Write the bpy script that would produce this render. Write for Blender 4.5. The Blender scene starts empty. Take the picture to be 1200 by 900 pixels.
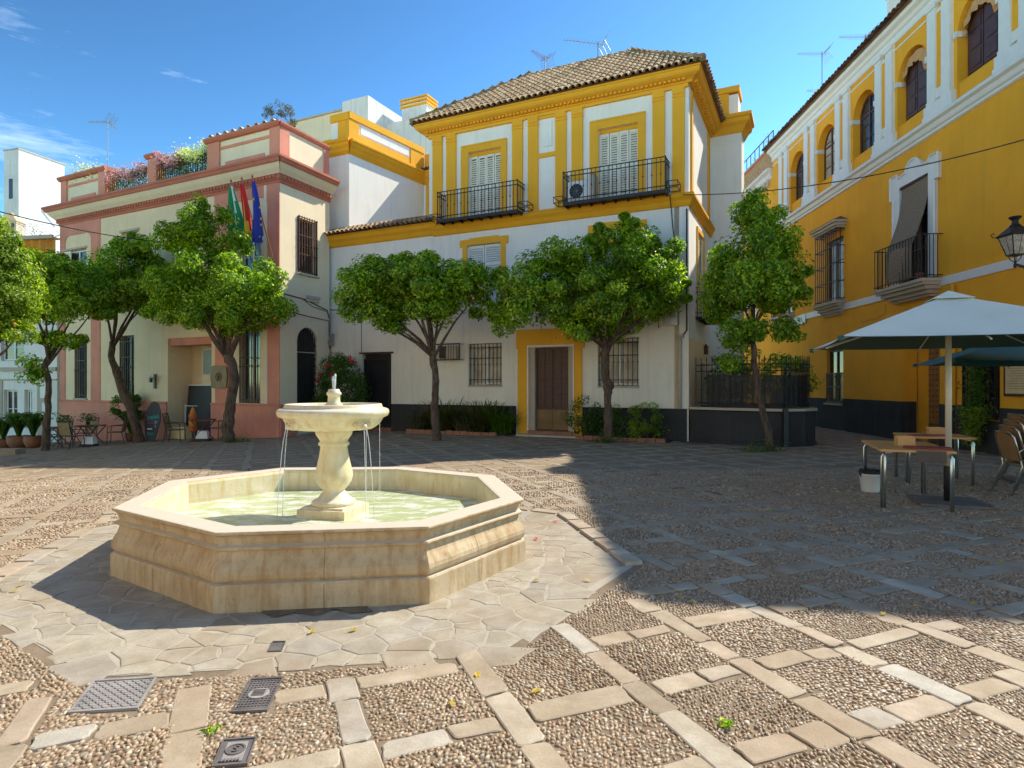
import bpy, math, random
import numpy as np
from mathutils import Matrix, Vector
random.seed(7); rng = np.random.default_rng(7)
sc = bpy.context.scene
COL = sc.collection
R_ = math.radians

# ---------------------------------------------------------------- camera
cam_d = bpy.data.cameras.new('camera'); cam = bpy.data.objects.new('camera', cam_d); COL.objects.link(cam)
cam.location = (0, 0, 1.6); cam.rotation_euler = (R_(90), 0, 0)
cam_d.sensor_width = 36; cam_d.lens = 21.6; cam_d.clip_start = 0.05; cam_d.clip_end = 3000
sc.camera = cam
# ---------------------------------------------------------------- sky and sun
SUN_AZ = 55.0      # clockwise from +Y
SUN_EL = 46.0
world = bpy.data.worlds.new('World'); sc.world = world; world.use_nodes = True
wn = world.node_tree; wn.nodes.clear()
wo = wn.nodes.new('ShaderNodeOutputWorld'); bg = wn.nodes.new('ShaderNodeBackground')
sky = wn.nodes.new('ShaderNodeTexSky'); sky.sky_type = 'NISHITA'; sky.sun_disc = False
sky.sun_elevation = R_(SUN_EL); sky.sun_rotation = R_(SUN_AZ)
sky.altitude = 50; sky.air_density = 0.85; sky.dust_density = 0.15; sky.ozone_density = 3.5
bg.inputs['Strength'].default_value = 0.128
# thin high cloud wisps
tc = wn.nodes.new('ShaderNodeTexCoord'); mp = wn.nodes.new('ShaderNodeMapping')
mp.inputs['Scale'].default_value = (1.6, 1.6, 9.0); mp.inputs['Rotation'].default_value = (0.12, -0.1, 0)
wn.links.new(tc.outputs['Generated'], mp.inputs['Vector'])
nz = wn.nodes.new('ShaderNodeTexNoise'); nz.inputs['Scale'].default_value = 1.7; nz.inputs['Detail'].default_value = 8; nz.inputs['Roughness'].default_value = .62
wn.links.new(mp.outputs['Vector'], nz.inputs['Vector'])
rp = wn.nodes.new('ShaderNodeValToRGB'); rp.color_ramp.elements[0].position = .61; rp.color_ramp.elements[0].color = (0, 0, 0, 1)
rp.color_ramp.elements[1].position = .82; rp.color_ramp.elements[1].color = (.5, .5, .5, 1)
wn.links.new(nz.outputs['Fac'], rp.inputs['Fac'])
mx = wn.nodes.new('ShaderNodeMixRGB'); mx.inputs['Color2'].default_value = (4.2, 4.8, 5.6, 1)
wn.links.new(rp.outputs['Color'], mx.inputs['Fac']); 
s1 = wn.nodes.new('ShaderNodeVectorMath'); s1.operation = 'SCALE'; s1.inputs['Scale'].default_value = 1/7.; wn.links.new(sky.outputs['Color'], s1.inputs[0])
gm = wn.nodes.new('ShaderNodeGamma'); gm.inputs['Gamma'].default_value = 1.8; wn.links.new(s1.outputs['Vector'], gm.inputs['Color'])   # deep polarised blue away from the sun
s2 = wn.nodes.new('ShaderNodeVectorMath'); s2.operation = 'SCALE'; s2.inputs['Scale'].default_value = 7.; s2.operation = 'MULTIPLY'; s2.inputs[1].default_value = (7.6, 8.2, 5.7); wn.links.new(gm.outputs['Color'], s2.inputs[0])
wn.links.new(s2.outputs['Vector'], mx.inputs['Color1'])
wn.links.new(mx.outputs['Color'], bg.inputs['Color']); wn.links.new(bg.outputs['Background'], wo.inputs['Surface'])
sl = bpy.data.lights.new('sun', 'SUN'); sl.energy = 2.0; sl.angle = R_(0.53); sl.color = (1.0, .92, .78)
so = bpy.data.objects.new('sun', sl); COL.objects.link(so)
ca, sa, ce, se = math.cos(R_(SUN_AZ)), math.sin(R_(SUN_AZ)), math.cos(R_(SUN_EL)), math.sin(R_(SUN_EL))
so.rotation_euler = Vector((sa*ce, ca*ce, se)).to_track_quat('Z', 'Y').to_euler(); so.location = (20, 15, 40)
vs = sc.view_settings; vs.view_transform = 'Standard'; vs.look = 'None'; vs.gamma = 1; vs.use_curve_mapping = False
vs.exposure = 1.80

# ---------------------------------------------------------------- materials
MATS = {}
def ramp2(nt, fac, c0, c1, p0=0., p1=1.):
    r = nt.nodes.new('ShaderNodeValToRGB'); e = r.color_ramp.elements
    e[0].position = p0; e[1].position = p1
    e[0].color = (*c0, 1); e[1].color = (*c1, 1)
    nt.links.new(fac, r.inputs['Fac']); return r.outputs['Color']
def noise(nt, vec, scale, detail=4, rough=.55):
    n = nt.nodes.new('ShaderNodeTexNoise'); n.inputs['Scale'].default_value = scale
    n.inputs['Detail'].default_value = detail; n.inputs['Roughness'].default_value = rough
    nt.links.new(vec, n.inputs['Vector']); return n.outputs['Fac']
def mixc(nt, fac, a, b, mode='MIX'):
    m = nt.nodes.new('ShaderNodeMixRGB'); m.blend_type = mode
    for s, i in ((fac, 'Fac'), (a, 'Color1'), (b, 'Color2')):
        if isinstance(s, (int, float)): m.inputs[i].default_value = s
        elif isinstance(s, tuple): m.inputs[i].default_value = (*s, 1)
        else: nt.links.new(s, m.inputs[i])
    return m.outputs['Color']
def newmat(name):
    m = bpy.data.materials.new(name); m.use_nodes = True; nt = m.node_tree
    b = nt.nodes['Principled BSDF']; MATS[name] = m
    g = nt.nodes.new('ShaderNodeNewGeometry')
    return m, nt, b, g
def scaled(nt, vec, s):
    mpn = nt.nodes.new('ShaderNodeMapping'); mpn.inputs['Scale'].default_value = s
    nt.links.new(vec, mpn.inputs['Vector']); return mpn.outputs['Vector']
def bump(nt, b, h, strength, dist=.01):
    bn = nt.nodes.new('ShaderNodeBump'); bn.inputs['Strength'].default_value = strength; bn.inputs['Distance'].default_value = dist
    nt.links.new(h, bn.inputs['Height']); nt.links.new(bn.outputs['Normal'], b.inputs['Normal'])
def islands(nt, g):
    oi = nt.nodes.new('ShaderNodeObjectInfo'); a = nt.nodes.new('ShaderNodeMath'); a.operation = 'ADD'; f = nt.nodes.new('ShaderNodeMath'); f.operation = 'FRACT'
    nt.links.new(g.outputs['Random Per Island'], a.inputs[0]); nt.links.new(oi.outputs['Random'], a.inputs[1]); nt.links.new(a.outputs[0], f.inputs[0]); return f.outputs[0]
def simple(name, col, rough=.6, metal=0., var=.15, vscale=6., bstr=.15, bscale=60., spec=.5):
    m, nt, b, g = newmat(name); P = g.outputs['Position']
    lo = tuple(c*(1-var) for c in col); hi = tuple(min(1, c*(1+var)) for c in col)
    c = ramp2(nt, noise(nt, P, vscale, 5), lo, hi, .3, .7)
    nt.links.new(c, b.inputs['Base Color']); b.inputs['Roughness'].default_value = rough; b.inputs['Metallic'].default_value = metal
    b.inputs['Specular IOR Level'].default_value = spec
    if bstr: bump(nt, b, noise(nt, P, bscale, 5, .65), bstr, .008)
    return m
def stucco(name, col, var=.10, stain=(.30, .26, .2), stain_amt=.38, bstr=.35):
    m, nt, b, g = newmat(name); P = g.outputs['Position']
    lo = tuple(c*(1-var) for c in col); hi = tuple(min(1, c*(1+var*.6)) for c in col)
    c = ramp2(nt, noise(nt, P, .9, 6, .6), lo, hi, .32, .68)
    # rain streaks and patches, narrow across the wall and long downwards
    st = noise(nt, scaled(nt, P, (5., 5., .35)), 1.3, 6, .6)
    f = ramp2(nt, st, (0, 0, 0), (stain_amt,)*3, .52, .78)
    c = mixc(nt, f, c, stain)
    f2 = ramp2(nt, noise(nt, P, 2.1, 9, .74), (0, 0, 0), (stain_amt*1.3,)*3, .57, .66)
    c = mixc(nt, f2, c, tuple(min(1., x*.8+.03) for x in col))
    nt.links.new(c, b.inputs['Base Color']); b.inputs['Roughness'].default_value = .88
    b.inputs['Specular IOR Level'].default_value = .25
    h = mixc(nt, .35, noise(nt, P, 38, 6, .65), noise(nt, P, 2.4, 4, .5))
    bump(nt, b, h, bstr, .012)
    return m
stucco('white_stucco', (.88, .85, .79), .05, (.42, .40, .36), .22)
stucco('lower_white_stucco', (.86, .79, .66), .06, (.42, .37, .3), .30)
stucco('cream_stucco', (.88, .69, .44), .08, (.42, .33, .24), .22)
stucco('pale_cream_stucco', (.84, .71, .50), .06, (.45, .38, .28), .2)
stucco('pink_stucco', (.72, .29, .20), .14, (.32, .14, .11), .3)
stucco('red_trim_stucco', (.54, .19, .125), .14, (.24, .1, .08), .3)
stucco('yellow_stucco', (.90, .44, .035), .07, (.5, .27, .04), .22)
stucco('ochre_stucco', (.92, .43, .032), .08, (.52, .26, .03), .25)
stucco('deep_yellow_trim', (.84, .40, .022), .08, (.45, .22, .02), .2)
stucco('dark_dado', (.050, .048, .047), .25, (.12, .12, .12), .25)
stucco('grey_stone_trim', (.54, .46, .36), .12, (.3, .27, .22), .3)
stucco('weathered_white', (.78, .77, .74), .08, (.42, .32, .2), .5)
simple('white_paint', (.80, .79, .75), .45, 0, .04, 4, .05)
simple('shutter_paint', (.84, .77, .62), .5, 0, .06, 4, .05)
simple('iron_black', (.022, .022, .025), .5, .2, .3, 10, .15, 80)
simple('iron_dark', (.045, .043, .045), .55, .3, .3, 8, .1, 90)
simple('iron_brown', (.10, .045, .03), .55, .2, .25, 8, .1, 90)
simple('dark_wood', (.075, .028, .018), .45, 0, .3, 5, .2, 40)
simple('door_wood', (.095, .038, .026), .5, 0, .25, 9, .2, 60)
simple('plank_wood', (.34, .15, .045), .55, 0, .2, 7, .2, 60)
simple('bronze_plate', (.20, .125, .05), .5, .3, .2, 3, .1, 60)
simple('table_top', (.70, .38, .14), .4, 0, .1, 4, .05, 50)
simple('red_wood', (.16, .045, .03), .45, 0, .25, 6, .15, 50)
simple('aluminium', (.62, .62, .60), .28, .95, .05, 6, .05)
simple('galvanised', (.38, .38, .37), .45, .8, .15, 8, .1)
simple('rattan', (.30, .16, .06), .65, 0, .2, 60, .4, 90)
simple('sling_cloth', (.30, .22, .11), .75, 0, .15, 8, .2, 120)
simple('terracotta', (.30, .13, .07), .75, 0, .15, 5, .2, 40)
simple('brick_red', (.36, .15, .085), .85, 0, .25, 5, .3, 50)
simple('soil', (.06, .04, .03), .95, 0, .3, 9, .5, 30)
simple('plastic_white', (.74, .74, .72), .35, 0, .03, 5, 0)
simple('plastic_black', (.02, .02, .022), .45, 0, .1, 5, .05)
simple('cable_black', (.015, .015, .016), .6, 0, .1, 5, 0)
simple('blackboard', (.025, .022, .027), .6, 0, .4, 3, .05)
simple('chalk_teal', (.05, .42, .38), .8, 0, .2, 30, .1)
simple('chalk_pink', (.5, .12, .22), .8, 0, .2, 30, .1)
simple('ink_black', (.02, .02, .02), .7, 0, .1, 5, 0)
simple('paper_cream', (.66, .52, .28), .7, 0, .08, 6, .03)
simple('dark_mat', (.10, .08, .07), .6, 0, .1, 3, .02)
simple('grey_panel', (.16, .16, .13), .35, 0, .1, 2, .02)
simple('flag_green', (.01, .28, .09), .75, 0, .08, 6, .05)
simple('flag_white', (.78, .78, .78), .75, 0, .04, 6, .05)
simple('flag_red', (.62, .02, .02), .75, 0, .08, 6, .05)
simple('flag_yellow', (.82, .50, .02), .75, 0, .08, 6, .05)
simple('flag_blue', (.015, .04, .36), .75, 0, .08, 6, .05)
simple('umbrella_white', (.90, .88, .70), .7, 0, .04, 2, .1, 50)
simple('umbrella_green', (.07, .12, .08), .7, 0, .1, 2, .1, 50)
simple('umbrella_teal', (.01, .10, .085), .6, 0, .15, 3, .15, 20)
simple('pole_paint', (.62, .56, .44), .4, .1, .06, 6, .05)
simple('orange_curtain', (.62, .25, .03), .85, 0, .25, 2.5, .2, 12)
simple('awning_orange', (.62, .33, .14), .8, 0, .1, 5, .1, 30)
simple('menu_red', (.28, .03, .03), .5, 0, .1, 5, 0)
simple('lamp_glass', (.50, .42, .32), .25, 0, .35, 14, .3, 30)
simple('curtain_cloth', (.55, .50, .42), .8, 0, .15, 5, .1, 20)
simple('manhole_iron', (.17, .15, .14), .6, .3, .25, 7, .3, 90)
simple('manhole_steel', (.34, .31, .29), .6, .2, .2, 6, .3, 70)
simple('moss', (.16, .15, .02), .95, 0, .3, 30, .5, 60)
simple('chimney_tile', (.62, .45, .24), .8, 0, .15, 5, .2, 40)
simple('red_cloth', (.45, .12, .03), .8, 0, .2, 8, .1, 20)
simple('old_brick', (.46, .27, .13), .9, 0, .35, 9, .5, 40)
def blind_mat():
    m, nt, b, g = newmat('esparto_blind'); P = g.outputs['Position']
    w = nt.nodes.new('ShaderNodeTexWave'); w.bands_direction = 'Z'; w.inputs['Scale'].default_value = 5.2; w.inputs['Distortion'].default_value = 1.2
    nt.links.new(P, w.inputs['Vector'])
    c = ramp2(nt, noise(nt, scaled(nt, P, (12, 12, 40)), 2.5, 5), (.16, .11, .07), (.44, .34, .23), .3, .7)
    c = mixc(nt, ramp2(nt, w.outputs['Fac'], (.75, .75, .75), (0, 0, 0), 0, .45), c, (.09, .06, .04))
    nt.links.new(c, b.inputs['Base Color']); b.inputs['Roughness'].default_value = .9; bump(nt, b, w.outputs['Fac'], .5, .01)
blind_mat()
def glass_mat(name, col, rough=.08):
    m, nt, b, g = newmat(name)
    c = ramp2(nt, noise(nt, g.outputs['Position'], 1.3, 3), tuple(x*.5 for x in col), col, .35, .65)
    nt.links.new(c, b.inputs['Base Color']); b.inputs['Roughness'].default_value = rough; b.inputs['Specular IOR Level'].default_value = .6
    bump(nt, b, noise(nt, g.outputs['Position'], 2.0, 2), .05, .02)
glass_mat('dark_glass', (.045, .05, .055)); glass_mat('curtained_glass', (.66, .58, .44), .15)
def tile_mat(name, c0, c1, c2):
    m, nt, b, g = newmat(name); P = g.outputs['Position']
    r = nt.nodes.new('ShaderNodeValToRGB'); e = r.color_ramp.elements
    e[0].color = (*c0, 1); e[1].color = (*c2, 1); e.new(.5).color = (*c1, 1)
    nt.links.new(islands(nt, g), r.inputs['Fac'])
    c = mixc(nt, ramp2(nt, noise(nt, P, 7, 6, .7), (0, 0, 0), (.65,)*3, .42, .7), r.outputs['Color'], (.11, .085, .06))
    nt.links.new(c, b.inputs['Base Color']); b.inputs['Roughness'].default_value = .9; bump(nt, b, noise(nt, P, 40, 5), .4, .01)
tile_mat('roof_tile', (.32, .18, .09), (.48, .30, .15), (.58, .42, .24))
tile_mat('roof_tile_dark', (.14, .08, .05), (.21, .12, .07), (.29, .19, .12))
def leaf_mat(name, cols, trans=.50, rough=.38, tint=(1.6, 1.9, .7)):
    m, nt, b, g = newmat(name)
    r = nt.nodes.new('ShaderNodeValToRGB'); el = r.color_ramp.elements
    el[0].color = (*cols[0], 1); el[1].color = (*cols[-1], 1); el[1].position = 1
    for i, c in enumerate(cols[1:-1]): el.new((i+1)/(len(cols)-1)).color = (*c, 1)
    nt.links.new(g.outputs['Random Per Island'], r.inputs['Fac'])
    f = ramp2(nt, noise(nt, g.outputs['Position'], 1.1, 3), (.72, .78, .8), (1.25, 1.15, .9), .35, .65)
    c = mixc(nt, 1., r.outputs['Color'], f, 'MULTIPLY')
    nt.links.new(c, b.inputs['Base Color']); b.inputs['Roughness'].default_value = rough
    t = nt.nodes.new('ShaderNodeBsdfTranslucent'); tcol = mixc(nt, 1., c, tint, 'MULTIPLY'); nt.links.new(tcol, t.inputs['Color'])
    ms = nt.nodes.new('ShaderNodeMixShader'); ms.inputs['Fac'].default_value = trans
    nt.links.new(b.outputs['BSDF'], ms.inputs[1]); nt.links.new(t.outputs['BSDF'], ms.inputs[2])
    nt.links.new(ms.outputs['Shader'], nt.nodes['Material Output'].inputs['Surface'])
leaf_mat('orange_leaf', [(.06, .13, .010), (.13, .24, .012), (.24, .38, .018), (.36, .50, .025), (.56, .62, .06)])
leaf_mat('dark_leaf', [(.03, .08, .012), (.06, .13, .016), (.10, .19, .02), (.14, .24, .03)])
leaf_mat('lime_leaf', [(.11, .19, .015), (.17, .27, .02), (.28, .37, .03), (.42, .47, .06)])
leaf_mat('grey_leaf', [(.06, .09, .05), (.10, .12, .07), (.16, .18, .11), (.22, .17, .11)], .3, .5, (1, 1, .7))
leaf_mat('reddish_leaf', [(.05, .09, .02), (.09, .10, .03), (.14, .09, .05)])
leaf_mat('pink_petal', [(.80, .30, .40), (.85, .48, .55), (.88, .66, .68)], .4, .7, (1, 1, 1))
leaf_mat('white_petal', [(.62, .66, .5), (.78, .78, .72), (.82, .80, .7)], .4, .7)
leaf_mat('red_petal', [(.60, .01, .03), (.75, .03, .06)], .3, .6, (1, 1, 1))
leaf_mat('fallen_leaf', [(.42, .38, .02), (.52, .36, .03), (.32, .36, .03)], .2, .6)
def bark():
    m, nt, b, g = newmat('bark'); P = g.outputs['Position']
    n1 = noise(nt, scaled(nt, P, (9, 9, 2.2)), 2.2, 7, .7)
    c = ramp2(nt, n1, (.05, .03, .02), (.22, .145, .095), .35, .68)
    nt.links.new(c, b.inputs['Base Color']); b.inputs['Roughness'].default_value = .95; bump(nt, b, n1, .9, .04)
bark()
def stone_fountain():
    m, nt, b, g = newmat('fountain_stone'); P = g.outputs['Position']
    c = ramp2(nt, noise(nt, P, 2.6, 7, .65), (.44, .31, .17), (.63, .50, .33), .3, .7)
    st = noise(nt, scaled(nt, P, (7, 7, 1.0)), 2.0, 6, .65)
    c = mixc(nt, ramp2(nt, st, (0, 0, 0), (.75,)*3, .46, .70), c, (.36, .20, .075))
    c = mixc(nt, ramp2(nt, noise(nt, P, 5.5, 9, .75), (0, 0, 0), (.65,)*3, .60, .72), c, (.20, .13, .07))
    sp = ramp2(nt, noise(nt, P, 48, 4, .6), (0, 0, 0), (.6,)*3, .62, .70)
    c = mixc(nt, sp, c, (.30, .20, .11))
    # paler on faces that look upwards
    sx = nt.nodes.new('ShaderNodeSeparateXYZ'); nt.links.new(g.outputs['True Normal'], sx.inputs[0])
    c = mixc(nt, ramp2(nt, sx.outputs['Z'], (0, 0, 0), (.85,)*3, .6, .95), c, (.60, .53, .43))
    nt.links.new(c, b.inputs['Base Color']); b.inputs['Roughness'].default_value = .75; b.inputs['Specular IOR Level'].default_value = .3
    bump(nt, b, mixc(nt, .4, noise(nt, P, 30, 7, .7), noise(nt, P, 5, 5)), .5, .015)
    m, nt, b, g = newmat('wet_stone'); P = g.outputs['Position']
    c = ramp2(nt, noise(nt, P, 4, 6), (.62, .51, .30), (.78, .69, .50), .3, .7)
    st = noise(nt, scaled(nt, P, (9, 9, 1.3)), 2.0, 6, .65)
    c = mixc(nt, ramp2(nt, st, (0, 0, 0), (.6,)*3, .48, .70), c, (.58, .38, .10))
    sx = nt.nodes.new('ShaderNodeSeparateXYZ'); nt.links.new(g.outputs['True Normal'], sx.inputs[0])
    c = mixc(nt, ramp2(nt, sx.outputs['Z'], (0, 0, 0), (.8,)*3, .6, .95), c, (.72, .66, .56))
    nt.links.new(c, b.inputs['Base Color']); b.inputs['Roughness'].default_value = .42
    bump(nt, b, noise(nt, P, 22, 7, .65), .35, .012)
stone_fountain()
simple('joint_dark', (.22, .15, .08), .9, 0, .3, 9, .2)
simple('wet_stone_dark', (.10, .085, .07), .25, 0, .3, 7, .2)
simple('algae_line', (.50, .38, .05), .5, 0, .3, 9, .2)
def water_mat():
    m, nt, b, g = newmat('fountain_water'); P = g.outputs['Position']
    foam = noise(nt, scaled(nt, P, (1, 2.1, 1)), 3.2, 9, .68)
    c = ramp2(nt, noise(nt, P, 1.3, 3), (.40, .46, .20), (.54, .60, .36), .3, .7)
    c = mixc(nt, ramp2(nt, foam, (0, 0, 0), (.95,)*3, .48, .58), c, (.80, .84, .78))
    nt.links.new(c, b.inputs['Base Color']); b.inputs['Roughness'].default_value = .08; b.inputs['IOR'].default_value = 1.33
    bump(nt, b, noise(nt, P, 14, 6, .6), .5, .02)
    m, nt, b, g = newmat('falling_water')
    b.inputs['Base Color'].default_value = (.93, .96, 1, 1); b.inputs['Roughness'].default_value = .12
    b.inputs['Transmission Weight'].default_value = .55; b.inputs['IOR'].default_value = 1.33
water_mat()
def paving_mats():
    # mortar bed between stones
    m, nt, b, g = newmat('mortar'); P = g.outputs['Position']
    c = ramp2(nt, noise(nt, P, 2.2, 7, .65), (.17, .125, .08), (.29, .215, .14), .3, .7)
    c = mixc(nt, ramp2(nt, noise(nt, P, 60, 4), (0, 0, 0), (.5,)*3, .5, .7), c, (.14, .10, .07))
    nt.links.new(c, b.inputs['Base Color']); b.inputs['Roughness'].default_value = .95; bump(nt, b, noise(nt, P, 70, 6, .7), .6, .01)
    m, nt, b, g = newmat('surround_mortar'); P = g.outputs['Position']
    c = ramp2(nt, noise(nt, P, 2.6, 8, .65), (.36, .31, .24), (.45, .40, .31), .3, .7)
    nt.links.new(c, b.inputs['Base Color']); b.inputs['Roughness'].default_value = .95; bump(nt, b, noise(nt, P, 45, 7, .7), .6, .012)
    # pebbled panels seen from afar
    m, nt, b, g = newmat('far_pebble'); P = g.outputs['Position']
    v = nt.nodes.new('ShaderNodeTexVoronoi'); v.inputs['Scale'].default_value = 30; nt.links.new(P, v.inputs['Vector'])
    c = ramp2(nt, v.outputs['Distance'], (.37, .27, .17), (.19, .135, .085), .15, .65)
    c = mixc(nt, .35, c, ramp2(nt, noise(nt, P, 1.7, 6, .7), (.24, .17, .11), (.42, .32, .22), .3, .7))
    nt.links.new(c, b.inputs['Base Color']); b.inputs['Roughness'].default_value = .85; bump(nt, b, v.outputs['Distance'], -.8, .015)
    def st(name, cols, br=.75):
        m, nt, b, g = newmat(name); P = g.outputs['Position']
        r = nt.nodes.new('ShaderNodeValToRGB'); el = r.color_ramp.elements
        el[0].color = (*cols[0], 1); el[1].color = (*cols[-1], 1)
        for i, c in enumerate(cols[1:-1]): el.new((i+1)/(len(cols)-1)).color = (*c, 1)
        nt.links.new(islands(nt, g), r.inputs['Fac'])
        c = r.outputs['Color']
        c = mixc(nt, 1., c, ramp2(nt, noise(nt, P, 5, 7, .7), (.72, .68, .62), (1.15, 1.15, 1.15), .3, .7), 'MULTIPLY')
        c = mixc(nt, ramp2(nt, noise(nt, P, 1.1, 5, .6), (0, 0, 0), (.7,)*3, .44, .70), c, (.30, .21, .125))
        c = mixc(nt, ramp2(nt, noise(nt, P, 90, 3, .6), (0, 0, 0), (.35,)*3, .6, .7), c, (.18, .14, .10))
        nt.links.new(c, b.inputs['Base Color']); b.inputs['Roughness'].default_value = br; b.inputs['Specular IOR Level'].default_value = .35
        bump(nt, b, mixc(nt, .5, noise(nt, P, 60, 7, .7), noise(nt, P, 7, 5)), .5, .012)
    st('slab_stone', [(.38, .31, .22), (.46, .38, .28), (.45, .36, .27), (.42, .38, .32), (.50, .44, .34), (.40, .32, .23), (.46, .38, .28), (.47, .44, .38)])
    st('worn_slab', [(.33, .265, .19), (.39, .32, .23), (.36, .31, .24), (.42, .35, .26), (.40, .32, .22)])
    st('flagstone', [(.33, .29, .23), (.38, .34, .27), (.40, .36, .28), (.36, .33, .28), (.43, .39, .31), (.35, .31, .24)])
    m, nt, b, g = newmat('pebble'); P = g.outputs['Position']
    r = nt.nodes.new('ShaderNodeValToRGB'); el = r.color_ramp.elements
    cs = [(.22, .13, .075), (.34, .24, .145), (.42, .29, .17), (.31, .26, .19), (.46, .36, .24), (.28, .17, .10), (.38, .27, .16), (.54, .47, .36)]
    el[0].color = (*cs[0], 1); el[1].color = (*cs[-1], 1)
    for i, c in enumerate(cs[1:-1]): el.new((i+1)/7).color = (*c, 1)
    nt.links.new(g.outputs['Random Per Island'], r.inputs['Fac'])
    c = mixc(nt, 1., r.outputs['Color'], ramp2(nt, noise(nt, P, 60, 3), (.8, .78, .75), (1.1, 1.1, 1.1)), 'MULTIPLY')
    nt.links.new(c, b.inputs['Base Color']); b.inputs['Roughness'].default_value = .5
paving_mats()

# ---------------------------------------------------------------- helpers
WM = {}
def rootm(o): return WM.get(o.name, Matrix.Identity(4))
def fast_mesh(name, verts, faces, mats, mi=None, smooth=False):
    me = bpy.data.meshes.new(name)
    me.from_pydata(verts, [], faces)
    for m in mats: me.materials.append(MATS[m])
    if mi is not None and len(mats) > 1: me.polygons.foreach_set('material_index', mi)
    if smooth: me.polygons.foreach_set('use_smooth', [True]*len(me.polygons))
    me.update(); return me
def np_mesh(name, V, F, mat, smooth=False):
    """V (n,3) array, F (m,k) int array with constant k"""
    me = bpy.data.meshes.new(name); n = len(V); m, k = F.shape
    me.vertices.add(n); me.vertices.foreach_set('co', np.ascontiguousarray(V, np.float32).ravel())
    me.loops.add(m*k); me.loops.foreach_set('vertex_index', np.ascontiguousarray(F, np.int32).ravel())
    me.polygons.add(m); me.polygons.foreach_set('loop_start', np.arange(0, m*k, k, dtype=np.int32))
    me.polygons.foreach_set('loop_total', np.full(m, k, np.int32))
    if smooth: me.polygons.foreach_set('use_smooth', np.ones(m, bool))
    me.materials.append(MATS[mat]); me.update(calc_edges=True); return me
def link(name, me, parent=None):
    o = bpy.data.objects.new(name, me); COL.objects.link(o)
    if parent is not None: o.parent = parent; WM[o.name] = rootm(parent)
    return o
def tag(o, label=None, cat=None, group=None, kind=None):
    if label: o['label'] = label
    if cat: o['category'] = cat
    if group: o['group'] = group
    if kind: o['kind'] = kind
    return o
def thing(name, label, cat, loc=(0, 0, 0), rz=0., group=None):
    o = bpy.data.objects.new(name, None); COL.objects.link(o); o.empty_display_size = .2
    o.location = loc; o.rotation_euler = (0, 0, rz)
    WM[o.name] = Matrix.Translation(loc) @ Matrix.Rotation(rz, 4, 'Z')
    return tag(o, label, cat, group)
def fr(p, ang):     # frame matrix at plan point p rotated by ang
    return Matrix.Translation((p[0], p[1], p[2] if len(p) > 2 else 0)) @ Matrix.Rotation(ang, 4, 'Z')
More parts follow.
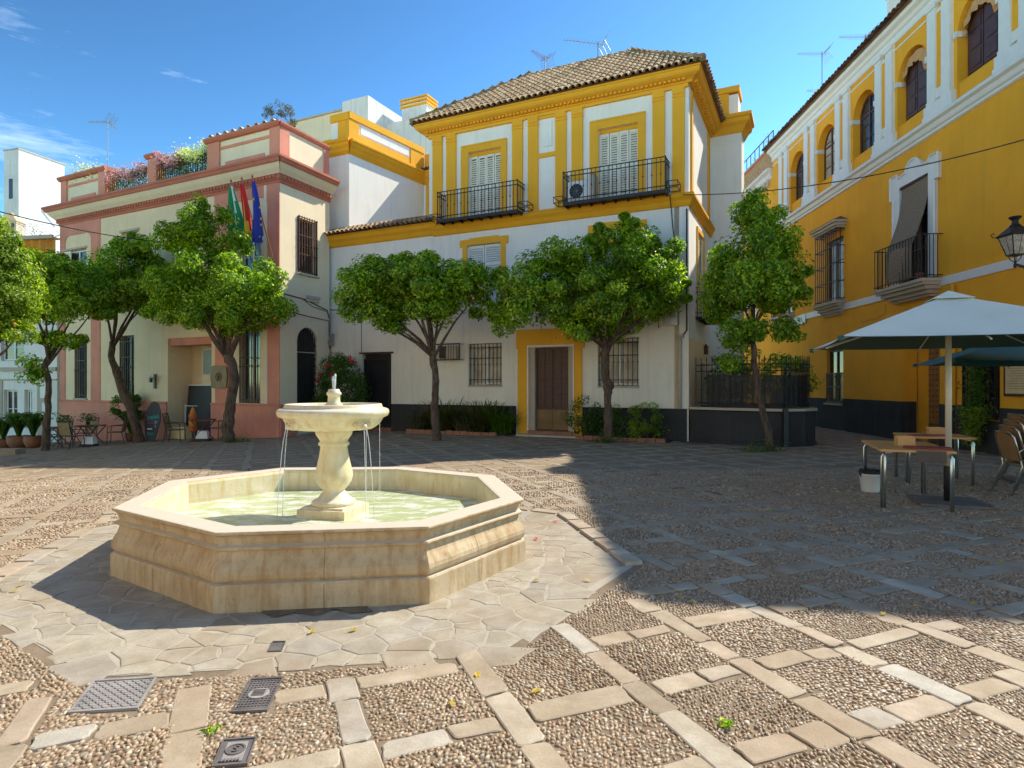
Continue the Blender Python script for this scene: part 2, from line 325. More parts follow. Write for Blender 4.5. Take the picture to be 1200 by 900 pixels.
class MB:
    def __init__(s, T=None): s.v = []; s.f = []; s.m = []; s.T = T or Matrix.Identity(4); s.cur = 0; s.mats = []; s.ch = []
    def mat(s, name):
        if name not in s.mats: s.mats.append(name)
        s.cur = s.mats.index(name); return s
    def add(s, vs_, fs):
        n = len(s.v); T = s.T; s.ch.append((n, len(s.f), s.cur))
        s.v += [tuple(T @ Vector(p)) for p in vs_]; s.f += [tuple(i+n for i in f) for f in fs]; s.m += [s.cur]*len(fs)
        return s
    def box(s, x0, x1, y0, y1, z0, z1):
        return s.add([(x0, y0, z0), (x1, y0, z0), (x1, y1, z0), (x0, y1, z0), (x0, y0, z1), (x1, y0, z1), (x1, y1, z1), (x0, y1, z1)],
              [(0, 3, 2, 1), (4, 5, 6, 7), (0, 1, 5, 4), (1, 2, 6, 5), (2, 3, 7, 6), (3, 0, 4, 7)])
    def prism(s, poly, z0, z1):       # plan polygon, counter-clockwise
        n = len(poly)
        vs_ = [(p[0], p[1], z0) for p in poly]+[(p[0], p[1], z1) for p in poly]
        return s.add(vs_, [tuple(range(n-1, -1, -1)), tuple(range(n, 2*n))]+[(i, (i+1) % n, n+(i+1) % n, n+i) for i in range(n)])
    def plate(s, poly, y0, y1):       # polygon in local x,z, thickness along y
        n = len(poly)
        vs_ = [(p[0], y0, p[1]) for p in poly]+[(p[0], y1, p[1]) for p in poly]
        return s.add(vs_, [tuple(range(n)), tuple(range(2*n-1, n-1, -1))]+[(i, n+i, n+(i+1) % n, (i+1) % n) for i in range(n)])
    def tube(s, pts, rad, sides=6, cap=True):
        pts = [Vector(p) for p in pts]; n = len(pts)
        if not hasattr(rad, '__len__'): rad = [rad]*n
        vs_ = []; fs = []; up = None
        for i, p in enumerate(pts):
            d = (pts[min(i+1, n-1)]-pts[max(i-1, 0)]).normalized()
            if up is None: up = Vector((0, 0, 1)) if abs(d.z) < .9 else Vector((1, 0, 0))
            a = (up - d*up.dot(d)).normalized(); up = a; bb = d.cross(a)
            for k in range(sides):
                t = 2*math.pi*k/sides; vs_.append(p+(a*math.cos(t)+bb*math.sin(t))*rad[i])
        for i in range(n-1):
            for k in range(sides): fs.append((i*sides+k, i*sides+(k+1) % sides, (i+1)*sides+(k+1) % sides, (i+1)*sides+k))
        if cap: fs.append(tuple(range(sides-1, -1, -1))); fs.append(tuple((n-1)*sides+k for k in range(sides)))
        return s.add(vs_, fs)
    def lathe(s, prof, c=(0, 0), sides=24, sx=1., sy=1.):
        vs_ = []; fs = []; n = len(prof)
        for r, z in prof:
            for k in range(sides):
                t = 2*math.pi*k/sides; vs_.append((c[0]+r*sx*math.cos(t), c[1]+r*sy*math.sin(t), z))
        for i in range(n-1):
            for k in range(sides): fs.append((i*sides+k, i*sides+(k+1) % sides, (i+1)*sides+(k+1) % sides, (i+1)*sides+k))
        fs.append(tuple(range(sides-1, -1, -1))); fs.append(tuple((n-1)*sides+k for k in range(sides)))
        return s.add(vs_, fs)
    def moulding(s, x0, x1, prof, y=0., e0=0., e1=0.):
        """extruded profile [(outward, z)...] bottom to top along local x; outward goes to -y; e0,e1 = 1 to mitre the end outwards"""
        n = len(prof)
        vs_ = [(x0-e0*o, y-o, z) for o, z in prof]+[(x1+e1*o, y-o, z) for o, z in prof]
        fs = [(i, n+i, n+i+1, i+1) for i in range(n-1)]
        vs_ += [(x0, y+.02, prof[0][1]), (x0, y+.02, prof[-1][1]), (x1, y+.02, prof[0][1]), (x1, y+.02, prof[-1][1])]
        b0, t0, b1, t1 = 2*n, 2*n+1, 2*n+2, 2*n+3
        fs += [tuple([b0]+list(range(n))+[t0])[::-1], tuple([b1]+list(range(n, 2*n))+[t1]), (b0, b1, n, 0), (t0, n-1, 2*n-1, t1)]
        return s.add(vs_, fs)
    def build_each(s, name, parent=None, mat=None, smooth=False):
        """every added shape becomes an object of its own"""
        ends = s.ch[1:]+[(len(s.v), len(s.f), 0)]; out = []
        for (v0, f0, c), (v1, f1, _) in zip(s.ch, ends):
            m = MB(); m.v = s.v[v0:v1]; m.f = [tuple(i-v0 for i in f) for f in s.f[f0:f1]]; m.m = [0]*len(m.f); m.mats = [mat or s.mats[c]]
            out.append(m.build(name, parent, mat, smooth))
        return out
    def build(s, name, parent=None, mat=None, smooth=False):
        mats = [mat] if mat else s.mats
        if parent is not None:
            I = rootm(parent).inverted(); vs_ = [tuple(I @ Vector(p)) for p in s.v]
        else: vs_ = s.v
        me = fast_mesh(name, vs_, s.f, mats, s.m if len(mats) > 1 else None, smooth)
        return link(name, me, parent)
def wall_panel(mb, x0, x1, z0, z1, holes, y=0., depth=.25, th=None):
    """front sheet of a wall at local y with openings (hx0,hx1,hz0,hz1[,arch]) and their reveals going to y+depth"""
    xs = sorted({x0, x1} | {h[0] for h in holes} | {h[1] for h in holes}); zs = sorted({z0, z1} | {h[2] for h in holes} | {h[3] for h in holes})
    xs = [x for x in xs if x0-1e-6 <= x <= x1+1e-6]; zs = [z for z in zs if z0-1e-6 <= z <= z1+1e-6]
    for a, b in zip(xs, xs[1:]):
        for c, d in zip(zs, zs[1:]):
            mxx, mz = (a+b)/2, (c+d)/2
            if any(h[0] < mxx < h[1] and h[2] < mz < h[3] for h in holes): continue
            mb.add([(a, y, c), (b, y, c), (b, y, d), (a, y, d)], [(0, 1, 2, 3)])
    for h in holes:
        a, b, c, d = h[:4]; yb = y+(h[5] if len(h) > 5 else depth)
        if len(h) > 4 and h[4]:
            r = (b-a)/2; sp = d-r; mxx = (a+b)/2; N = 12
            arc = [(mxx-r*math.cos(math.pi*k/N), sp+r*math.sin(math.pi*k/N)) for k in range(N+1)]
            for k in range(N):
                p, q = arc[k], arc[k+1]; cx_ = a if k < N//2 else b
                mb.add([(cx_, y, d), (p[0], y, p[1]), (q[0], y, q[1])], [(0, 1, 2)])
                mb.add([(p[0], y, p[1]), (q[0], y, q[1]), (q[0], yb, q[1]), (p[0], yb, p[1])], [(0, 1, 2, 3)])
            mb.add([(a, y, d), (mxx, y, d), (mxx, y, d-.0005)], [(0, 1, 2)])
            top = sp
        else:
            top = d; mb.add([(a, y, d), (b, y, d), (b, yb, d), (a, yb, d)], [(0, 1, 2, 3)])
        mb.add([(a, y, c), (a, y, top), (a, yb, top), (a, yb, c)], [(0, 1, 2, 3)])
        mb.add([(b, y, c), (b, yb, c), (b, yb, top), (b, y, top)], [(0, 1, 2, 3)])
        mb.add([(a, y, c), (a, yb, c), (b, yb, c), (b, y, c)], [(0, 1, 2, 3)])
    return mb
def gz(x, y):
    """plaza falls gently towards the back left"""
    u = (-x-5.5)/2.
    sp = math.log1p(math.exp(u)) if u < 20 else u
    t = min(1, max(0, (y-7)/7.)); t = t*t*(3-2*t)
    return -.124*sp*t
def gz_np(x, y):
    u = (-x-5.5)/2.; sp = np.where(u > 20, u, np.log1p(np.exp(np.minimum(u, 20))))
    t = np.clip((y-7)/7., 0, 1); t = t*t*(3-2*t)
    return -.124*sp*t
def copy_tree(src, loc, rz, label=None):
    r = src.copy(); COL.objects.link(r); r.location = loc; r.rotation_euler = (0, 0, rz)
    WM[r.name] = Matrix.Translation(loc) @ Matrix.Rotation(rz, 4, 'Z')
    if label: r['label'] = label
    for ch in list(src.children):
        c = ch.copy(); COL.objects.link(c); c.parent = r
        for g in list(ch.children):
            d = g.copy(); COL.objects.link(d); d.parent = c
    return r
def leaf_cloud(C, N, size, mat, aspect=.5, jitter=.5, upbias=.3):
    """C leaf centres, N outward directions -> mesh of folded pointed leaves"""
    n = len(C)
    nn = N + rng.normal(0, jitter, (n, 3)); nn[:, 2] += upbias; nn /= np.linalg.norm(nn, axis=1, keepdims=True)+1e-9
    t = rng.normal(0, 1, (n, 3)); t[:, 2] -= .5; t -= nn*(t*nn).sum(1, keepdims=True); t /= np.linalg.norm(t, axis=1, keepdims=True)+1e-9
    s_ = np.cross(nn, t); L = (size*rng.uniform(.7, 1.25, n))[:, None]; W = L*aspect
    V = np.stack([C-t*L*.5, C+s_*W*.5+nn*W*.22, C+t*L*.5-nn*L*.12, C-s_*W*.5+nn*W*.22], 1).reshape(-1, 3)
    b = np.arange(n)[:, None]*4
    F = np.concatenate([b+[0, 1, 2], b+[0, 2, 3]], 1).reshape(-1, 3)
    return V, F
def clump_points(cx, cy, cz, rx, ry, rz, ncl, nleaf, clr, lo=-.75):
    """leafy clumps over a lumpy ellipsoid"""
    d = rng.normal(0, 1, (ncl*3, 3)); d /= np.linalg.norm(d, axis=1, keepdims=True)
    d = d[d[:, 2] > lo][:ncl]; rr = rng.uniform(.60, .97, len(d))**.8
    cc = np.stack([cx+d[:, 0]*rx*rr, cy+d[:, 1]*ry*rr, cz+d[:, 2]*rz*rr], 1)
    idx = rng.integers(0, len(cc), nleaf); rad = clr*rng.uniform(.6, 1.35, len(cc))
    e = rng.normal(0, 1, (nleaf, 3)); e /= np.linalg.norm(e, axis=1, keepdims=True)
    q = rng.uniform(.35, 1, nleaf)**.6
    P = cc[idx]+e*(rad[idx]*q)[:, None]*np.array([1, 1, .8])
    return P, e*.7+d[idx]*.5
# ================================================================ GROUND
GA = R_(22.0); PA, PB = .72, .64; G0 = (1.80, 3.31)       # paving grid: angle, periods, centre of one pebble panel
gca, gsa = math.cos(GA), math.sin(GA)
def g2w(a, b): return G0[0]+a*gca-b*gsa, G0[1]+a*gsa+b*gca
def w2g(x, y): x -= G0[0]; y -= G0[1]; return x*gca+y*gsa, -x*gsa+y*gca
RIM = [(-3.36, 5.16), (-2.08, 4.30), (-.608, 4.49), (.109, 5.59), (-.205, 7.03), (-1.37, 7.74), (-2.865, 7.66), (-3.70, 6.62)]
FC = (sum(p[0] for p in RIM)/8, sum(p[1] for p in RIM)/8)
def offs(poly, d):
    """offset a counter-clockwise convex polygon outwards by d"""
    n = len(poly); out = []
    for i in range(n):
        p0, p1, p2 = Vector(poly[i-1]), Vector(poly[i]), Vector(poly[(i+1) % n])
        e1, e2 = (p1-p0).normalized(), (p2-p1).normalized()
        n1, n2 = Vector((e1.y, -e1.x)), Vector((e2.y, -e2.x))
        bis = (n1+n2).normalized(); out.append(tuple(p1+bis*(d/bis.dot(n1))))
    return out
APRON = offs(RIM, 1.02)
APRON = [p for p in APRON]
def inside(poly, x, y, m=0.):
    for i in range(len(poly)):
        x0, y0 = poly[i]; x1, y1 = poly[(i+1) % len(poly)]
        L = math.hypot(x1-x0, y1-y0)
        if ((x1-x0)*(y-y0)-(y1-y0)*(x-x0))/L < m: return False
    return True
def clip_poly(poly, a, b, c):       # keep a*x+b*y<=c
    out = []
    for i in range(len(poly)):
        p, q = poly[i], poly[(i+1) % len(poly)]; dp, dq = a*p[0]+b*p[1]-c, a*q[0]+b*q[1]-c
        if dp <= 0: out.append(p)
        if dp*dq < 0:
            t = dp/(dp-dq); out.append((p[0]+(q[0]-p[0])*t, p[1]+(q[1]-p[1])*t))
    return out
# terrain sheet to the horizon (mortar coloured bed)
xs = np.concatenate([[-900, -300, -90, -45], np.arange(-32, 24.1, 1.0), [45, 90, 300, 900]]); ys = np.concatenate([[-300, -60, -20], np.arange(-6, 36.1, 1.0), [60, 120, 400, 1500]])
gx, gy = np.meshgrid(xs, ys); gzv = gz_np(gx, gy)-.009
ap_lo = np.zeros_like(gx)
V = np.stack([gx, gy, gzv], -1).reshape(-1, 3); nx_, ny_ = len(xs), len(ys)
ii = (np.arange(ny_-1)[:, None]*nx_+np.arange(nx_-1)[None, :]).ravel()
ground = link('ground', np_mesh('ground', V, np.stack([ii, ii+1, ii+nx_+1, ii+nx_], 1), 'mortar'))
tag(ground, 'mortar bed of the plaza between the stones', kind='structure')
pave = link('pavement', None); tag(pave, 'plaza paving of stone slab bands framing panels of small pebbles', kind='structure')
apron = link('fountain_surround', None); tag(apron, 'worn irregular flagstone apron around the octagonal fountain', kind='structure')
# --- slabs
def visible(x, y, m=.4): return y > 1.0 and abs(x) < .86*y+m+2.0
def in_frame(x, y): return y > 2.35 and abs(x) < .84*y+.15
def on_plaza(x, y):
    # plan limits of the open square
    if x > 10.25+.05*y: return False
    if y > 22.8-.48*(x+6.8)+.25 and x > -8.2 and x < 4.9: return False
    if x <= -7.9 and y > 20.35-.497*(x+7.7): return False
    if x >= 4.66 and x < 8.2 and y > 16.3: return False
    return y < 40
def slab_geom(cx, cy, la, lb, top, jit=.014, hb=.026):
    """one worn slab: 4 slightly uneven corners, chamfered edge; centred at plan cx,cy in grid axes"""
    base = []; sk = [(-1, -1), (1, -1), (1, 1), (-1, 1)]
    pts = []
    for sx_, sy_ in sk:
        ja, jb = random.uniform(-jit, jit), random.uniform(-jit, jit)
        pts.append((sx_*la/2+ja, sy_*lb/2+jb))
    # cut corners to 8-gon
    ring = []
    for i in range(4):
        p, pv, nx2 = pts[i], pts[i-1], pts[(i+1) % 4]; c = random.uniform(.006, .028)
        for q in (pv, nx2):
            L = math.hypot(q[0]-p[0], q[1]-p[1]); k = c/L
            ring.append((p[0]+(q[0]-p[0])*k, p[1]+(q[1]-p[1])*k))
    r2 = []
    for i in range(8):
        p, q = ring[i], ring[(i+1) % 8]; r2.append(p); L = math.hypot(q[0]-p[0], q[1]-p[1])
        if L > .08:
            for t in (.33, .68):
                e = random.uniform(-.007, .004); nx3, ny3 = (q[1]-p[1])/L, -(q[0]-p[0])/L
                sgn = 1 if nx3*p[0]+ny3*p[1] > 0 else -1; r2.append((p[0]+(q[0]-p[0])*t+nx3*e*sgn, p[1]+(q[1]-p[1])*t+ny3*e*sgn))
    ring = r2
    tl = [random.uniform(-.0045, .0045) for _ in range(2)]
    def W(a, b, z):
        x = cx+a*gca-b*gsa; y = cy+a*gsa+b*gca
        return (x, y, z+gz(x, y)+tl[0]*a/la+tl[1]*b/lb)
    f = .006
    inner = [(a-math.copysign(min(f, abs(a)), a), b-math.copysign(min(f, abs(b)), b)) for a, b in ring]
    vs_ = [W(a, b, top-hb) for a, b in ring]+[W(a, b, top-.004) for a, b in ring]+[W(a, b, top) for a, b in inner]
    n = len(ring); fs = [tuple(range(2*n, 3*n))]
    for k in range(n):
        fs.append((k, (k+1) % n, n+(k+1) % n, n+k)); fs.append((n+k, n+(k+1) % n, 2*n+(k+1) % n, 2*n+k))
    return vs_, fs
MANHOLES = []
def mh(c4): MANHOLES.append(c4); return c4
def px(x, y, z=0.): Y = (1.6-z)*720/(y-450); return ((x-600)/720*Y, Y)
slabs = []; voids = []
panels = []
WB = .158
A0, A1, B0, B1 = -46, 26, -34, 66
MH_REC = [(-2.05, 3.17, .34, .36), (-1.31, 3.18, .17, .36), (-1.21, 2.68, .145, .22)]     # manholes: plan centre, size
def mh_hit(x, y, m):
    for cx, cy, w, h in MH_REC:
        if abs(x-cx+.3*(y-cy)) < w/2+m and abs(y-cy) < h/2+m: return True
    return False
rs = random.Random(11); random.seed(11)
for ia in range(A0, A1):
    # continuous chain of slabs along b on the left of each panel column
    ac = (ia-.5)*PA; b = B0*PB
    x0, y0 = g2w(ac, 0)
    while b < B1*PB:
        L = rs.choice([.27, .33, .40, .46, .54]); bc = b+L/2
        w_ = WB+rs.uniform(-.02, .025)
        cx, cy = g2w(ac+rs.uniform(-.012, .012), bc); b += L
        if not visible(cx, cy) or not on_plaza(cx, cy): continue
        if inside(APRON, cx, cy, -.07) or mh_hit(cx, cy, .10) or rs.random() < .02:
            if cy < 9: voids.append((cx, cy, w_/2, L/2))
            continue
        slabs.append((math.hypot(cx, cy), cx, cy, w_-.012, L-.016, rs.uniform(-.003, .006)))
for ia in range(A0, A1):
    for ib in range(B0, B1):
        # cross band above the panel
        bc = (ib+.5)*PB; wtot = PA-WB; parts = rs.choice([1, 2, 2]); a = (ia-.5)*PA+WB/2
        cut = [1.] if parts == 1 else [rs.uniform(.35, .65)]
        if parts == 2: cut.append(1-cut[0])
        for c in cut:
            L = wtot*c; cx, cy = g2w(a+L/2, bc+rs.uniform(-.015, .015)); a += L
            if not visible(cx, cy) or not on_plaza(cx, cy): continue
            if inside(APRON, cx, cy, -.07) or mh_hit(cx, cy, .10) or rs.random() < .04:
                if cy < 9: voids.append((cx, cy, L/2, WB/2))
                continue
            slabs.append((math.hypot(cx, cy), cx, cy, L-.018, WB-.012+rs.uniform(-.025, .03), rs.uniform(-.003, .006)))
        cx, cy = g2w(ia*PA, ib*PB)
        if visible(cx, cy, .9) and on_plaza(cx, cy): panels.append((cx, cy))
slabs.sort(key=lambda s_: s_[0]+(0 if in_frame(s_[1], s_[2]) else 100))
near = [s_ for s_ in slabs][:299]; far = slabs[299:]
for d, cx, cy, la, lb, top in near:
    vs_, fs = slab_geom(cx, cy, la, lb, top)
    vs_ = [(x-cx, y-cy, z) for x, y, z in vs_]
    o = link('paving_slab', fast_mesh('paving_slab', vs_, fs, ['worn_slab' if cy > 5.5+rs.uniform(-1.2, 2.) or rs.random() < .12 else 'slab_stone']), pave); o.location = (cx, cy, 0)
fv, ff = [], []
for d, cx, cy, la, lb, top in far:
    vs_, fs = slab_geom(cx, cy, la, lb, top); n = len(fv); fv += vs_; ff += [tuple(i+n for i in f) for f in fs]
tag(link('paving_slab', fast_mesh('far_slabs', fv, ff, ['worn_slab']), pave), kind='stuff')
# --- pebbles
PEB_FAR = 11.5
cxs = []
pstep = .0250
sizes = []
ha, hb = (PA-WB)/2+.01, (PB-WB)/2+.01
for cx, cy, ha, hb in [(q[0], q[1], ha, hb) for q in panels]+voids:
    near_p = cy < PEB_FAR+1
    if not near_p: continue
    st_ = pstep if cy < 6 else (.033 if cy < 8.5 else .042)
    na, nb = int(2*ha/st_), int(2*hb/(st_*1.0))
    aa, bb = np.meshgrid((np.arange(na)+.5)/na*2*ha-ha, (np.arange(nb)+.5)/nb*2*hb-hb)
    aa = aa+rng.uniform(-.3, .3, aa.shape)*st_+(np.arange(nb)[:, None] % 2)*.5*st_; bb = bb+rng.uniform(-.32, .32, bb.shape)*st_
    x = cx+aa*gca-bb*gsa; y = cy+aa*gsa+bb*gca
    cxs.append(np.stack([x.ravel(), y.ravel(), np.full(x.size, st_)], 1))
PB_ = np.concatenate(cxs)
k = (PB_[:, 1] > 1.2) & (np.abs(PB_[:, 0]) < .86*PB_[:, 1]+1.9) & (PB_[:, 1] < PEB_FAR)
PB_ = PB_[k]; keep = np.ones(len(PB_), bool)
ins = np.ones(len(PB_), bool)
APE = offs(RIM, .96)
for i in range(8):
    x0, y0 = APE[i]; x1, y1 = APE[(i+1) % 8]; L = math.hypot(x1-x0, y1-y0)
    ins &= ((x1-x0)*(PB_[:, 1]-y0)-(y1-y0)*(PB_[:, 0]-x0))/L > -.02
keep &= ~ins
for cx, cy, w, h in MH_REC: keep &= ~((np.abs(PB_[:, 0]-cx+.3*(PB_[:, 1]-cy)) < w/2+.005) & (np.abs(PB_[:, 1]-cy) < h/2+.005))
keep &= rng.random(len(PB_)) > .04
PB_ = PB_[keep]; n = len(PB_)
th = GA+rng.normal(.9, .55, n)+1.2*np.sin(PB_[:, 0]*2.1+1)*np.cos(PB_[:, 1]*1.7); ll = PB_[:, 2]*rng.uniform(.46, .80, n); ww = PB_[:, 2]*rng.uniform(.27, .42, n); hh = PB_[:, 2]*rng.uniform(.26, .50, n)
pt = 1+.22*np.sin(PB_[:, 0]*3.1+np.sin(PB_[:, 1]*2.3)*2)*np.cos(PB_[:, 1]*3.7+1); ll *= pt; ww *= pt; hh *= 1+.22*np.sin(PB_[:, 0]*4.3+2)*np.sin(PB_[:, 1]*5.1); big = rng.random(n) < .05; ll[big] *= 1.35; ww[big] *= 1.5
ks = 7; ang = np.arange(ks)/ks*2*np.pi
rings = [(1.0, 0.), (.93, .5), (.55, .9)]
Vs = []
lx, ly = rng.normal(0, .16, n), rng.normal(0, .16, n)
for rr, hz in rings:
    a_ = (ll[:, None]*rr*np.cos(ang)); b_ = (ww[:, None]*rr*np.sin(ang))*(1+.15*rng.normal(0, 1, (n, ks))*.5)
    X = PB_[:, 0:1]+a_*np.cos(th)[:, None]-b_*np.sin(th)[:, None]+(lx*hh*hz)[:, None]; Y = PB_[:, 1:2]+a_*np.sin(th)[:, None]+b_*np.cos(th)[:, None]+(ly*hh*hz)[:, None]
    Z = np.repeat((hh*hz-.0098)[:, None], ks, 1); Vs.append(np.stack([X, Y, Z], -1))
top = np.stack([PB_[:, 0]+lx*hh, PB_[:, 1]+ly*hh, hh-.0098], -1)[:, None, :]
Vp = np.concatenate(Vs+[top], 1); Vp[..., 2] += gz_np(Vp[..., 0], Vp[..., 1]); nv = 3*ks+1
tri = []
for r_ in range(2):
    for q in range(ks):
        a, b = r_*ks+q, r_*ks+(q+1) % ks; tri += [(a, b, b+ks), (a, b+ks, a+ks)]
for q in range(ks): tri.append((2*ks+q, 2*ks+(q+1) % ks, 3*ks))
F = (np.arange(n)[:, None, None]*nv+np.array(tri)[None]).reshape(-1, 3)
print('pebbles', n)
tag(link('pebble', np_mesh('pebbles', Vp.reshape(-1, 3), F, 'pebble', True), pave), kind='stuff')
ha, hb = (PA-WB)/2+.01, (PB-WB)/2+.01
# far panels as raised beds of small stones
fp = [(cx, cy) for cx, cy in panels if cy > PEB_FAR-1.2 and inside(APRON, cx, cy) is False]
mbp = MB()
for cx, cy in fp:
    q = []
    for sx_, sy_ in ((-1, -1), (1, -1), (1, 1), (-1, 1)):
        a, b = sx_*ha, sy_*hb; x = cx+a*gca-b*gsa; y = cy+a*gsa+b*gca; q.append((x, y, gz(x, y)-.004))
    mbp.add(q, [(0, 1, 2, 3)])
tag(mbp.build('pebble', pave, 'far_pebble'), kind='stuff')
# --- flagstone apron (irregular stones)
apb = offs(RIM, .84); apf = [p for p in offs(RIM, 1.0)]
mb = MB(); mb.add([(x, y, -.0065) for x, y in offs(RIM, .90)], [tuple(range(8))])
mb.build('mortar_bed', apron, 'surround_mortar')
rf = random.Random(5); pts = []
tries = 0
while len(pts) < 330 and tries < 60000:
    tries += 1; x = rf.uniform(-5, 1.4); y = rf.uniform(3.2, 9)
    if not inside(apf if (y < 5.0 and -4.2 < x < .4) else apb, x, y, .05) or inside(offs(RIM, -.12), x, y, .1): continue
    # stones smaller away from the camera side where mortar patches dominate
    if all((x-p[0])**2+(y-p[1])**2 > (.165+.075*math.sin(x*3.7+y*2.3)*math.sin(y*4.1-x))**2 for p in pts): pts.append((x, y))
for i, p in enumerate(pts):
    poly = [tuple(q) for q in (offs(RIM, .97+rf.uniform(-.09, .09)) if (p[1] < 5.0 and -4.2 < p[0] < .4) else offs(apb, -.01))]
    for j, q in enumerate(pts):
        if i == j: continue
        dx, dy = q[0]-p[0], q[1]-p[1]; d2 = dx*dx+dy*dy
        if d2 > 2.2: continue
        d = math.sqrt(d2)
        poly = clip_poly(poly, dx/d, dy/d, (dx*(p[0]+q[0])/2+dy*(p[1]+q[1])/2)/d-.0045)
        if len(poly) < 3: break
    if len(poly) < 3: continue
    # uneven outline
    P2 = []
    for k_ in range(len(poly)):
        a, b = poly[k_], poly[(k_+1) % len(poly)]; P2.append(a); L = math.hypot(b[0]-a[0], b[1]-a[1])
        if L > .10:
            t = rf.uniform(.4, .6); nxn, nyn = (b[1]-a[1])/L, -(b[0]-a[0])/L; e = rf.uniform(-.020, .004)
            P2.append((a[0]+(b[0]-a[0])*t+nxn*e, a[1]+(b[1]-a[1])*t+nyn*e))
    cx, cy = sum(q[0] for q in P2)/len(P2), sum(q[1] for q in P2)/len(P2)
    h = rf.uniform(-.002, .002)-.0035; m_ = len(P2)
    tl = (rf.uniform(-.012, .012), rf.uniform(-.012, .012))
    def zz(x, y): return h+tl[0]*(x-cx)+tl[1]*(y-cy)
    vs_ = [(x-cx, y-cy, -.035) for x, y in P2]+[(x-cx, y-cy, zz(x, y)-.0025) for x, y in P2]+[((x-cx)*.94, (y-cy)*.94, zz(x, y)) for x, y in P2]
    fs = [tuple(range(2*m_, 3*m_))]
    for k_ in range(m_):
        k2 = (k_+1) % m_; fs += [(k_, k2, m_+k2, m_+k_), (m_+k_, m_+k2, 2*m_+k2, 2*m_+k_)]
    o = link('flagstone', fast_mesh('flagstone', vs_, fs, ['flagstone']), apron); o.location = (cx, cy, 0)
# kerb stones standing proud along the right and left edge of the apron
mb = MB()
def kerb_run(p, q, n, zt):
    for i in range(n):
        t0, t1 = i/n, (i+1)/n-.012
        ax, ay = p[0]+(q[0]-p[0])*t0, p[1]+(q[1]-p[1])*t0; bx, by = p[0]+(q[0]-p[0])*t1, p[1]+(q[1]-p[1])*t1
        L = math.hypot(bx-ax, by-ay); T = Matrix.Translation((ax, ay, 0)) @ Matrix.Rotation(math.atan2(by-ay, bx-ax), 4, 'Z')
        m = MB(T); j = rf.uniform(-.01, .01)
        m.add([(0, -.0, -.04), (L, 0, -.04), (L, -.17, -.04), (0, -.17, -.04), (.01, -.012+j, zt-.004), (L-.01, -.008, zt-.006), (L-.01, -.155+j, zt), (.01, -.16, zt-.002)],
              [(3, 2, 1, 0), (4, 5, 6, 7)][::-1]+[(0, 1, 5, 4), (1, 2, 6, 5), (2, 3, 7, 6), (3, 0, 4, 7)])
        m.build('kerb_stone', apron, 'slab_stone')
for i_ in (3, 4, 7):
    kerb_run(apb[i_], apb[(i_+1) % 8], 5, .030 if i_ == 3 else (.002, .004, .012, .03, .012, .006, .006, .012)[i_])
# raised pavement strip at the far left
mb = MB(); q = [(-19.5, 17.6), (-12.9, 17.6+.02), (-12.7, 17.95), (-19.5, 17.95)]
mb.add([(x, y, gz(x, y)-.05) for x, y in q]+[(x, y, gz(x, y)+.13) for x, y in q], [(4, 5, 6, 7), (0, 1, 5, 4), (1, 2, 6, 5), (2, 3, 7, 6), (3, 0, 4, 7)])
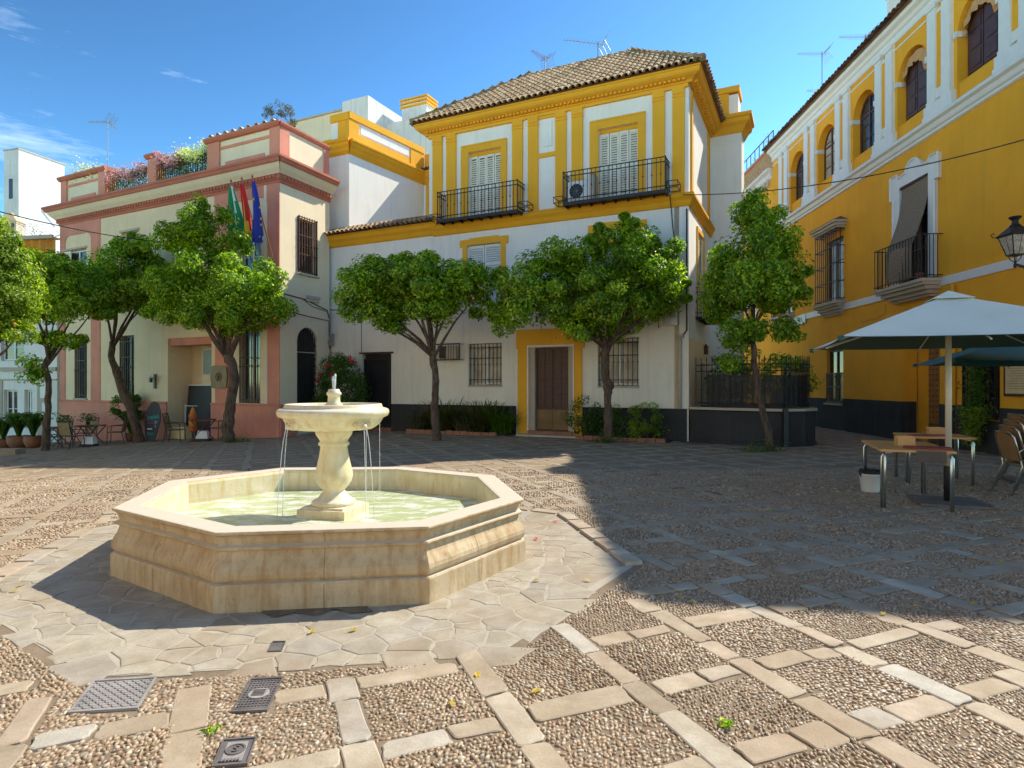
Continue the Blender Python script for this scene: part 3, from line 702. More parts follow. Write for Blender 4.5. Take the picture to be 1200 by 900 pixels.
# manhole covers
def text_mesh(body, size, ext=.002):
    cu = bpy.data.curves.new('t', 'FONT'); cu.body = body; cu.size = size; cu.extrude = ext; cu.align_x = 'CENTER'; cu.align_y = 'CENTER'; cu.resolution_u = 3
    o = bpy.data.objects.new('t', cu); COL.objects.link(o)
    dg = bpy.context.evaluated_depsgraph_get(); me = bpy.data.meshes.new_from_object(o.evaluated_get(dg)); bpy.data.objects.remove(o); bpy.data.curves.remove(cu)
    return me
def cover(corners, label, mat_frame, style):
    """corners: near-left, near-right, far-right, far-left in plan"""
    cx = sum(c[0] for c in corners)/4; cy = sum(c[1] for c in corners)/4
    ex = Vector(corners[1])-Vector(corners[0]); ey = Vector(corners[3])-Vector(corners[0])
    w, h = ex.length, ey.length; ang_ = math.atan2(ex.y, ex.x)
    t = thing('manhole_cover', label, 'manhole cover', (cx, cy, -.003), ang_)
    T = rootm(t); sk = (ey.x*math.cos(-ang_)-ey.y*math.sin(-ang_))/2.   # skew of the far side
    def P(u, v, z): return (u*w/2+v*sk, v*h/2, z)
    m = MB(T).mat(mat_frame)
    for (u0, u1, v0, v1) in ((-1, 1, -1, -.9), (-1, 1, .9, 1), (-1, -.93, -.9, .9), (.93, 1, -.9, .9)):
        m.add([P(u0, v0, -.02), P(u1, v0, -.02), P(u1, v1, -.02), P(u0, v1, -.02), P(u0, v0, .008), P(u1, v0, .008), P(u1, v1, .008), P(u0, v1, .008)], [(4, 5, 6, 7), (0, 1, 5, 4), (1, 2, 6, 5), (2, 3, 7, 6), (3, 0, 4, 7)])
    m.build('frame', t)
    m = MB(T).mat(mat_frame); m.add([P(-.92, -.89, .001), P(.92, -.89, .001), P(.92, .89, .001), P(-.92, .89, .001)], [(0, 1, 2, 3)])
    def bar(u0, v0, u1, v1, hw):
        a, b = Vector(P(u0, v0, 0)), Vector(P(u1, v1, 0)); d = (b-a).normalized(); n_ = Vector((-d.y, d.x, 0))*hw
        z = Vector((0, 0, .0055)); lo = Vector((0, 0, .001))
        m.add([a-n_+lo, b-n_+lo, b+n_+lo, a+n_+lo, a-n_+z, b-n_+z, b+n_+z, a+n_+z], [(4, 5, 6, 7), (0, 1, 5, 4), (1, 2, 6, 5), (2, 3, 7, 6), (3, 0, 4, 7)])
    if style == 'cross':
        for k_ in range(-6, 7):
            for s_ in (1, -1):
                c = k_*.28; u0, u1 = max(-.9, c-.85), min(.9, c+.85)
                if u1 > u0: bar(u0, s_*(u0-c), u1, s_*(u1-c), .0035)
    elif style == 'studs':
        for i in range(9):
            for j in range(13):
                u, v = -.8+1.6*i/8, -.82+1.64*j/12
                if (u*w)**2+(v*h)**2 < (.62*w)**2: continue
                bar(u-.05, v, u+.05, v, .0055)
    m.build('plate', t)
    if style == 'studs':
        m = MB(T); m.lathe([(w*.31, .001), (w*.31, .007), (w*.27, .008), (.001, .008)], (0, 0), 20); m.build('round_lid', t, 'manhole_steel')
        m = MB(T)
        for k_ in range(5): m.box(-w*.18, w*.18, -.03+k_*.014, -.025+k_*.014, .008, .011)
        m.build('ribs', t, 'manhole_iron')
    if style == 'letter':
        m = MB(T)
        m.mat('manhole_steel'); m.add([P(-.62, -.72, .004), P(.62, -.72, .004), P(.62, .72, .004), P(-.62, .72, .004)], [(0, 1, 2, 3)])
        m.mat('manhole_iron'); m.lathe([(.042, .004), (.042, .009), (.034, .009), (.034, .005)], (0, .012), 18)
        m.build('inset', t)
        for body, s_, yy in (('S', .062, .012),):
            tm = text_mesh(body, s_); tm.materials.append(MATS['manhole_iron']); o = link('lettering', tm, t); o.location = (0, yy, .008)
        m = MB(T)
        for k_ in range(6): m.box(-.042+k_*.014, -.034+k_*.014, -.072, -.058, .004, .009)
        m.build('raised_marks', t, 'manhole_iron')
cover([px(79.5, 835.3), px(161.8, 830), px(183.5, 793), px(109.8, 797.4)], 'grey square manhole cover with diagonal grid, left of the fountain foreground', 'manhole_steel', 'cross')
cover([px(272, 835), px(314.6, 832.5), px(328, 793), px(296, 795)], 'narrow iron cover with studs round a bluish disc, below the fountain', 'manhole_iron', 'studs')
cover([px(248.5, 899), px(290.8, 895.5), px(298, 863.5), px(262.6, 866.7)], 'small dark cover with a raised letter S in an oval at bottom edge', 'manhole_iron', 'letter')
cover([px(314, 763.5), px(330, 763), px(335, 751.5), px(319.5, 752)], 'tiny rusty square cover set in flagstones in front of fountain', 'manhole_iron', 'plain')
# fallen leaves, petals, moss tufts
def fallen(x, y, s_, mat, name, label, cat, grp):
    m = MB(Matrix.Translation((x, y, .004+gz(x, y))) @ Matrix.Rotation(rf.uniform(0, 6.28), 4, 'Z'))
    m.add([(-s_, 0, .003), (-s_*.3, s_*.42, .012), (s_*.4, s_*.3, .01), (s_, 0, .004), (s_*.4, -s_*.34, .012), (-s_*.3, -s_*.42, .006)], [(0, 5, 4, 3, 2, 1)[::-1], ])
    m.add([(-s_*1.5, .0, .004), (-s_, .003, .004), (-s_, -.003, .004)], [(0, 2, 1)])
    o = m.build(name, None, mat); tag(o, label, cat, grp)
LEAF_AT = ['at the front left corner of the fountain plinth', 'on flagstones close to the tiny square cover', 'just right of the two foreground shadow corner slabs', 'right of the fountain where flagstones end', 'on the sunlit strip below the shade at far right', 'on a shaded panel, left of a neighbouring leaf', 'on a shaded panel, right of a neighbouring leaf', 'in the shaded middle of the square', 'among shaded pebbles below the cafe table', 'near the right picture edge, lower of two', 'near the right picture edge, upper of two', 'on the pale slab crossing in the foreground centre', 'right at the shade boundary in front of the tables', 'on pebbles below the fountain front', 'by the left picture edge, farther one', 'by the left picture edge, nearer one', 'on pebbles at the bottom centre', 'on far shaded paving towards the planter wall', 'on paving between table and picture edge', 'on the ground beyond the kerb near leaning tree']
for i_, (x_, y_) in enumerate(((415, 739), (366, 741), (688, 681), (629, 681), (1035, 720), (797, 701), (812, 706), (839, 684), (1103, 668), (1173, 658), (1150, 648), (629, 811), (1075, 712), (560, 792), (18, 693), (25, 687), (530, 826), (790, 562), (1140, 708), (905, 600))):
    X, Y = px(x_, y_); fallen(X, Y, .035 if Y < 5 else .05, 'fallen_leaf', 'fallen_leaf', 'yellow fallen leaf '+LEAF_AT[i_], 'leaf', 'yellow leaves fallen on the paving')
for (x_, y_), lab in (((652, 612), 'pink flower petal on the ground just right of the fountain, farther from the camera'), ((628, 632), 'pink flower petal on the ground beside fountain plinth, nearer to the camera')):
    X, Y = px(x_, y_); fallen(X, Y, .042, 'red_petal', 'fallen_flower', lab, 'flower', None)
def tuft(x, y, n_, h, mat, label, spread=.09, nm='weed_tuft'):
    C = np.stack([rng.normal(x, spread, n_), rng.normal(y, spread*.7, n_), np.abs(rng.normal(0, h*.5, n_))+.01+gz(x, y)], 1)
    V_, F_ = leaf_cloud(C, np.tile([0, -.3, .6], (n_, 1)), .035, mat, .4, .8)
    tag(link(nm, np_mesh(nm, V_, F_, mat)), label, 'weeds', None, 'stuff')
X, Y = px(851, 850); tuft(X, Y, 34, .010, 'orange_leaf', 'small bright green weed tuft growing between foreground paving slabs', .02)
X, Y = px(246, 858); tuft(X, Y, 20, .010, 'orange_leaf', 'lime green leaf tuft beside the small dark manhole cover', .02)

wpx = [(300, 714), (330, 708), (372, 705), (420, 704), (446, 701), (452, 707), (430, 711), (438, 717), (412, 719), (392, 714), (370, 722), (345, 718), (322, 724)]
tag(link('wet_patch', fast_mesh('wet_patch', [(*px(a, b), .0035) for a, b in wpx], [tuple(range(len(wpx)))[::-1]], ['wet_stone_dark']), apron), kind='stuff') if False else link('wet_patch', fast_mesh('wet_patch', [(*px(a, b), .0035) for a, b in wpx], [tuple(range(len(wpx)))[::-1]], ['wet_stone_dark']), apron)
# ================================================================ FOUNTAIN
ft = thing('fountain', 'octagonal stone fountain with pedestal bowl and spouting water in the plaza', 'fountain', (FC[0], FC[1], 0))
def ring_strip(mb, prof):
    """sweep profile [(offset,z)] round the octagon"""
    n = len(prof); vs_ = []
    for o_, z in prof: vs_ += [(x, y, z) for x, y in offs(RIM, o_)]
    fs = [(i*8+k, i*8+(k+1) % 8, (i+1)*8+(k+1) % 8, (i+1)*8+k) for i in range(n-1) for k in range(8)]
    mb.add(vs_, fs)
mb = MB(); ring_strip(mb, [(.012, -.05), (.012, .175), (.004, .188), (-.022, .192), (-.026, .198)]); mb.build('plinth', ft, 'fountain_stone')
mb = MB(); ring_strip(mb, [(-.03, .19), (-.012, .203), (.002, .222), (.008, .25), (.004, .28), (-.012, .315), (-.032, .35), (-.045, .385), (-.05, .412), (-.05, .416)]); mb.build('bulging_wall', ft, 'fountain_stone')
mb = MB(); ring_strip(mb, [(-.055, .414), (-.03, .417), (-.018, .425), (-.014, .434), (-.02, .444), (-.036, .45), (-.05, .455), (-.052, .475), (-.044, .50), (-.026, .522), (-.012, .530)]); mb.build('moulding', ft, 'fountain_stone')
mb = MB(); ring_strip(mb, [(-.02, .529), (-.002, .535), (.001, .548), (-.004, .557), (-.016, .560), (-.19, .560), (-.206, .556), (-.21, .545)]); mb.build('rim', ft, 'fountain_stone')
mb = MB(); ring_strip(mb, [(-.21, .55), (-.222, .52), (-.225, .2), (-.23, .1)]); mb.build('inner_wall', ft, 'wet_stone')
mb = MB(); ring_strip(mb, [(-.2245, .318), (-.2215, .320), (-.2215, .338), (-.2245, .342)]); mb.build('algae_line', ft, 'algae_line')
for k in range(8):      # vertical joints between the stone blocks
    for t_, prof in ((.5 if k % 2 else .46, [(.0135, .0), (.0135, .172), (-.020, .195), (.0035, .222), (.0095, .25), (.0055, .28), (-.0105, .315), (-.0305, .35), (-.0435, .385), (-.0485, .412)]), (.5, [(-.0425, .46), (-.050, .475), (-.0425, .50), (-.0245, .522), (.0025, .535), (.0025, .548)])):
        m = MB(); vs_ = []
        for o_, z in prof:
            q = offs(RIM, o_); a, b = Vector(q[k]), Vector(q[(k+1) % 8]); d = (b-a).normalized()*.0022; c = a.lerp(b, t_); vs_ += [(c.x-d.x, c.y-d.y, z), (c.x+d.x, c.y+d.y, z)]
        m.add(vs_, [(2*i, 2*i+1, 2*i+3, 2*i+2) for i in range(len(prof)-1)]); m.build('block_joint', ft, 'joint_dark')
# water surface, rippled grid clipped to the basin
mb = MB(); wp = offs(RIM, -.222); mb.add([(x, y, .315) for x, y in wp]+[(FC[0], FC[1], .315)], [(k, (k+1) % 8, 8) for k in range(8)]); mb.build('water_surface', ft, 'fountain_water')
T = Matrix.Translation((FC[0], FC[1], 0)) @ Matrix.Rotation(R_(-14), 4, 'Z')
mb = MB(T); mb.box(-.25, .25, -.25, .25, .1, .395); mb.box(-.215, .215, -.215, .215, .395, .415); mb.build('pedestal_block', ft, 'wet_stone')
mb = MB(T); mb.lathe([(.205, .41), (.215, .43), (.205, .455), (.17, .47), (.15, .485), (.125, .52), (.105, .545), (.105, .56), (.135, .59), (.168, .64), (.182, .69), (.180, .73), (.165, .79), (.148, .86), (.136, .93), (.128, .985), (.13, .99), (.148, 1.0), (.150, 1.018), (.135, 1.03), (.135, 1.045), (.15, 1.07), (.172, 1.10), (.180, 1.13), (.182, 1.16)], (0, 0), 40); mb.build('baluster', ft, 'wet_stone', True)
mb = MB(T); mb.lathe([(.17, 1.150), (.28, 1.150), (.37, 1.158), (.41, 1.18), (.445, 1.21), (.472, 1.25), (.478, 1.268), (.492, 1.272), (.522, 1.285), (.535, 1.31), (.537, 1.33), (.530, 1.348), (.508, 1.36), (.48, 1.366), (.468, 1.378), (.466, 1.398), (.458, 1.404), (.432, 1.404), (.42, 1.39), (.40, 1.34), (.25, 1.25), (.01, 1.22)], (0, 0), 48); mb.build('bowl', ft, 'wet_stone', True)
mb = MB(T); mb.add([(.405*math.cos(2*math.pi*k/32), .405*math.sin(2*math.pi*k/32), 1.352) for k in range(32)], [tuple(range(32))]); mb.build('bowl_water', ft, 'fountain_water')
mb = MB(T); mb.lathe([(.085, 1.30), (.085, 1.40), (.062, 1.42), (.058, 1.47), (.06, 1.485), (.072, 1.495), (.072, 1.515), (.058, 1.525), (.055, 1.545), (.045, 1.55), (.02, 1.55)], (0, 0), 20); mb.build('finial', ft, 'wet_stone', True)
# four carved masks under the lip, with paired streams
for k in range(4):
    a = R_(-40+90*k); T2 = Matrix.Translation((FC[0], FC[1], 0)) @ Matrix.Rotation(a, 4, 'Z')
    mb = MB(T2)
    mb.lathe([(.01, 1.165), (.04, 1.17), (.062, 1.195), (.068, 1.225), (.055, 1.255), (.02, 1.27)], (.437, 0), 12, .8, 1.2)
    mb.lathe([(.008, 1.175), (.026, 1.18), (.03, 1.20), (.02, 1.222)], (.49, 0), 10)
    for s_ in (1, -1):
        mb.lathe([(.006, 1.19), (.022, 1.2), (.026, 1.225), (.016, 1.248)], (.453, s_*.075), 8)
        mb.lathe([(.004, 1.222), (.013, 1.228), (.01, 1.24)], (.488, s_*.026), 8)
    mb.build('mask_spout', ft, 'wet_stone', True)
    for s_ in ((1, -1) if k in (0, 3) else ()):
        p = []
        for i in range(13):
            t = i/12*.42; p.append((.50+.20*t, s_*(.012+.09*t), 1.185-.25*t-4.9*t*t))
        p = [q for q in p if q[2] > .30]
        mb = MB(T2); mb.tube(p, [.0042-.0014*i/len(p) for i in range(len(p))], 5); mb.build('water_stream', ft, 'falling_water', True)
# drips from the lip, tiny
for k in range(2):
    a = R_(40+k*25); x, y = FC[0]+.50*math.cos(a), FC[1]+.50*math.sin(a)
    mb = MB(); mb.tube([(x, y, 1.27), (x, y, 1.0), (x+.002, y, .32)], .0022, 4); mb.build('water_drip', ft, 'falling_water')
mb = MB(Matrix.Translation((FC[0], FC[1], 0))); rj = random.Random(3)
for k in range(5):
    a = k*1.3; p = [(.012*math.cos(a)*(i/6+.3), .012*math.sin(a)*(i/6+.3), 1.545+.155*math.sin(i/6*1.57)*(1-.08*k)) for i in range(7)]
    mb.tube(p, [.012, .013, .014, .012, .013, .010, .005], 6)
mb.build('water_jet', ft, 'falling_water', True)

# ================================================================ OPENINGS
def louvre(mb, u0, u1, z0, z1, y, leaves=2, slat=.072):
    """louvred leaves: stiles, rails and tilted slats"""
    w = (u1-u0)/leaves
    for i in range(leaves):
        a, b = u0+i*w+.004, u0+(i+1)*w-.004; st_ = .045
        mb.box(a, a+st_, y, y+.04, z0, z1); mb.box(b-st_, b, y, y+.04, z0, z1)
        for zc in (z0, (z0+z1)/2-.04, z1-.08): mb.box(a+st_, b-st_, y+.002, y+.038, zc, zc+.08)
        n = int((z1-z0)/slat)
        for k in range(n):
            z = z0+.08+k*slat
            if z > z1-.1: break
            mb.add([(a+st_, y+.004, z), (b-st_, y+.004, z), (b-st_, y+.036, z+slat*.80), (a+st_, y+.036, z+slat*.80), (a+st_, y+.010, z-.006), (b-st_, y+.010, z-.006)], [(0, 1, 2, 3), (4, 5, 1, 0)])
def casement(parent, T, u0, u1, z0, z1, y, mat='dark_wood', glass='dark_glass', mull=1, bars=2, arch=False, name='window', fw=.06):
    """window part with frame, panes behind; returns the part object"""
    mb = MB(T)
    if arch:
        r = (u1-u0)/2; sp = z1-r; cx = (u0+u1)/2
        arc = [(cx+r*math.cos(math.pi*k/12), sp+r*math.sin(math.pi*k/12)) for k in range(13)]
        arci = [(cx+(r-fw)*math.cos(math.pi*k/12), sp+(r-fw)*math.sin(math.pi*k/12)) for k in range(13)]
        for k in range(12):
            p, q, pi, qi = arc[k], arc[k+1], arci[k], arci[k+1]
            mb.plate([p, q, qi, pi][::-1], y, y+.06)
        mb.box(u0, u0+fw, y, y+.06, z0, sp); mb.box(u1-fw, u1, y, y+.06, z0, sp); top = z1-.01
        mb.box(u0+fw, u1-fw, y+.003, y+.055, sp-.03, sp+.03)
    else:
        mb.box(u0, u0+fw, y, y+.06, z0, z1); mb.box(u1-fw, u1, y, y+.06, z0, z1); mb.box(u0+fw, u1-fw, y+.001, y+.059, z1-fw, z1); top = z1
    mb.box(u0+fw, u1-fw, y+.001, y+.059, z0, z0+fw)
    for i in range(mull):
        c = u0+(u1-u0)*(i+1)/(mull+1); mb.box(c-.035, c+.035, y-.008, y+.05, z0+fw, top-fw)
    for k in range(bars):
        zc = z0+(z1-z0)*(k+1)/(bars+1); mb.box(u0+fw, u1-fw, y+.01, y+.045, zc-.014, zc+.014)
    o = mb.build(name, parent, mat)
    mb = MB(T)
    if arch: mb.plate([(u0+.01, z0)]+[(u1-.01, z0)]+[(cx+(r-.01)*math.cos(math.pi*k/12), sp+(r-.01)*math.sin(math.pi*k/12)) for k in range(13)], y+.03, y+.05)
    else: mb.box(u0+.01, u1-.01, y+.03, y+.05, z0+.01, z1-.01)
    mb.build('pane', o, glass)
    return o
def grille(parent, T, u0, u1, z0, z1, y, nv, zr, mat='iron_dark', r=.011, out=0., collars=True, name='grille'):
    mb = MB(T)
    for i in range(nv):
        u = u0+(u1-u0)*i/(nv-1); mb.box(u-r, u+r, y-r, y+r, z0, z1)
        if collars:
            for z in [(z0+z1)/2]: mb.box(u-r*2, u+r*2, y-r*2, y+r*2, z-.02, z+.02)
    for z in zr: mb.box(u0-.03, u1+.03, y-r*1.5, y+r*1.5, z-.012, z+.012)
    if out:
        for side in (u0, u1):
            n2 = max(2, int(out/.12))
            for j in range(1, n2): yy = y+out*j/n2; mb.box(side-r, side+r, yy-r, yy+r, z0, z1)
            for z in zr: mb.box(side-r*1.5, side+r*1.5, y+r*1.5, y+out, z-.0115, z+.0115)
    return mb.build(name, parent, mat)
def balcony(parent, T, u0, u1, zf, zt, out, mat='iron_black', sp=.125, boxes=True, belly=False):
    mb = MB(T)
    # floor plate with brackets
    mb.box(u0, u1, -out, -.02, zf-.06, zf-.02)
    for i in range(int((u1-u0)/.35)+1):
        u = u0+.02+(u1-u0-.04)*i/int((u1-u0)/.35); mb.box(u-.02, u+.02, -out-.01, -.02, zf-.12, zf-.0605)
    mb.box(u0-.01, u1+.01, -out-.02, -out+.02, zf-.10, zf-.015)
    o = mb.build('balcony', parent, mat)
    mb = MB(T); n = int((u1-u0)/sp)
    for i in range(n+1):
        u = u0+(u1-u0)*i/n; big = i in (0, n); r = .014 if big else .008
        mb.box(u-r, u+r, -out-r, -out+r, zf-.02, zt+(.03 if big else 0))
        if i % 2: mb.box(u-.018, u+.018, -out-.018, -out+.018, zf+(zt-zf)*.45, zf+(zt-zf)*.45+.035)
    for z in (zf+.08, zt-.13, zt): mb.box(u0, u1, -out-.013, -out+.013, z-.012, z+.012)
    m2 = int(out/sp)
    for side in (u0, u1):
        for j in range(1, m2+1): yy = -out+out*j/(m2+.5); mb.box(side-.008, side+.008, yy-.008, yy+.008, zf-.02, zt)
        for z in (zf+.08, zt-.13, zt): mb.box(side-.012, side+.012, -out+.013, -.01, z-.0115, z+.0115)
    mb.build('railing', o, mat)
    if boxes:
        for side, d in ((u0, -1), (u1, 1)):
            mb = MB(T); a, b = sorted((side+d*.03, side+d*.32))
            for yy in (-out+.02, -.1):
                for z in (zf+.02, zf+.2): mb.box(a, b, yy-.008, yy+.008, z-.01, z+.01)
            for uu in (a, b):
                for z in (zf+.02, zf+.2): mb.box(uu-.008, uu+.008, -out+.02, -.1, z-.009, z+.009)
                for yy in (-out+.02, -.1): mb.box(uu-.0075, uu+.0075, yy-.0075, yy+.0075, zf+.02, zf+.2)
            mb.build('planter_rack', o, mat)
    return o
# ---------------------------------------------------------------- tiles
def tile_verts(L, r0, r1, seg=5, flip=1, th=.014):
    """barrel tile along +y (up-slope) starting at y=0, z up"""
    vs_ = []
    for (yy, r) in ((0, r0), (L, r1)):
        for k in range(seg+1):
            t = math.pi*k/seg; vs_.append((r*math.cos(t), yy, r*math.sin(t)*flip*.8))
    for k in range(seg+1):
        t = math.pi*k/seg; vs_.append(((r0-th)*math.cos(t), 0, (r0-th)*math.sin(t)*flip*.8))
    n = seg+1; fs = [(k, n+k, n+k+1, k+1) for k in range(seg)]+[(2*n+k, k, k+1, 2*n+k+1) for k in range(seg)]
    return vs_, fs
def tile_plane(mb, O, ax, up, width, height, inside_fn, sp=.20, ex=.30):
    """cover a sloped plane: O bottom-left corner, ax along eave, up along slope (unit vectors)"""
    O, ax, up = Vector(O), Vector(ax).normalized(), Vector(up).normalized(); nrm = ax.cross(up)
    tv, tf = tile_verts(ex*1.18, .088, .07); cv, cf = tile_verts(ex*1.18, .07, .085, 4, -1)
    nrow = int(height/ex)+1; ncol = int(width/sp)
    for j in range(nrow):
        for i in range(ncol+1):
            u, v = i*sp+random.uniform(-.006, .006), j*ex+random.uniform(-.008, .008)
            if not inside_fn(u, v+.1): continue
            for vv, ff_, du, dz in ((tv, tf, 0, .035), (cv, cf, sp/2, .06)):
                if dz == .06 and not inside_fn(u+du, v+.1): continue
                if dz == .06: dz = .055
                tilt = .02
                mb.add([O+ax*(u+du+p[0])+up*(v+p[1]-(0.05 if j == 0 and du == 0 else 0))+nrm*(dz+p[2]-p[1]*.03+tilt) for p in vv], ff_)
def antenna(x, y, z0, h, L, label, ang=0., tilt=0.):
    t = thing('tv_antenna', label, 'antenna', (x, y, z0)); T = rootm(t) @ Matrix.Rotation(ang, 4, 'Z')
    mb = MB(T); mb.tube([(0, 0, -.3), (0, 0, h)], .02, 6); mb.build('mast', t, 'galvanised')
    mb = MB(T); mb.tube([(-L, 0, h-.08+tilt*L), (.25*L, 0, h-.08-tilt*.2*L)], .012, 5)
    for k in range(11):
        u = -L+.1*L*k; w_ = .10+.012*k; mb.tube([(u, -w_, h-.08-tilt*u), (u, w_, h-.08-tilt*u)], .007, 4)
    mb.build('boom', t, 'galvanised')
    mb = MB(T)
    for s_ in (1, -1):
        for k in range(4): mb.tube([(.12*L+.05*k, -.3, h-.08+s_*(.05+.07*k)), (.12*L+.05*k, .3, h-.08+s_*(.05+.07*k))], .007, 4)
        for yy in (-.28, 0, .28): mb.tube([(.12*L, yy, h-.08), (.12*L+.2, yy, h-.08+s_*.34)], .007, 4)
    mb.build('reflector', t, 'galvanised')

# ================================================================ WHITE AND YELLOW HOUSE (centre)
W0 = (-6.81, 22.806); WA = math.atan2(-.43273, .90152); TW = fr(W0, WA)
wh = thing('townhouse', 'white house with yellow pilasters, two iron balconies and hipped tile roof', 'house', (W0[0], W0[1], 0), WA)
# lower facade
low_holes = [(1.58, 2.85, -.1, 2.68), (5.97, 7.19, 1.56, 2.92), (8.16, 9.62, -.02, 2.74, False, .22), (10.39, 11.63, 1.54, 2.95),
             (5.92, 7.17, 4.85, 6.15, False, .10), (10.36, 11.6, 4.85, 6.15, False, .10)]
mb = MB(TW).mat('lower_white_stucco')
wall_panel(mb, 0, 13.03, -.5, 4.2, [h for h in low_holes if h[3] < 4.2])
mb.mat('white_stucco')
wall_panel(mb, 0, 13.03, 4.2, 6.62, [h for h in low_holes if h[3] > 4.2])
mb.build('lower_wall', wh)
mb = MB(TW).mat('white_stucco')
wall_panel(mb, 4.43, 13.03, 6.62, 10.1, [(5.97, 7.17, 6.95, 9.2, False, .16), (10.42, 11.6, 6.95, 9.17, False, .16)])
# left side, back and right side walls of the block
mb.box(4.431, 4.60, .02, 4.6, 4.3, 10.2); mb.box(4.60, 12.8, 4.35, 4.6, 4.3, 10.2)
mb.build('upper_wall', wh)
TS = TW @ Matrix.Translation((13.03, 0, 0)) @ Matrix.Rotation(R_(90), 4, 'Z')    # right side face, u goes back
mb = MB(TS).mat('white_stucco'); wall_panel(mb, 0, 4.2, 2.9, 10.2, [(1.45, 2.6, 3.62, 6.2, False, .08)])
mb.mat('cream_stucco'); wall_panel(mb, 0, 4.2, -.2, 2.9, [(2.3, 3.1, -.1, 2.25)])
mb.box(0.0, 4.2, .26, .4, -.2, 10.2)
mb.build('side_wall', wh)
mb = MB(TW).mat('white_stucco'); mb.box(0, 13.0, .45, .6, -.3, 6.5); mb.box(4.62, 12.9, 4.62, 9.5, 0, 9.6); mb.build('inner_wall', wh)
# dado and base moulding
for i, (a, b) in enumerate(((2.86, 7.70), (9.92, 12.98))):
    mb = MB(TW).mat('dark_dado'); mb.box(a, b, -.028, .0, -.3, .86); mb.moulding(a, b, [(.028, .86), (.05, .87), (.05, .90), (.028, .905)]); mb.box(a, b, -.04, -.0281, -.3, .10)
    mb.build('dado', wh)
# mid string course with mouldings, front and side
def yband(T_, a, b, z0, z1, out, e0=0., e1=0.):
    m = MB(T_); h = z1-z0
    m.moulding(a, b, [(.02, z0), (.05, z0+.02), (out*.5, z0+h*.3), (out*.55, z0+h*.45), (out*.85, z0+h*.62), (out, z0+h*.7), (out, z1-.03), (out-.02, z1)], 0, e0, e1); return m
yband(TW, 4.62, 13.03, 6.58, 6.93, .17, 0, 1).build('string_course', wh, 'deep_yellow_trim')
yband(TS, 0, 4.2, 6.58, 6.93, .17, 1, 0).build('string_course', wh, 'deep_yellow_trim')
# pilasters with necking rings
for a, b in ((4.60, 4.97), (5.14, 5.51), (7.58, 7.94), (8.13, 8.47), (9.05, 9.40), (9.58, 9.93), (12.03, 12.37), (12.59, 12.92)):
    mb = MB(TW); mb.box(a, b, -.06, 0, 6.94, 9.895); mb.moulding(a-.005, b+.005, [(.062, 9.64), (.082, 9.655), (.082, 9.685), (.062, 9.70)], 0, 0, 0)
    mb.box(a, b, -.085, -.0605, 9.74, 9.895); mb.build('pilaster', wh, 'yellow_stucco')
mb = MB(TW); mb.box(8.47, 9.05, -.05, 0, 8.62, 8.75); mb.box(8.47, 9.05, -.05, 0, 9.82, 9.895); mb.box(8.47, 9.05, -.05, 0, 6.94, 7.0); mb.build_each('panel_rail', wh, 'yellow_stucco')
mb = MB(TW); mb.box(8.62, 8.92, -.03, 0, 8.95, 9.72); mb.build('raised_panel', wh, 'white_stucco')
for a, b in ((.28, .50), (3.55, 3.85)):
    mb = MB(TS); mb.box(a, b, -.05, 0, 6.94, 9.895); mb.build('pilaster', wh, 'yellow_stucco')
for (a, b) in ((4.43, 13.03),):
    mb = MB(TW); mb.box(a, b, -.07, -.0, 9.90, 10.01); mb.build('architrave', wh, 'yellow_stucco')
# cornice with dentils, front and side
CP = [(.05, 9.99), (.10, 10.0), (.12, 10.05), (.18, 10.09), (.26, 10.12), (.32, 10.16), (.35, 10.21), (.35, 10.27), (.38, 10.29), (.38, 10.33)]
mb = MB(TW); mb.moulding(4.43, 13.03, CP, 0, 1, 1); mb.build('cornice', wh, 'yellow_stucco')
mb = MB(TS); mb.moulding(0, 4.6, CP, 0, 1, 0); mb.build('cornice', wh, 'yellow_stucco')
TL = TW @ Matrix.Translation((4.43, 4.6, 0)) @ Matrix.Rotation(R_(-90), 4, 'Z')
mb = MB(TL); mb.moulding(0, 4.6, CP, 0, 0, 1); mb.build('cornice', wh, 'yellow_stucco')
mb = MB(TW)
for i in range(int(8.6/.13)): u = 4.45+i*.13; mb.box(u, u+.06, -.22, -.11, 10.04, 10.10)
for i in range(20): 
    m0 = MB(TS); m0.box(.05+i*.2, .15+i*.2, -.24, -.11, 10.03, 10.105); mb.v += m0.v; n_ = len(mb.v)-len(m0.v); mb.f += [tuple(k+n_ for k in f) for f in m0.f]; mb.m += [0]*len(m0.f)
tag(mb.build('dentils', wh, 'yellow_stucco'), kind='stuff')
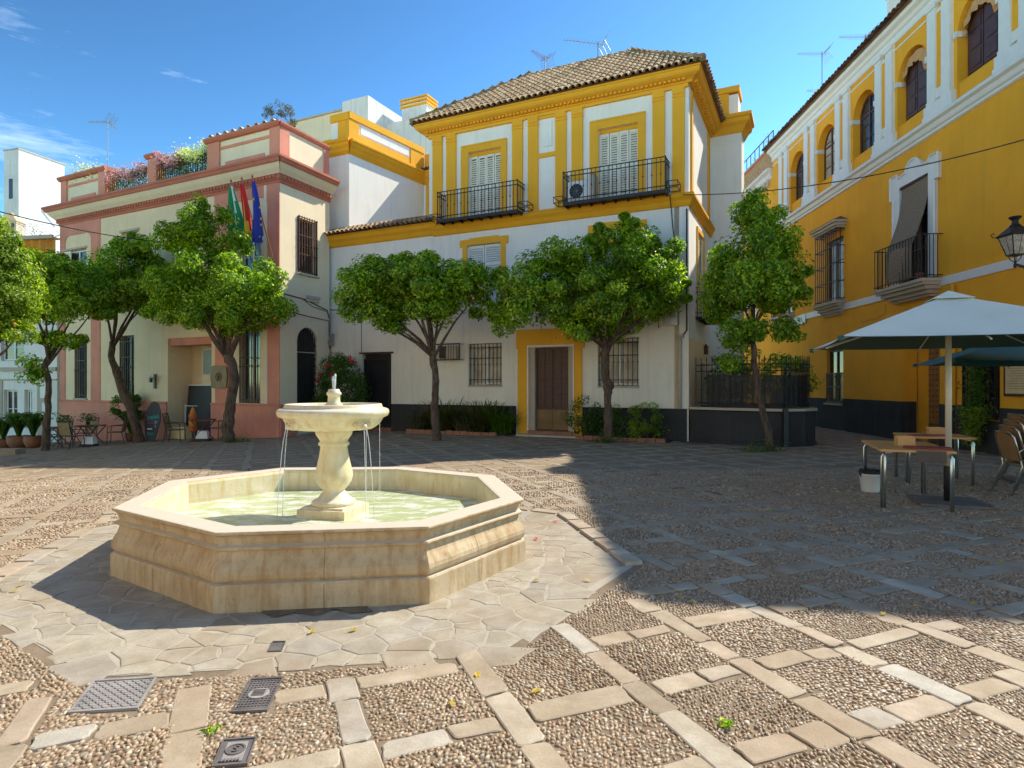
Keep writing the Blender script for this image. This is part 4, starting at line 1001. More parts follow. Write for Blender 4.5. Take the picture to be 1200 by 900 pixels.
# roof
rz0, rz1, ov = 10.335, 12.5, .45
roofc = [(4.43-ov, -ov), (13.03+ov, -ov), (13.03+ov, 4.6+ov), (4.43-ov, 4.6+ov)]; rA, rB = (7.06, 2.3), (10.75, 2.3)
mb = MB(TW); mb.add([(x, y, rz0) for x, y in roofc]+[(rA[0], rA[1], rz1-.03), (rB[0], rB[1], rz1-.03)], [(0, 1, 5, 4), (1, 2, 5), (2, 3, 4, 5), (3, 0, 4), (3, 2, 1, 0)]); roof = mb.build('roof', wh, 'roof_tile_dark')
def roof_face(c0, c1, t0, t1, parent, mat='roof_tile', T_=TW, z0=rz0, z1=rz1):
    P0, P1 = Vector((*c0, z0)), Vector((*c1, z0)); ax = (P1-P0).normalized(); w = (P1-P0).length
    q0, q1 = Vector((*t0, z1)), Vector((*t1, z1)); up = (q0-P0)-ax*(q0-P0).dot(ax); H = up.length; up.normalize()
    a0, a1 = (q0-P0).dot(ax), (q1-P0).dot(ax)
    def ins(u, v): t = v/H; return 0 <= t <= 1.02 and a0*t-.05 <= u <= w+(a1-w)*t+.05
    m = MB(T_); tile_plane(m, P0, ax, up, w, H, ins); tag(m.build('tiles', parent, mat, False), kind='stuff')
roof_face(roofc[0], roofc[1], rA, rB, roof); roof_face(roofc[1], roofc[2], rB, rB, roof); roof_face(roofc[3], roofc[0], rA, rA, roof)
mb = MB(TW)
def ridge(p, q):
    p, q = Vector(p), Vector(q); n = int((q-p).length/.34)
    for i in range(n):
        a = p+(q-p)*(i/n); b = p+(q-p)*((i+1.15)/n); mb.tube([a+Vector((0, 0, .02)), b+Vector((0, 0, -.0))], [.11, .09], 8)
ridge((*rA, rz1), (*rB, rz1)); ridge((*roofc[1], rz0+.06), (*rB, rz1)); ridge((*roofc[0], rz0+.06), (*rA, rz1))
mb.build('ridge_tiles', roof, 'roof_tile')
# balcony doors
for (a, b, zt, to0, to1) in ((5.97, 7.17, 9.2, 5.70, 7.38), (10.42, 11.6, 9.17, 10.15, 11.82)):
    mb = MB(TW); mb.box(to0, a, -.05, 0, 6.94, 9.45); mb.box(b, to1, -.05, 0, 6.94, 9.45); mb.box(a, b, -.05, 0, zt, 9.45); mb.box(to0+.03, to1-.03, -.065, -.0505, 9.39, 9.44)
    fo = mb.build('balcony_door', wh, 'yellow_stucco')
    mb = MB(TW); mb.box(a, b, .15, .158, 6.96, zt); mb.build('pane', fo, 'iron_brown')
    w = (b-a)/4
    for k in range(4):
        mb = MB(TW); louvre(mb, a+k*w+.006, a+(k+1)*w-.004, 6.96, zt-.12, .09+.012*(k % 2), 1); mb.build('shutter', fo, 'shutter_paint')
    mb = MB(TW); mb.box(a, b, .07, .15, zt-.12, zt-.005); mb.build('shutter_box', fo, 'deep_yellow_trim')
bl1 = balcony(wh, TW, 5.12, 8.0, 6.98, 7.86, .55)
bl2 = balcony(wh, TW, 9.50, 12.5, 6.98, 7.86, .55)
# air conditioner on right balcony, standing on its floor
ac = thing('air_conditioner', 'white outdoor air conditioner standing on right balcony', 'air conditioner', tuple(TW @ Vector((9.95, -.32, 6.985))), WA)
TA = rootm(ac); mb = MB(TA); mb.box(-.34, .34, -.13, .13, .03, .60); mb.box(-.3, -.24, -.12, .12, 0, .03); mb.box(.24, .3, -.12, .12, 0, .03); mb.build('casing', ac, 'plastic_white')
mb = MB(TA @ Matrix.Translation((-.08, -.135, .31)) @ Matrix.Rotation(R_(90), 4, 'X')); mb.lathe([(.21, 0), (.21, .006), (.185, .006), (.185, 0)], (0, 0), 24)
mb.lathe([(.185, -.004), (.185, .001), (.01, .001)], (0, 0), 20); mb.build('fan_opening', ac, 'plastic_black')
mb = MB(TA)
for k in range(6): a = k*math.pi/6; mb.tube([(-.08-.2*math.cos(a), -.147, .31-.2*math.sin(a)), (-.08+.2*math.cos(a), -.147, .31+.2*math.sin(a))], .005, 4)
mb.build('guard', ac, 'galvanised')
mb = MB(TW); mb.box(10.30, 10.42, -.5, -.12, 7.0, 7.75); tag(mb.build('folded_panel', None, 'grey_stone_trim'), 'narrow folded panel leaning on right balcony beside the door', 'panel')
# first floor windows with yellow eared trim
for a, b in ((5.92, 7.17), (10.36, 11.6)):
    c0, c1 = a-.16, b+.16
    mb = MB(TW); mb.plate([(c0-.1, 6.10), (c0-.1, 6.34), (a+.1, 6.34), (a+.1, 6.38), (b-.1, 6.38), (b-.1, 6.34), (c1+.1, 6.34), (c1+.1, 6.10), (c1, 6.10), (c1, 4.7), (b, 4.7), (b, 6.15), (a, 6.15), (a, 4.7), (c0, 4.7), (c0, 6.10)][::-1], -.045, -.001)
    o = mb.build('window', wh, 'yellow_stucco')
    for k in range(2):
        mb = MB(TW); w = (b-a)/2; louvre(mb, a+k*w+.01, a+(k+1)*w-.01, 4.87, 6.13, .04, 1); mb.build('shutter', o, 'white_paint')
# side face door with balcony and shutters
mb = MB(TS); mb.box(1.33, 1.45, -.04, 0, 3.6, 6.32); mb.box(2.6, 2.72, -.04, 0, 3.6, 6.32); mb.box(1.45, 2.6, -.04, 0, 6.2, 6.32); o = mb.build('balcony_door', wh, 'yellow_stucco')
for k in range(2):
    mb = MB(TS); louvre(mb, 1.46+k*.57, 2.02+k*.57, 3.64, 6.15, .03, 1); mb.build('shutter', o, 'shutter_paint')
balcony(wh, TS, 1.15, 3.0, 3.62, 4.45, .5, boxes=False)
mb = MB(TS); mb.box(2.3, 3.1, .10, .14, -.1, 2.25); o = mb.build('door', wh, 'dark_wood')
mb = MB(TS); mb.box(2.75, 2.9, -.12, -.01, 2.55, 2.78); mb.add([(2.73, -.14, 2.78), (2.92, -.14, 2.78), (2.92, 0, 2.78), (2.73, 0, 2.78), (2.82, -.06, 2.9)], [(0, 1, 4), (1, 2, 4), (2, 3, 4), (3, 0, 4)]); mb.build('wall_lantern', wh, 'iron_brown')
# iron gate at the left
mb = MB(TW); mb.box(1.58, 2.85, .16, .2, -.2, 2.68); g_ = mb.build('gate', wh, 'plastic_black')
mb = MB(TW)
for u in (1.62, 1.75, 2.72): mb.box(u-.02, u+.02, .06, .1, .1, 2.5)
for i in range(9): u = 1.80+i*.11; mb.box(u-.009, u+.009, .07, .09, .1, 2.5)
for z in (.12, .75, 2.02, 2.48): mb.box(1.6, 2.75, .06, .095, z-.018, z+.018)
for k in range(3):
    c = (2.22, 1.40); s_ = .08+.07*k; pts_ = [(c[0], .06, c[1]+s_*1.5), (c[0]+s_, .06, c[1]), (c[0], .06, c[1]-s_*1.5), (c[0]-s_, .06, c[1]), (c[0], .06, c[1]+s_*1.5)]
    mb.tube(pts_, .010, 4)
for s_ in (1, -1):
    for zc in (.42, 1.0, 1.8, 2.2):
        mb.tube([(2.22+s_*(.10+.07*math.cos(t_*.6)), .06, zc+.08*math.sin(t_*.6)) for t_ in range(11)], .008, 4)
mb.build('bars', g_, 'iron_dark')
mb = MB(TW); mb.box(1.5, 2.95, -.10, .02, 2.68, 2.73); mb.build('lintel', g_, 'iron_brown')
mb = MB(TW); mb.box(1.58, 2.85, .0, .22, -.25, .06); mb.build('step', g_, 'brick_red')
# ground floor windows, panes behind grilles
for a, b, c, d, gl in ((5.97, 7.19, 1.56, 2.92, 'curtained_glass'), (10.39, 11.63, 1.54, 2.95, 'curtained_glass')):
    o = casement(wh, TW, a+.02, b-.02, c+.02, d-.02, .17, 'white_paint', gl, 1, 0)
    grille(o, TW, a+.05, b-.05, c+.02, d-.02, .03, 9, (c+.18, d-.14, (c+d)/2+.2), 'iron_dark', .010)
    mb = MB(TW); mb.box(a-.01, b+.01, -.03, .16, c-.06, c); mb.build('sill', o, 'grey_stone_trim')
# framed air conditioner opening
mb = MB(TW)
for (a, b, c, d) in ((4.77, 5.78, 2.90, 2.94), (4.77, 5.78, 2.38, 2.42), (4.77, 4.80, 2.42, 2.90), (5.75, 5.78, 2.42, 2.90)): mb.box(a, b, -.26, -.23, c, d)
for i in range(10): u = 4.84+i*.1; mb.box(u-.006, u+.006, -.255, -.24, 2.42, 2.9)
for u in (4.78, 5.77): 
    for z in (2.4, 2.92): mb.box(u-.01, u+.01, -.23, 0, z-.01, z+.01)
o = mb.build('air_conditioner_cage', wh, 'iron_dark')
mb = MB(TW).mat('grey_stone_trim'); mb.box(5.22, 5.62, -.22, -.005, 2.44, 2.86); mb.mat('plastic_black'); mb.box(4.86, 5.20, -.06, -.004, 2.46, 2.86); mb.build('air_conditioner', o)
# entrance
mb = MB(TW).mat('yellow_stucco')
mb.plate([(7.78, .0), (8.15, .0), (8.15, 2.76), (9.63, 2.76), (9.63, 0), (9.90, 0), (9.90, 2.70), (9.98, 2.70), (9.98, 3.3), (7.72, 3.3), (7.72, 2.70), (7.78, 2.70)], -.055, -.001)
mb.mat('white_stucco'); mb.box(8.11, 8.155, -.075, -.056, .0, 2.80); mb.box(9.625, 9.66, -.075, -.056, .0, 2.80); mb.box(8.155, 9.625, -.075, -.056, 2.755, 2.80)
mb.mat('dark_dado'); mb.box(7.76, 8.12, -.08, -.0, -.25, .02); mb.box(9.65, 9.93, -.08, -.0, -.25, .02)
en = mb.build('door_surround', wh)
mb = MB(TW); mb.box(8.33, 9.45, .155, .20, .17, 2.73); dr = mb.build('door', wh, 'door_wood')
mb = MB(TW); mb.box(8.155, 8.33, .02, .21, -.1, 2.74); mb.box(9.45, 9.62, .02, .21, -.1, 2.74); mb.build_each('door_jamb', wh, 'grey_stone_trim')
mb = MB(TW)
for s_ in range(2):
    a = 8.35+.55*s_; b = a+.53
    mb.box(a, a+.03, .135, .154, .85, 2.70); mb.box(b-.03, b, .135, .154, .85, 2.70); mb.box((a+b)/2-.012, (a+b)/2+.012, .137, .154, .85, 2.7)
    for z in (.85, 1.28, 1.75, 2.2, 2.67): mb.box(a+.03, b-.03, .136, .154, z-.015, z+.015)
mb.build('door_rails', dr, 'dark_wood')
mb = MB(TW)
for i in range(9):
    for j in range(5):
        u, z = 8.40+i*.122, (.93, 1.28, 1.75, 2.2, 2.6)[j]; mb.lathe([(.018, 0), (.012, .012), (.002, .016)], (0, 0), 6) if False else mb.box(u-.012, u+.012, .122, .136, z-.012, z+.012)
tag(mb.build('studs', dr, 'iron_black'), kind='stuff')
mb = MB(TW); mb.box(8.36, 8.885, .138, .154, .19, .80); mb.box(8.895, 9.42, .138, .154, .19, .80); mb.build('kick_plate', dr, 'bronze_plate')
mb = MB(TW); mb.tube([(9.02+.05*math.cos(t_*.785), .11, 1.5+.05*math.sin(t_*.785)) for t_ in range(9)], .009, 5); mb.build('knocker', dr, 'bronze_plate')
mb = MB(TW); mb.box(8.15, 9.63, -.14, .15, -.2, .15); mb.build('step', wh, 'brick_red')
mb = MB(TW); mb.box(7.9, 9.9, -.45, -.141, -.2, .05); mb.build('step', wh, 'grey_stone_trim')
# low left wall: yellow eave band + small tile roof
mb = MB(TW); mb.moulding(0, 4.63, [(.02, 6.62), (.06, 6.66), (.10, 6.78), (.18, 6.86), (.20, 6.98), (.24, 7.0), (.24, 7.03)], 0, 0, 1); mb.build('eave_band', wh, 'deep_yellow_trim')
mb = MB(TW); mb.add([(-.05, -.32, 7.03), (4.62, -.32, 7.03), (4.62, .6, 7.42), (-.05, .6, 7.42)], [(0, 1, 2, 3)]); mb.add([(-.05, -.32, 7.03), (4.62, -.32, 7.03), (4.62, .6, 7.0), (-.05, .6, 7.0)], [(3, 2, 1, 0)])
r2 = mb.build('pent_roof', wh, 'roof_tile_dark')
m = MB(TW); upv = Vector((0, .92, .39)).normalized(); tile_plane(m, (0, -.34, 7.03), (1, 0, 0), upv, 4.62, 1.0, lambda u, v: u < 4.66, .20, .30); tag(m.build('tiles', r2, 'roof_tile'), kind='stuff')
# downpipe and cable drop at the right corner
mb = MB(TW); mb.tube([(12.80, -.05, .9), (12.80, -.05, 2.9)], .045, 8); mb.box(12.72, 12.9, -.09, -.004, 2.9, 3.0); mb.build('downpipe', wh, 'grey_stone_trim', True)
mb = MB(TW); mb.tube([(12.98, -.03, 6.5), (12.98, -.03, 3.1), (12.9, -.03, 3.0)], .02, 5); mb.tube([(12.55, -.22, 6.9), (12.56, -.04, 6.5), (12.6, -.03, 6.0), (12.7, -.03, 5.2), (12.62, -.03, 3.5), (12.2, -.03, 3.2), (12.18, -.03, 3.9)], .014, 5)
mb.tube([(0.0, -.02, 4.35), (1.1, -.02, 4.28), (2.2, -.02, 4.25)], .015, 5); mb.tube([(1.55, -.02, 2.7), (1.55, -.02, 4.26)], .01, 4)
mb.build_each('cable', wh, 'cable_black')
mb = MB(TW); mb.box(12.35, 12.75, -.14, -.005, 3.25, 3.65); mb.build('junction_box', wh, 'galvanised')
mb = MB(TW); mb.box(.02, .30, -.16, -.005, 3.0, 3.45); mb.box(.05, .27, -.2, -.161, 3.05, 3.2); mb.build('junction_box', wh, 'galvanised')
def plinth_bed(a, b, label, plants, seed):
    pass
# ================================================================ LEFT WING (white with yellow parapet)
U0 = (-6.085, 22.95); UA = math.atan2(.84747, .53085); TU = fr(U0, UA)
wg = thing('corner_wing', 'white wing with yellow cornice and panelled parapet behind the pink building', 'building', (U0[0], U0[1], 0), UA)
TUF = fr(U0, WA) # front face frame, extends to negative u
mb = MB(TU).mat('white_stucco'); mb.box(0, 4.3, 0.0, .25, 6.4, 10.4); mb.T = TUF; mb.box(-4.0, 0, .003, .25, 6.4, 10.4); mb.T = TU; mb.box(.02, 4.3, .251, 4.2, 0, 10.3); mb.build('wall', wg)
UP = [(.02, 10.20), (.05, 10.24), (.10, 10.30), (.12, 10.40), (.20, 10.48), (.22, 10.58), (.28, 10.62), (.28, 10.70), (.25, 10.73)]
mb = MB(TU); mb.moulding(0, 4.3, UP, 0, .3, 0); mb.T = TUF; mb.moulding(-4.0, 0, UP, 0, 0, .7); mb.build('cornice', wg, 'deep_yellow_trim')
mb = MB(TU).mat('yellow_stucco')
mb.box(.0, .5, .0, .3, 10.7, 11.55); mb.box(3.45, 4.3, .0, .3, 10.7, 11.55); mb.box(0, 4.3, -.03, .32, 11.55, 11.80); mb.box(.5, 3.45, .03, .3, 10.7, 11.1)
mb.mat('white_stucco'); mb.box(.5, 3.45, .05, .28, 11.1, 11.55); mb.box(.62, 3.35, .03, .049, 11.16, 11.5)
mb.T = TUF; mb.mat('yellow_stucco'); mb.box(-.55, -.16, .012, .3, 10.73, 11.5); mb.box(-.9, -.005, -.03, .31, 11.5, 11.78); mb.box(-4., -.9, .012, .3, 10.7, 10.9)
mb.mat('white_stucco'); mb.box(-.155, -.03, .03, .3, 10.73, 11.5); mb.box(-.9, -.55, .04, .3, 10.73, 11.5)
mb.build('parapet', wg)
TU2 = TU @ Matrix.Translation((4.3, 0, 0)) @ Matrix.Rotation(R_(-90), 4, 'Z')
mb = MB(TU2).mat('white_stucco'); mb.box(0, 1.9, 0.01, .2, 6.4, 10.4); mb.mat('yellow_stucco'); mb.box(.15, .55, -.05, .005, 6.9, 10.2); mb.box(.75, 1.0, -.05, .005, 6.9, 9.2)
mb.box(.05, .35, -.03, .2, 10.75, 11.5); mb.box(.5, 1.5, -.03, .2, 10.75, 11.6); mb.moulding(0, 1.9, UP, 0, 0, 0); mb.build('back_wall', wg)
m = MB(TU2); tile_plane(m, (0, -.3, 10.72), (1, 0, 0), (0, .9, .3), 1.9, .35, lambda u, v: True); tag(m.build('tiles', wg, 'roof_tile_dark'), kind='stuff')
# block behind
BA = WA; B0_ = ((433-600)/720*28.0, 28.0); TB = fr(B0_, BA)
bk = thing('rear_house', 'cream and white blank-walled house rising behind the pink building', 'house', (B0_[0], B0_[1], 0), BA)
mb = MB(TB).mat('pale_cream_stucco'); mb.box(-9, -1.5, 0, 6, 0, 14.35); mb.mat('weathered_white'); mb.box(-1.5, 0, -.1, 6.1, 0, 14.72); mb.build('wall', bk)
mb = MB(TB); mb.box(-9.1, -1.501, -.08, .3, 14.351, 14.43); mb.build('coping', bk, 'grey_stone_trim')
mb = MB(TB).mat('weathered_white'); mb.box(.001, 2.6, 1.2, 5, 0, 13.9); mb.build('side_block', bk)
mb = MB(TB).mat('weathered_white'); mb.box(.5, 1.9, 1.8, 2.6, 13.9, 14.75); mb.mat('yellow_stucco')
for z in (14.75, 14.93, 15.1): mb.box(.42, 1.98, 1.72, 2.68, z, z+.07)
mb.mat('white_stucco'); mb.box(.52, 1.88, 1.82, 2.58, 14.82, 15.1); mb.build('chimney', bk)
mb = MB(TB); mb.box(-8.2, -6.6, -.25, 0.0, 12.0, 12.5); mb.box(-8.0, -6.8, -.02, .01, 11.0, 12.0); mb.build('window_hood', bk, 'grey_stone_trim')
# right rear wing of the white house
R20 = (6.35, 21.15); TR2 = fr(R20, WA)
w2 = thing('rear_wing', 'plain white rear wing with yellow cornice, right of the white house', 'building', (R20[0], R20[1], 0), WA)
mb = MB(TR2).mat('white_stucco'); mb.box(0, 1.46, 0, .9, -.2, 10.3); mb.build('wall', w2)
WP = [(.02, 10.0), (.06, 10.06), (.14, 10.2), (.26, 10.3), (.28, 10.42), (.34, 10.45), (.34, 10.55), (.30, 10.58)]
mb = MB(TR2); mb.moulding(0, 1.46, WP, 0, 0, 1); mb.T = TR2 @ Matrix.Translation((1.46, 0, 0)) @ Matrix.Rotation(R_(90), 4, 'Z'); mb.moulding(0, .9, WP, 0, 1, 0); mb.build('cornice', w2, 'yellow_stucco')
mb = MB(TR2).mat('yellow_stucco'); mb.box(.1, 1.05, .02, .9, 10.3, 11.4); mb.mat('white_stucco'); mb.box(1.05, 1.35, .06, .9, 10.3, 11.35); mb.mat('yellow_stucco'); mb.box(-.2, 1.40, -.04, .96, 11.4, 11.6); mb.box(1.06, 1.5, 0, .9, 10.3, 10.6)
mb.build('parapet_pier', w2)
# ================================================================ PINK BUILDING (left)
K0 = (-19.176, 26.1); KA = math.atan2(-.44504, .89551); TK = fr(K0, KA); KL = 12.808
S0 = (-7.7067, 20.4); SA = math.atan2(.91684, .39926); TQ = fr(S0, SA)
pk = thing('pink_building', 'cream and pink two storey building with roof terrace of flowers', 'building', (K0[0], K0[1], 0), KA)
kh = [(1.03, 1.9, 1.02, 3.38), (4.09, 5.03, 1.1, 3.5), (7.05, 9.46, -.9, 3.3, False, 1.0), (10.86, 11.89, .95, 3.55),
      (.40, 1.87, 5.2, 7.2), (4.2, 5.3, 5.0, 7.55), (7.2, 8.3, 5.0, 7.3), (10.9, 11.95, 4.9, 7.05)]
mb = MB(TK).mat('cream_stucco'); wall_panel(mb, 0, KL, -1.4, 8.5, kh)
mb.box(0, KL-.5, 1.0, 1.2, -1.4, 8.5); mb.mat('cream_stucco')
mb.box(0, .2, .01, 9, -1.4, 8.5); mb.build('wall', pk)
mb = MB(TQ).mat('pale_cream_stucco'); wall_panel(mb, 0, 2.45, -.9, 8.5, [(.80, 1.76, 5.53, 7.35), (.79, 1.81, .3, 3.58, True)], depth=.3); mb.box(0, 2.45, .5, .7, -.9, 8.5); mb.build('side_wall', pk)
# dado
mb = MB(TK)
for a, b in ((0, 7.02), (9.48, KL)):
    mb.box(a, b, -.05, 0, -1.4, .88); mb.moulding(a, b, [(.05, .86), (.085, .875), (.085, .91), (.05, .93), (.03, .94)], 0, 0, 0)
mb.build_each('dado', pk, 'pink_stucco')
mb = MB(TQ); mb.box(-.0, .78, -.05, .0, -.9, .88); mb.box(1.82, 2.45, -.05, 0, -.9, .88); mb.moulding(-.05, .78, [(.05, .86), (.085, .875), (.085, .91), (.05, .93)]); mb.moulding(1.82, 2.45, [(.05, .86), (.085, .875), (.085, .91), (.05, .93)]); mb.build_each('dado', pk, 'pink_stucco')
# pink strips (lisenes) on the front
mb = MB(TK)
for a, b, z0, z1 in ((0, .37, .94, 8.3), (2.22, 2.84, .94, 8.3), (9.68, 10.58, .94, 3.9), (12.25, KL, .94, 8.3), (9.64, 10.33, 3.9, 8.3)):
    mb.box(a, b, -.03, 0, z0, z1)
def arch_top(a, b, z0, z1, r=.3):
    mb.plate([(a, z1)]+[(a, z0)]+[(a+r-r*math.cos(t_), z0+r*math.sin(t_)) for t_ in np.linspace(0, math.pi/2, 7)]+[(b-r+r*math.sin(t_), z0+r*math.cos(t_)) for t_ in np.linspace(0, math.pi/2, 7)]+[(b, z0), (b, z1)], -.03, -.0005)
arch_top(.371, 2.219, 7.52, 8.3); arch_top(10.331, 12.249, 7.6, 8.3)
mb.build_each('lisene', pk, 'pink_stucco')
# cornice
KC1 = [(.02, 8.28), (.05, 8.30), (.05, 8.38)]; KC2 = [(.08, 8.38), (.12, 8.42), (.12, 8.52), (.16, 8.55)]; KC3 = [(.16, 8.55), (.20, 8.60), (.28, 8.68), (.36, 8.80), (.38, 8.82)]; KC4 = [(.38, 8.82), (.42, 8.84), (.46, 8.93), (.50, 8.96), (.50, 9.03), (.44, 9.06)]
for prof, mt, nm in ((KC1, 'red_trim_stucco', 'cornice'), (KC2, 'red_trim_stucco', 'cornice'), (KC3, 'pale_cream_stucco', 'cornice'), (KC4, 'red_trim_stucco', 'cornice')):
    mb = MB(TK); mb.moulding(0, KL, prof, 0, 1, 1); mb.T = TQ; mb.moulding(0, 2.45, prof, 0, 1, .0); mb.build(nm, pk, mt)
mb = MB(TK)
for i in range(int(KL/.16)): mb.box(.03+i*.16, .11+i*.16, -.18, -.121, 8.43, 8.51)
mb.T = TQ
for i in range(15): mb.box(.03+i*.16, .11+i*.16, -.18, -.121, 8.43, 8.51)
tag(mb.build('dentils', pk, 'red_trim_stucco'), kind='stuff')
# parapet piers, panels, railings
mb = MB(TK)
for a, b in ((0, .42), (2.68, 3.15), (5.85, 6.35), (9.22, 9.85), (12.32, KL)):
    mb.box(a, b, .0, .42, 9.03, 10.2); mb.box(a-.02, b+.02, -.03, .44, 9.03, 9.15)
mb.T = TQ; mb.box(0.01, .30, .005, .4, 9.03, 10.2); mb.box(2.15, 2.42, -.02, .3, 9.03, 10.2); mb.build_each('parapet_pier', pk, 'pink_stucco')
mb = MB(TK).mat('pale_cream_stucco')
for a, b in ((.42, 2.68), (9.85, 12.32)): mb.box(a, b, .06, .36, 9.03, 10.2)
mb.mat('pink_stucco')
for a, b in ((.42, 2.68), (9.85, 12.32)):
    mb.box(a, b, .03, .059, 9.88, 9.98); mb.box(a+.28, b-.28, .03, .059, 9.22, 9.42); mb.box(a, b, -.0, .059, 9.03, 9.13)
mb.T = TQ; mb.mat('pale_cream_stucco'); mb.box(.3, 2.15, .02, .3, 9.03, 10.2); mb.build_each('parapet', pk)
mb = MB(TK)
for a, b in ((-.08, 3.22), (5.78, 6.42), (9.15, KL)): mb.moulding(a, b, [(.02, 10.18), (.06, 10.2), (.12, 10.27), (.12, 10.33), (.06, 10.37)], 0, 0, .6); mb.box(a, b, .0, .5, 10.19, 10.365)
mb.T = TQ; mb.moulding(0, 2.42, [(.02, 10.18), (.06, 10.2), (.09, 10.27), (.09, 10.33)], 0, .6, 0); mb.box(0.02, 2.42, .0, .4, 10.19, 10.33); mb.build_each('parapet_cap', pk, 'red_trim_stucco')
for i in range(9):
    u = 9.5+i*.38; mb = MB(TK @ Matrix.Translation((u, -.10, 10.37))); vs_, fs = tile_verts(.62, .10, .085, 6); mb.add(vs_, fs); mb.build('cap_tile', pk, 'weathered_white')
for a, b in ((3.2, 5.85), (6.38, 9.22)):
    mb = MB(TK); n = int((b-a)/.125)
    for i in range(n+1): u = a+(b-a)*i/n; mb.box(u-.011, u+.011, .10, .12, 9.08, 9.98)
    for z in (9.14, 9.92, 9.74): mb.box(a, b, .095, .125, z-.012, z+.012)
    for i in range(n): u = a+(b-a)*(i+.5)/n; mb.tube([(u+.045*math.cos(t_*1.05), .11, 9.83+.045*math.sin(t_*1.05)) for t_ in range(7)], .006, 4)
    mb.build('terrace_railing', pk, 'iron_dark')
# windows
for (a, b, c, d) in ((1.03, 1.9, 1.02, 3.38), (4.09, 5.03, 1.1, 3.5), (10.86, 11.89, .95, 3.55)):
    o = casement(pk, TK, a+.03, b-.03, c+.02, d-.02, .19, 'dark_wood' if a < 10 else 'plank_wood', 'dark_glass', 1, 1)
    grille(o, TK, a+.08, b-.08, c-.02, d-.08, -.03, 7, (c+.12, c+1.55, d-.25), 'iron_dark', .012, 0)
    mb = MB(TK); mb.box(a-.04, b+.04, -.06, .18, c-.07, c); mb.build('sill', o, 'grey_stone_trim')
for (a, b, c, d) in ((.40, 1.87, 5.2, 7.2), (4.2, 5.3, 5.0, 7.55), (7.2, 8.3, 5.0, 7.3), (10.9, 11.95, 4.9, 7.05)):
    o = casement(pk, TK, a+.03, b-.03, c+.02, d-.02, .14, 'white_paint', 'dark_glass', 1, 1)
    mb = MB(TK); mb.box(a-.3 if a < 1 else a-.05, b+.05, -.05, -.001, d, d+.08); mb.build('lintel', o, 'grey_stone_trim')
    if a < 1:
        mb = MB(TK); louvre(mb, a-.02, a+.45, c, d-.05, -.06, 1); mb.build('shutter', o, 'shutter_paint')
o = casement(pk, TQ, .82, 1.74, 5.55, 7.33, .22, 'dark_wood', 'dark_glass', 1, 1)
grille(o, TQ, .84, 1.72, 5.45, 7.42, -.06, 8, (5.5, 6.1, 6.75, 7.38), 'iron_brown', .012, .07)
mb = MB(TQ); mb.box(.74, 1.82, -.12, .1, 5.38, 5.44); mb.build('sill', o, 'grey_stone_trim')
# arched iron gate on the side
mb = MB(TQ); mb.plate([(.79, -.2), (1.81, -.2), (1.81, 3.07)]+[(1.3+.51*math.cos(t_), 3.07+.51*math.sin(t_)) for t_ in np.linspace(.05, 3.09, 12)]+[(.79, 3.07)], .16, .2); ag = mb.build('arched_gate', pk, 'plastic_black')
mb = MB(TQ)
for i in range(9):
    u = .86+i*.11; top_ = 3.07+math.sqrt(max(0, .49**2-(u-1.3)**2)); mb.box(u-.012, u+.012, .05, .075, -.15, top_)
    for k in range(13):
        z = .05+k*.24
        if z < top_-.15: mb.box(u-.028, u+.028, .045, .08, z, z+.07)
for z in (.0, .95, 2.7): mb.box(.8, 1.8, .045, .08, z-.02, z+.02)
mb.build('bars', ag, 'iron_dark')
mb = MB(TQ); mb.box(.8, 1.8, .03, .045, 2.69, 2.72); mb.build('rail', ag, 'aluminium')
mb = MB(TQ); mb.box(.7, 1.9, -.12, .1, -.4, -.12); mb.build('step', pk, 'grey_stone_trim')
# wiring on the side wall
mb = MB(TQ); mb.tube([(.1, -.02, 4.62), (1.2, -.02, 4.55), (2.3, -.02, 4.3), (2.42, -.02, 4.0)], .018, 5); mb.tube([(0, -.02, 4.08), (1.3, -.02, 3.98), (2.4, -.02, 3.92), (2.42, -.02, 2.9)], .015, 5); mb.tube([(1.0, -.02, 4.58), (1.5, -.04, 4.35), (2.3, -.03, 4.25)], .009, 4); mb.build('cable', pk, 'cable_black')
mb = MB(TQ); mb.box(1.25, 1.9, -.06, -.0, 4.62, 4.72); mb.box(1.2, 1.85, -.055, -.0, 4.5, 4.56); mb.build_each('wall_vent', pk, 'grey_stone_trim')
# entrance recess
mb = MB(TK).mat('pink_stucco'); mb.box(7.051, 9.459, .05, .5, 3.03, 3.299)
mb.mat('pale_cream_stucco'); mb.box(7.9, 9.459, .78, .98, 1.55, 3.0)
mb.mat('pale_cream_stucco'); mb.box(7.85, 9.458, .70, .779, 1.75, 1.84); mb.build_each('recess_wall', pk)
mb = MB(TK); mb.box(8.06, 9.40, .72, .779, 1.98, 2.86); mb.build('service_hatch_pane', pk, 'grey_panel')
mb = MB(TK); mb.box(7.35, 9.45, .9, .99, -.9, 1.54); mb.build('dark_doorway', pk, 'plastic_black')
mb = MB(TK); mb.box(8.9, 9.05, .7, .75, -.45, .92); mb.box(9.12, 9.4, .7, .75, -.45, .92); mb.build_each('door_leaf', pk, 'plank_wood')
mb = MB(TK); mb.box(8.85, 9.42, .68, .72, .93, 1.55); mb.build('shutter', pk, 'grey_panel')
def pxk(u, v, z): return tuple(TK @ Vector((u, v, z)))
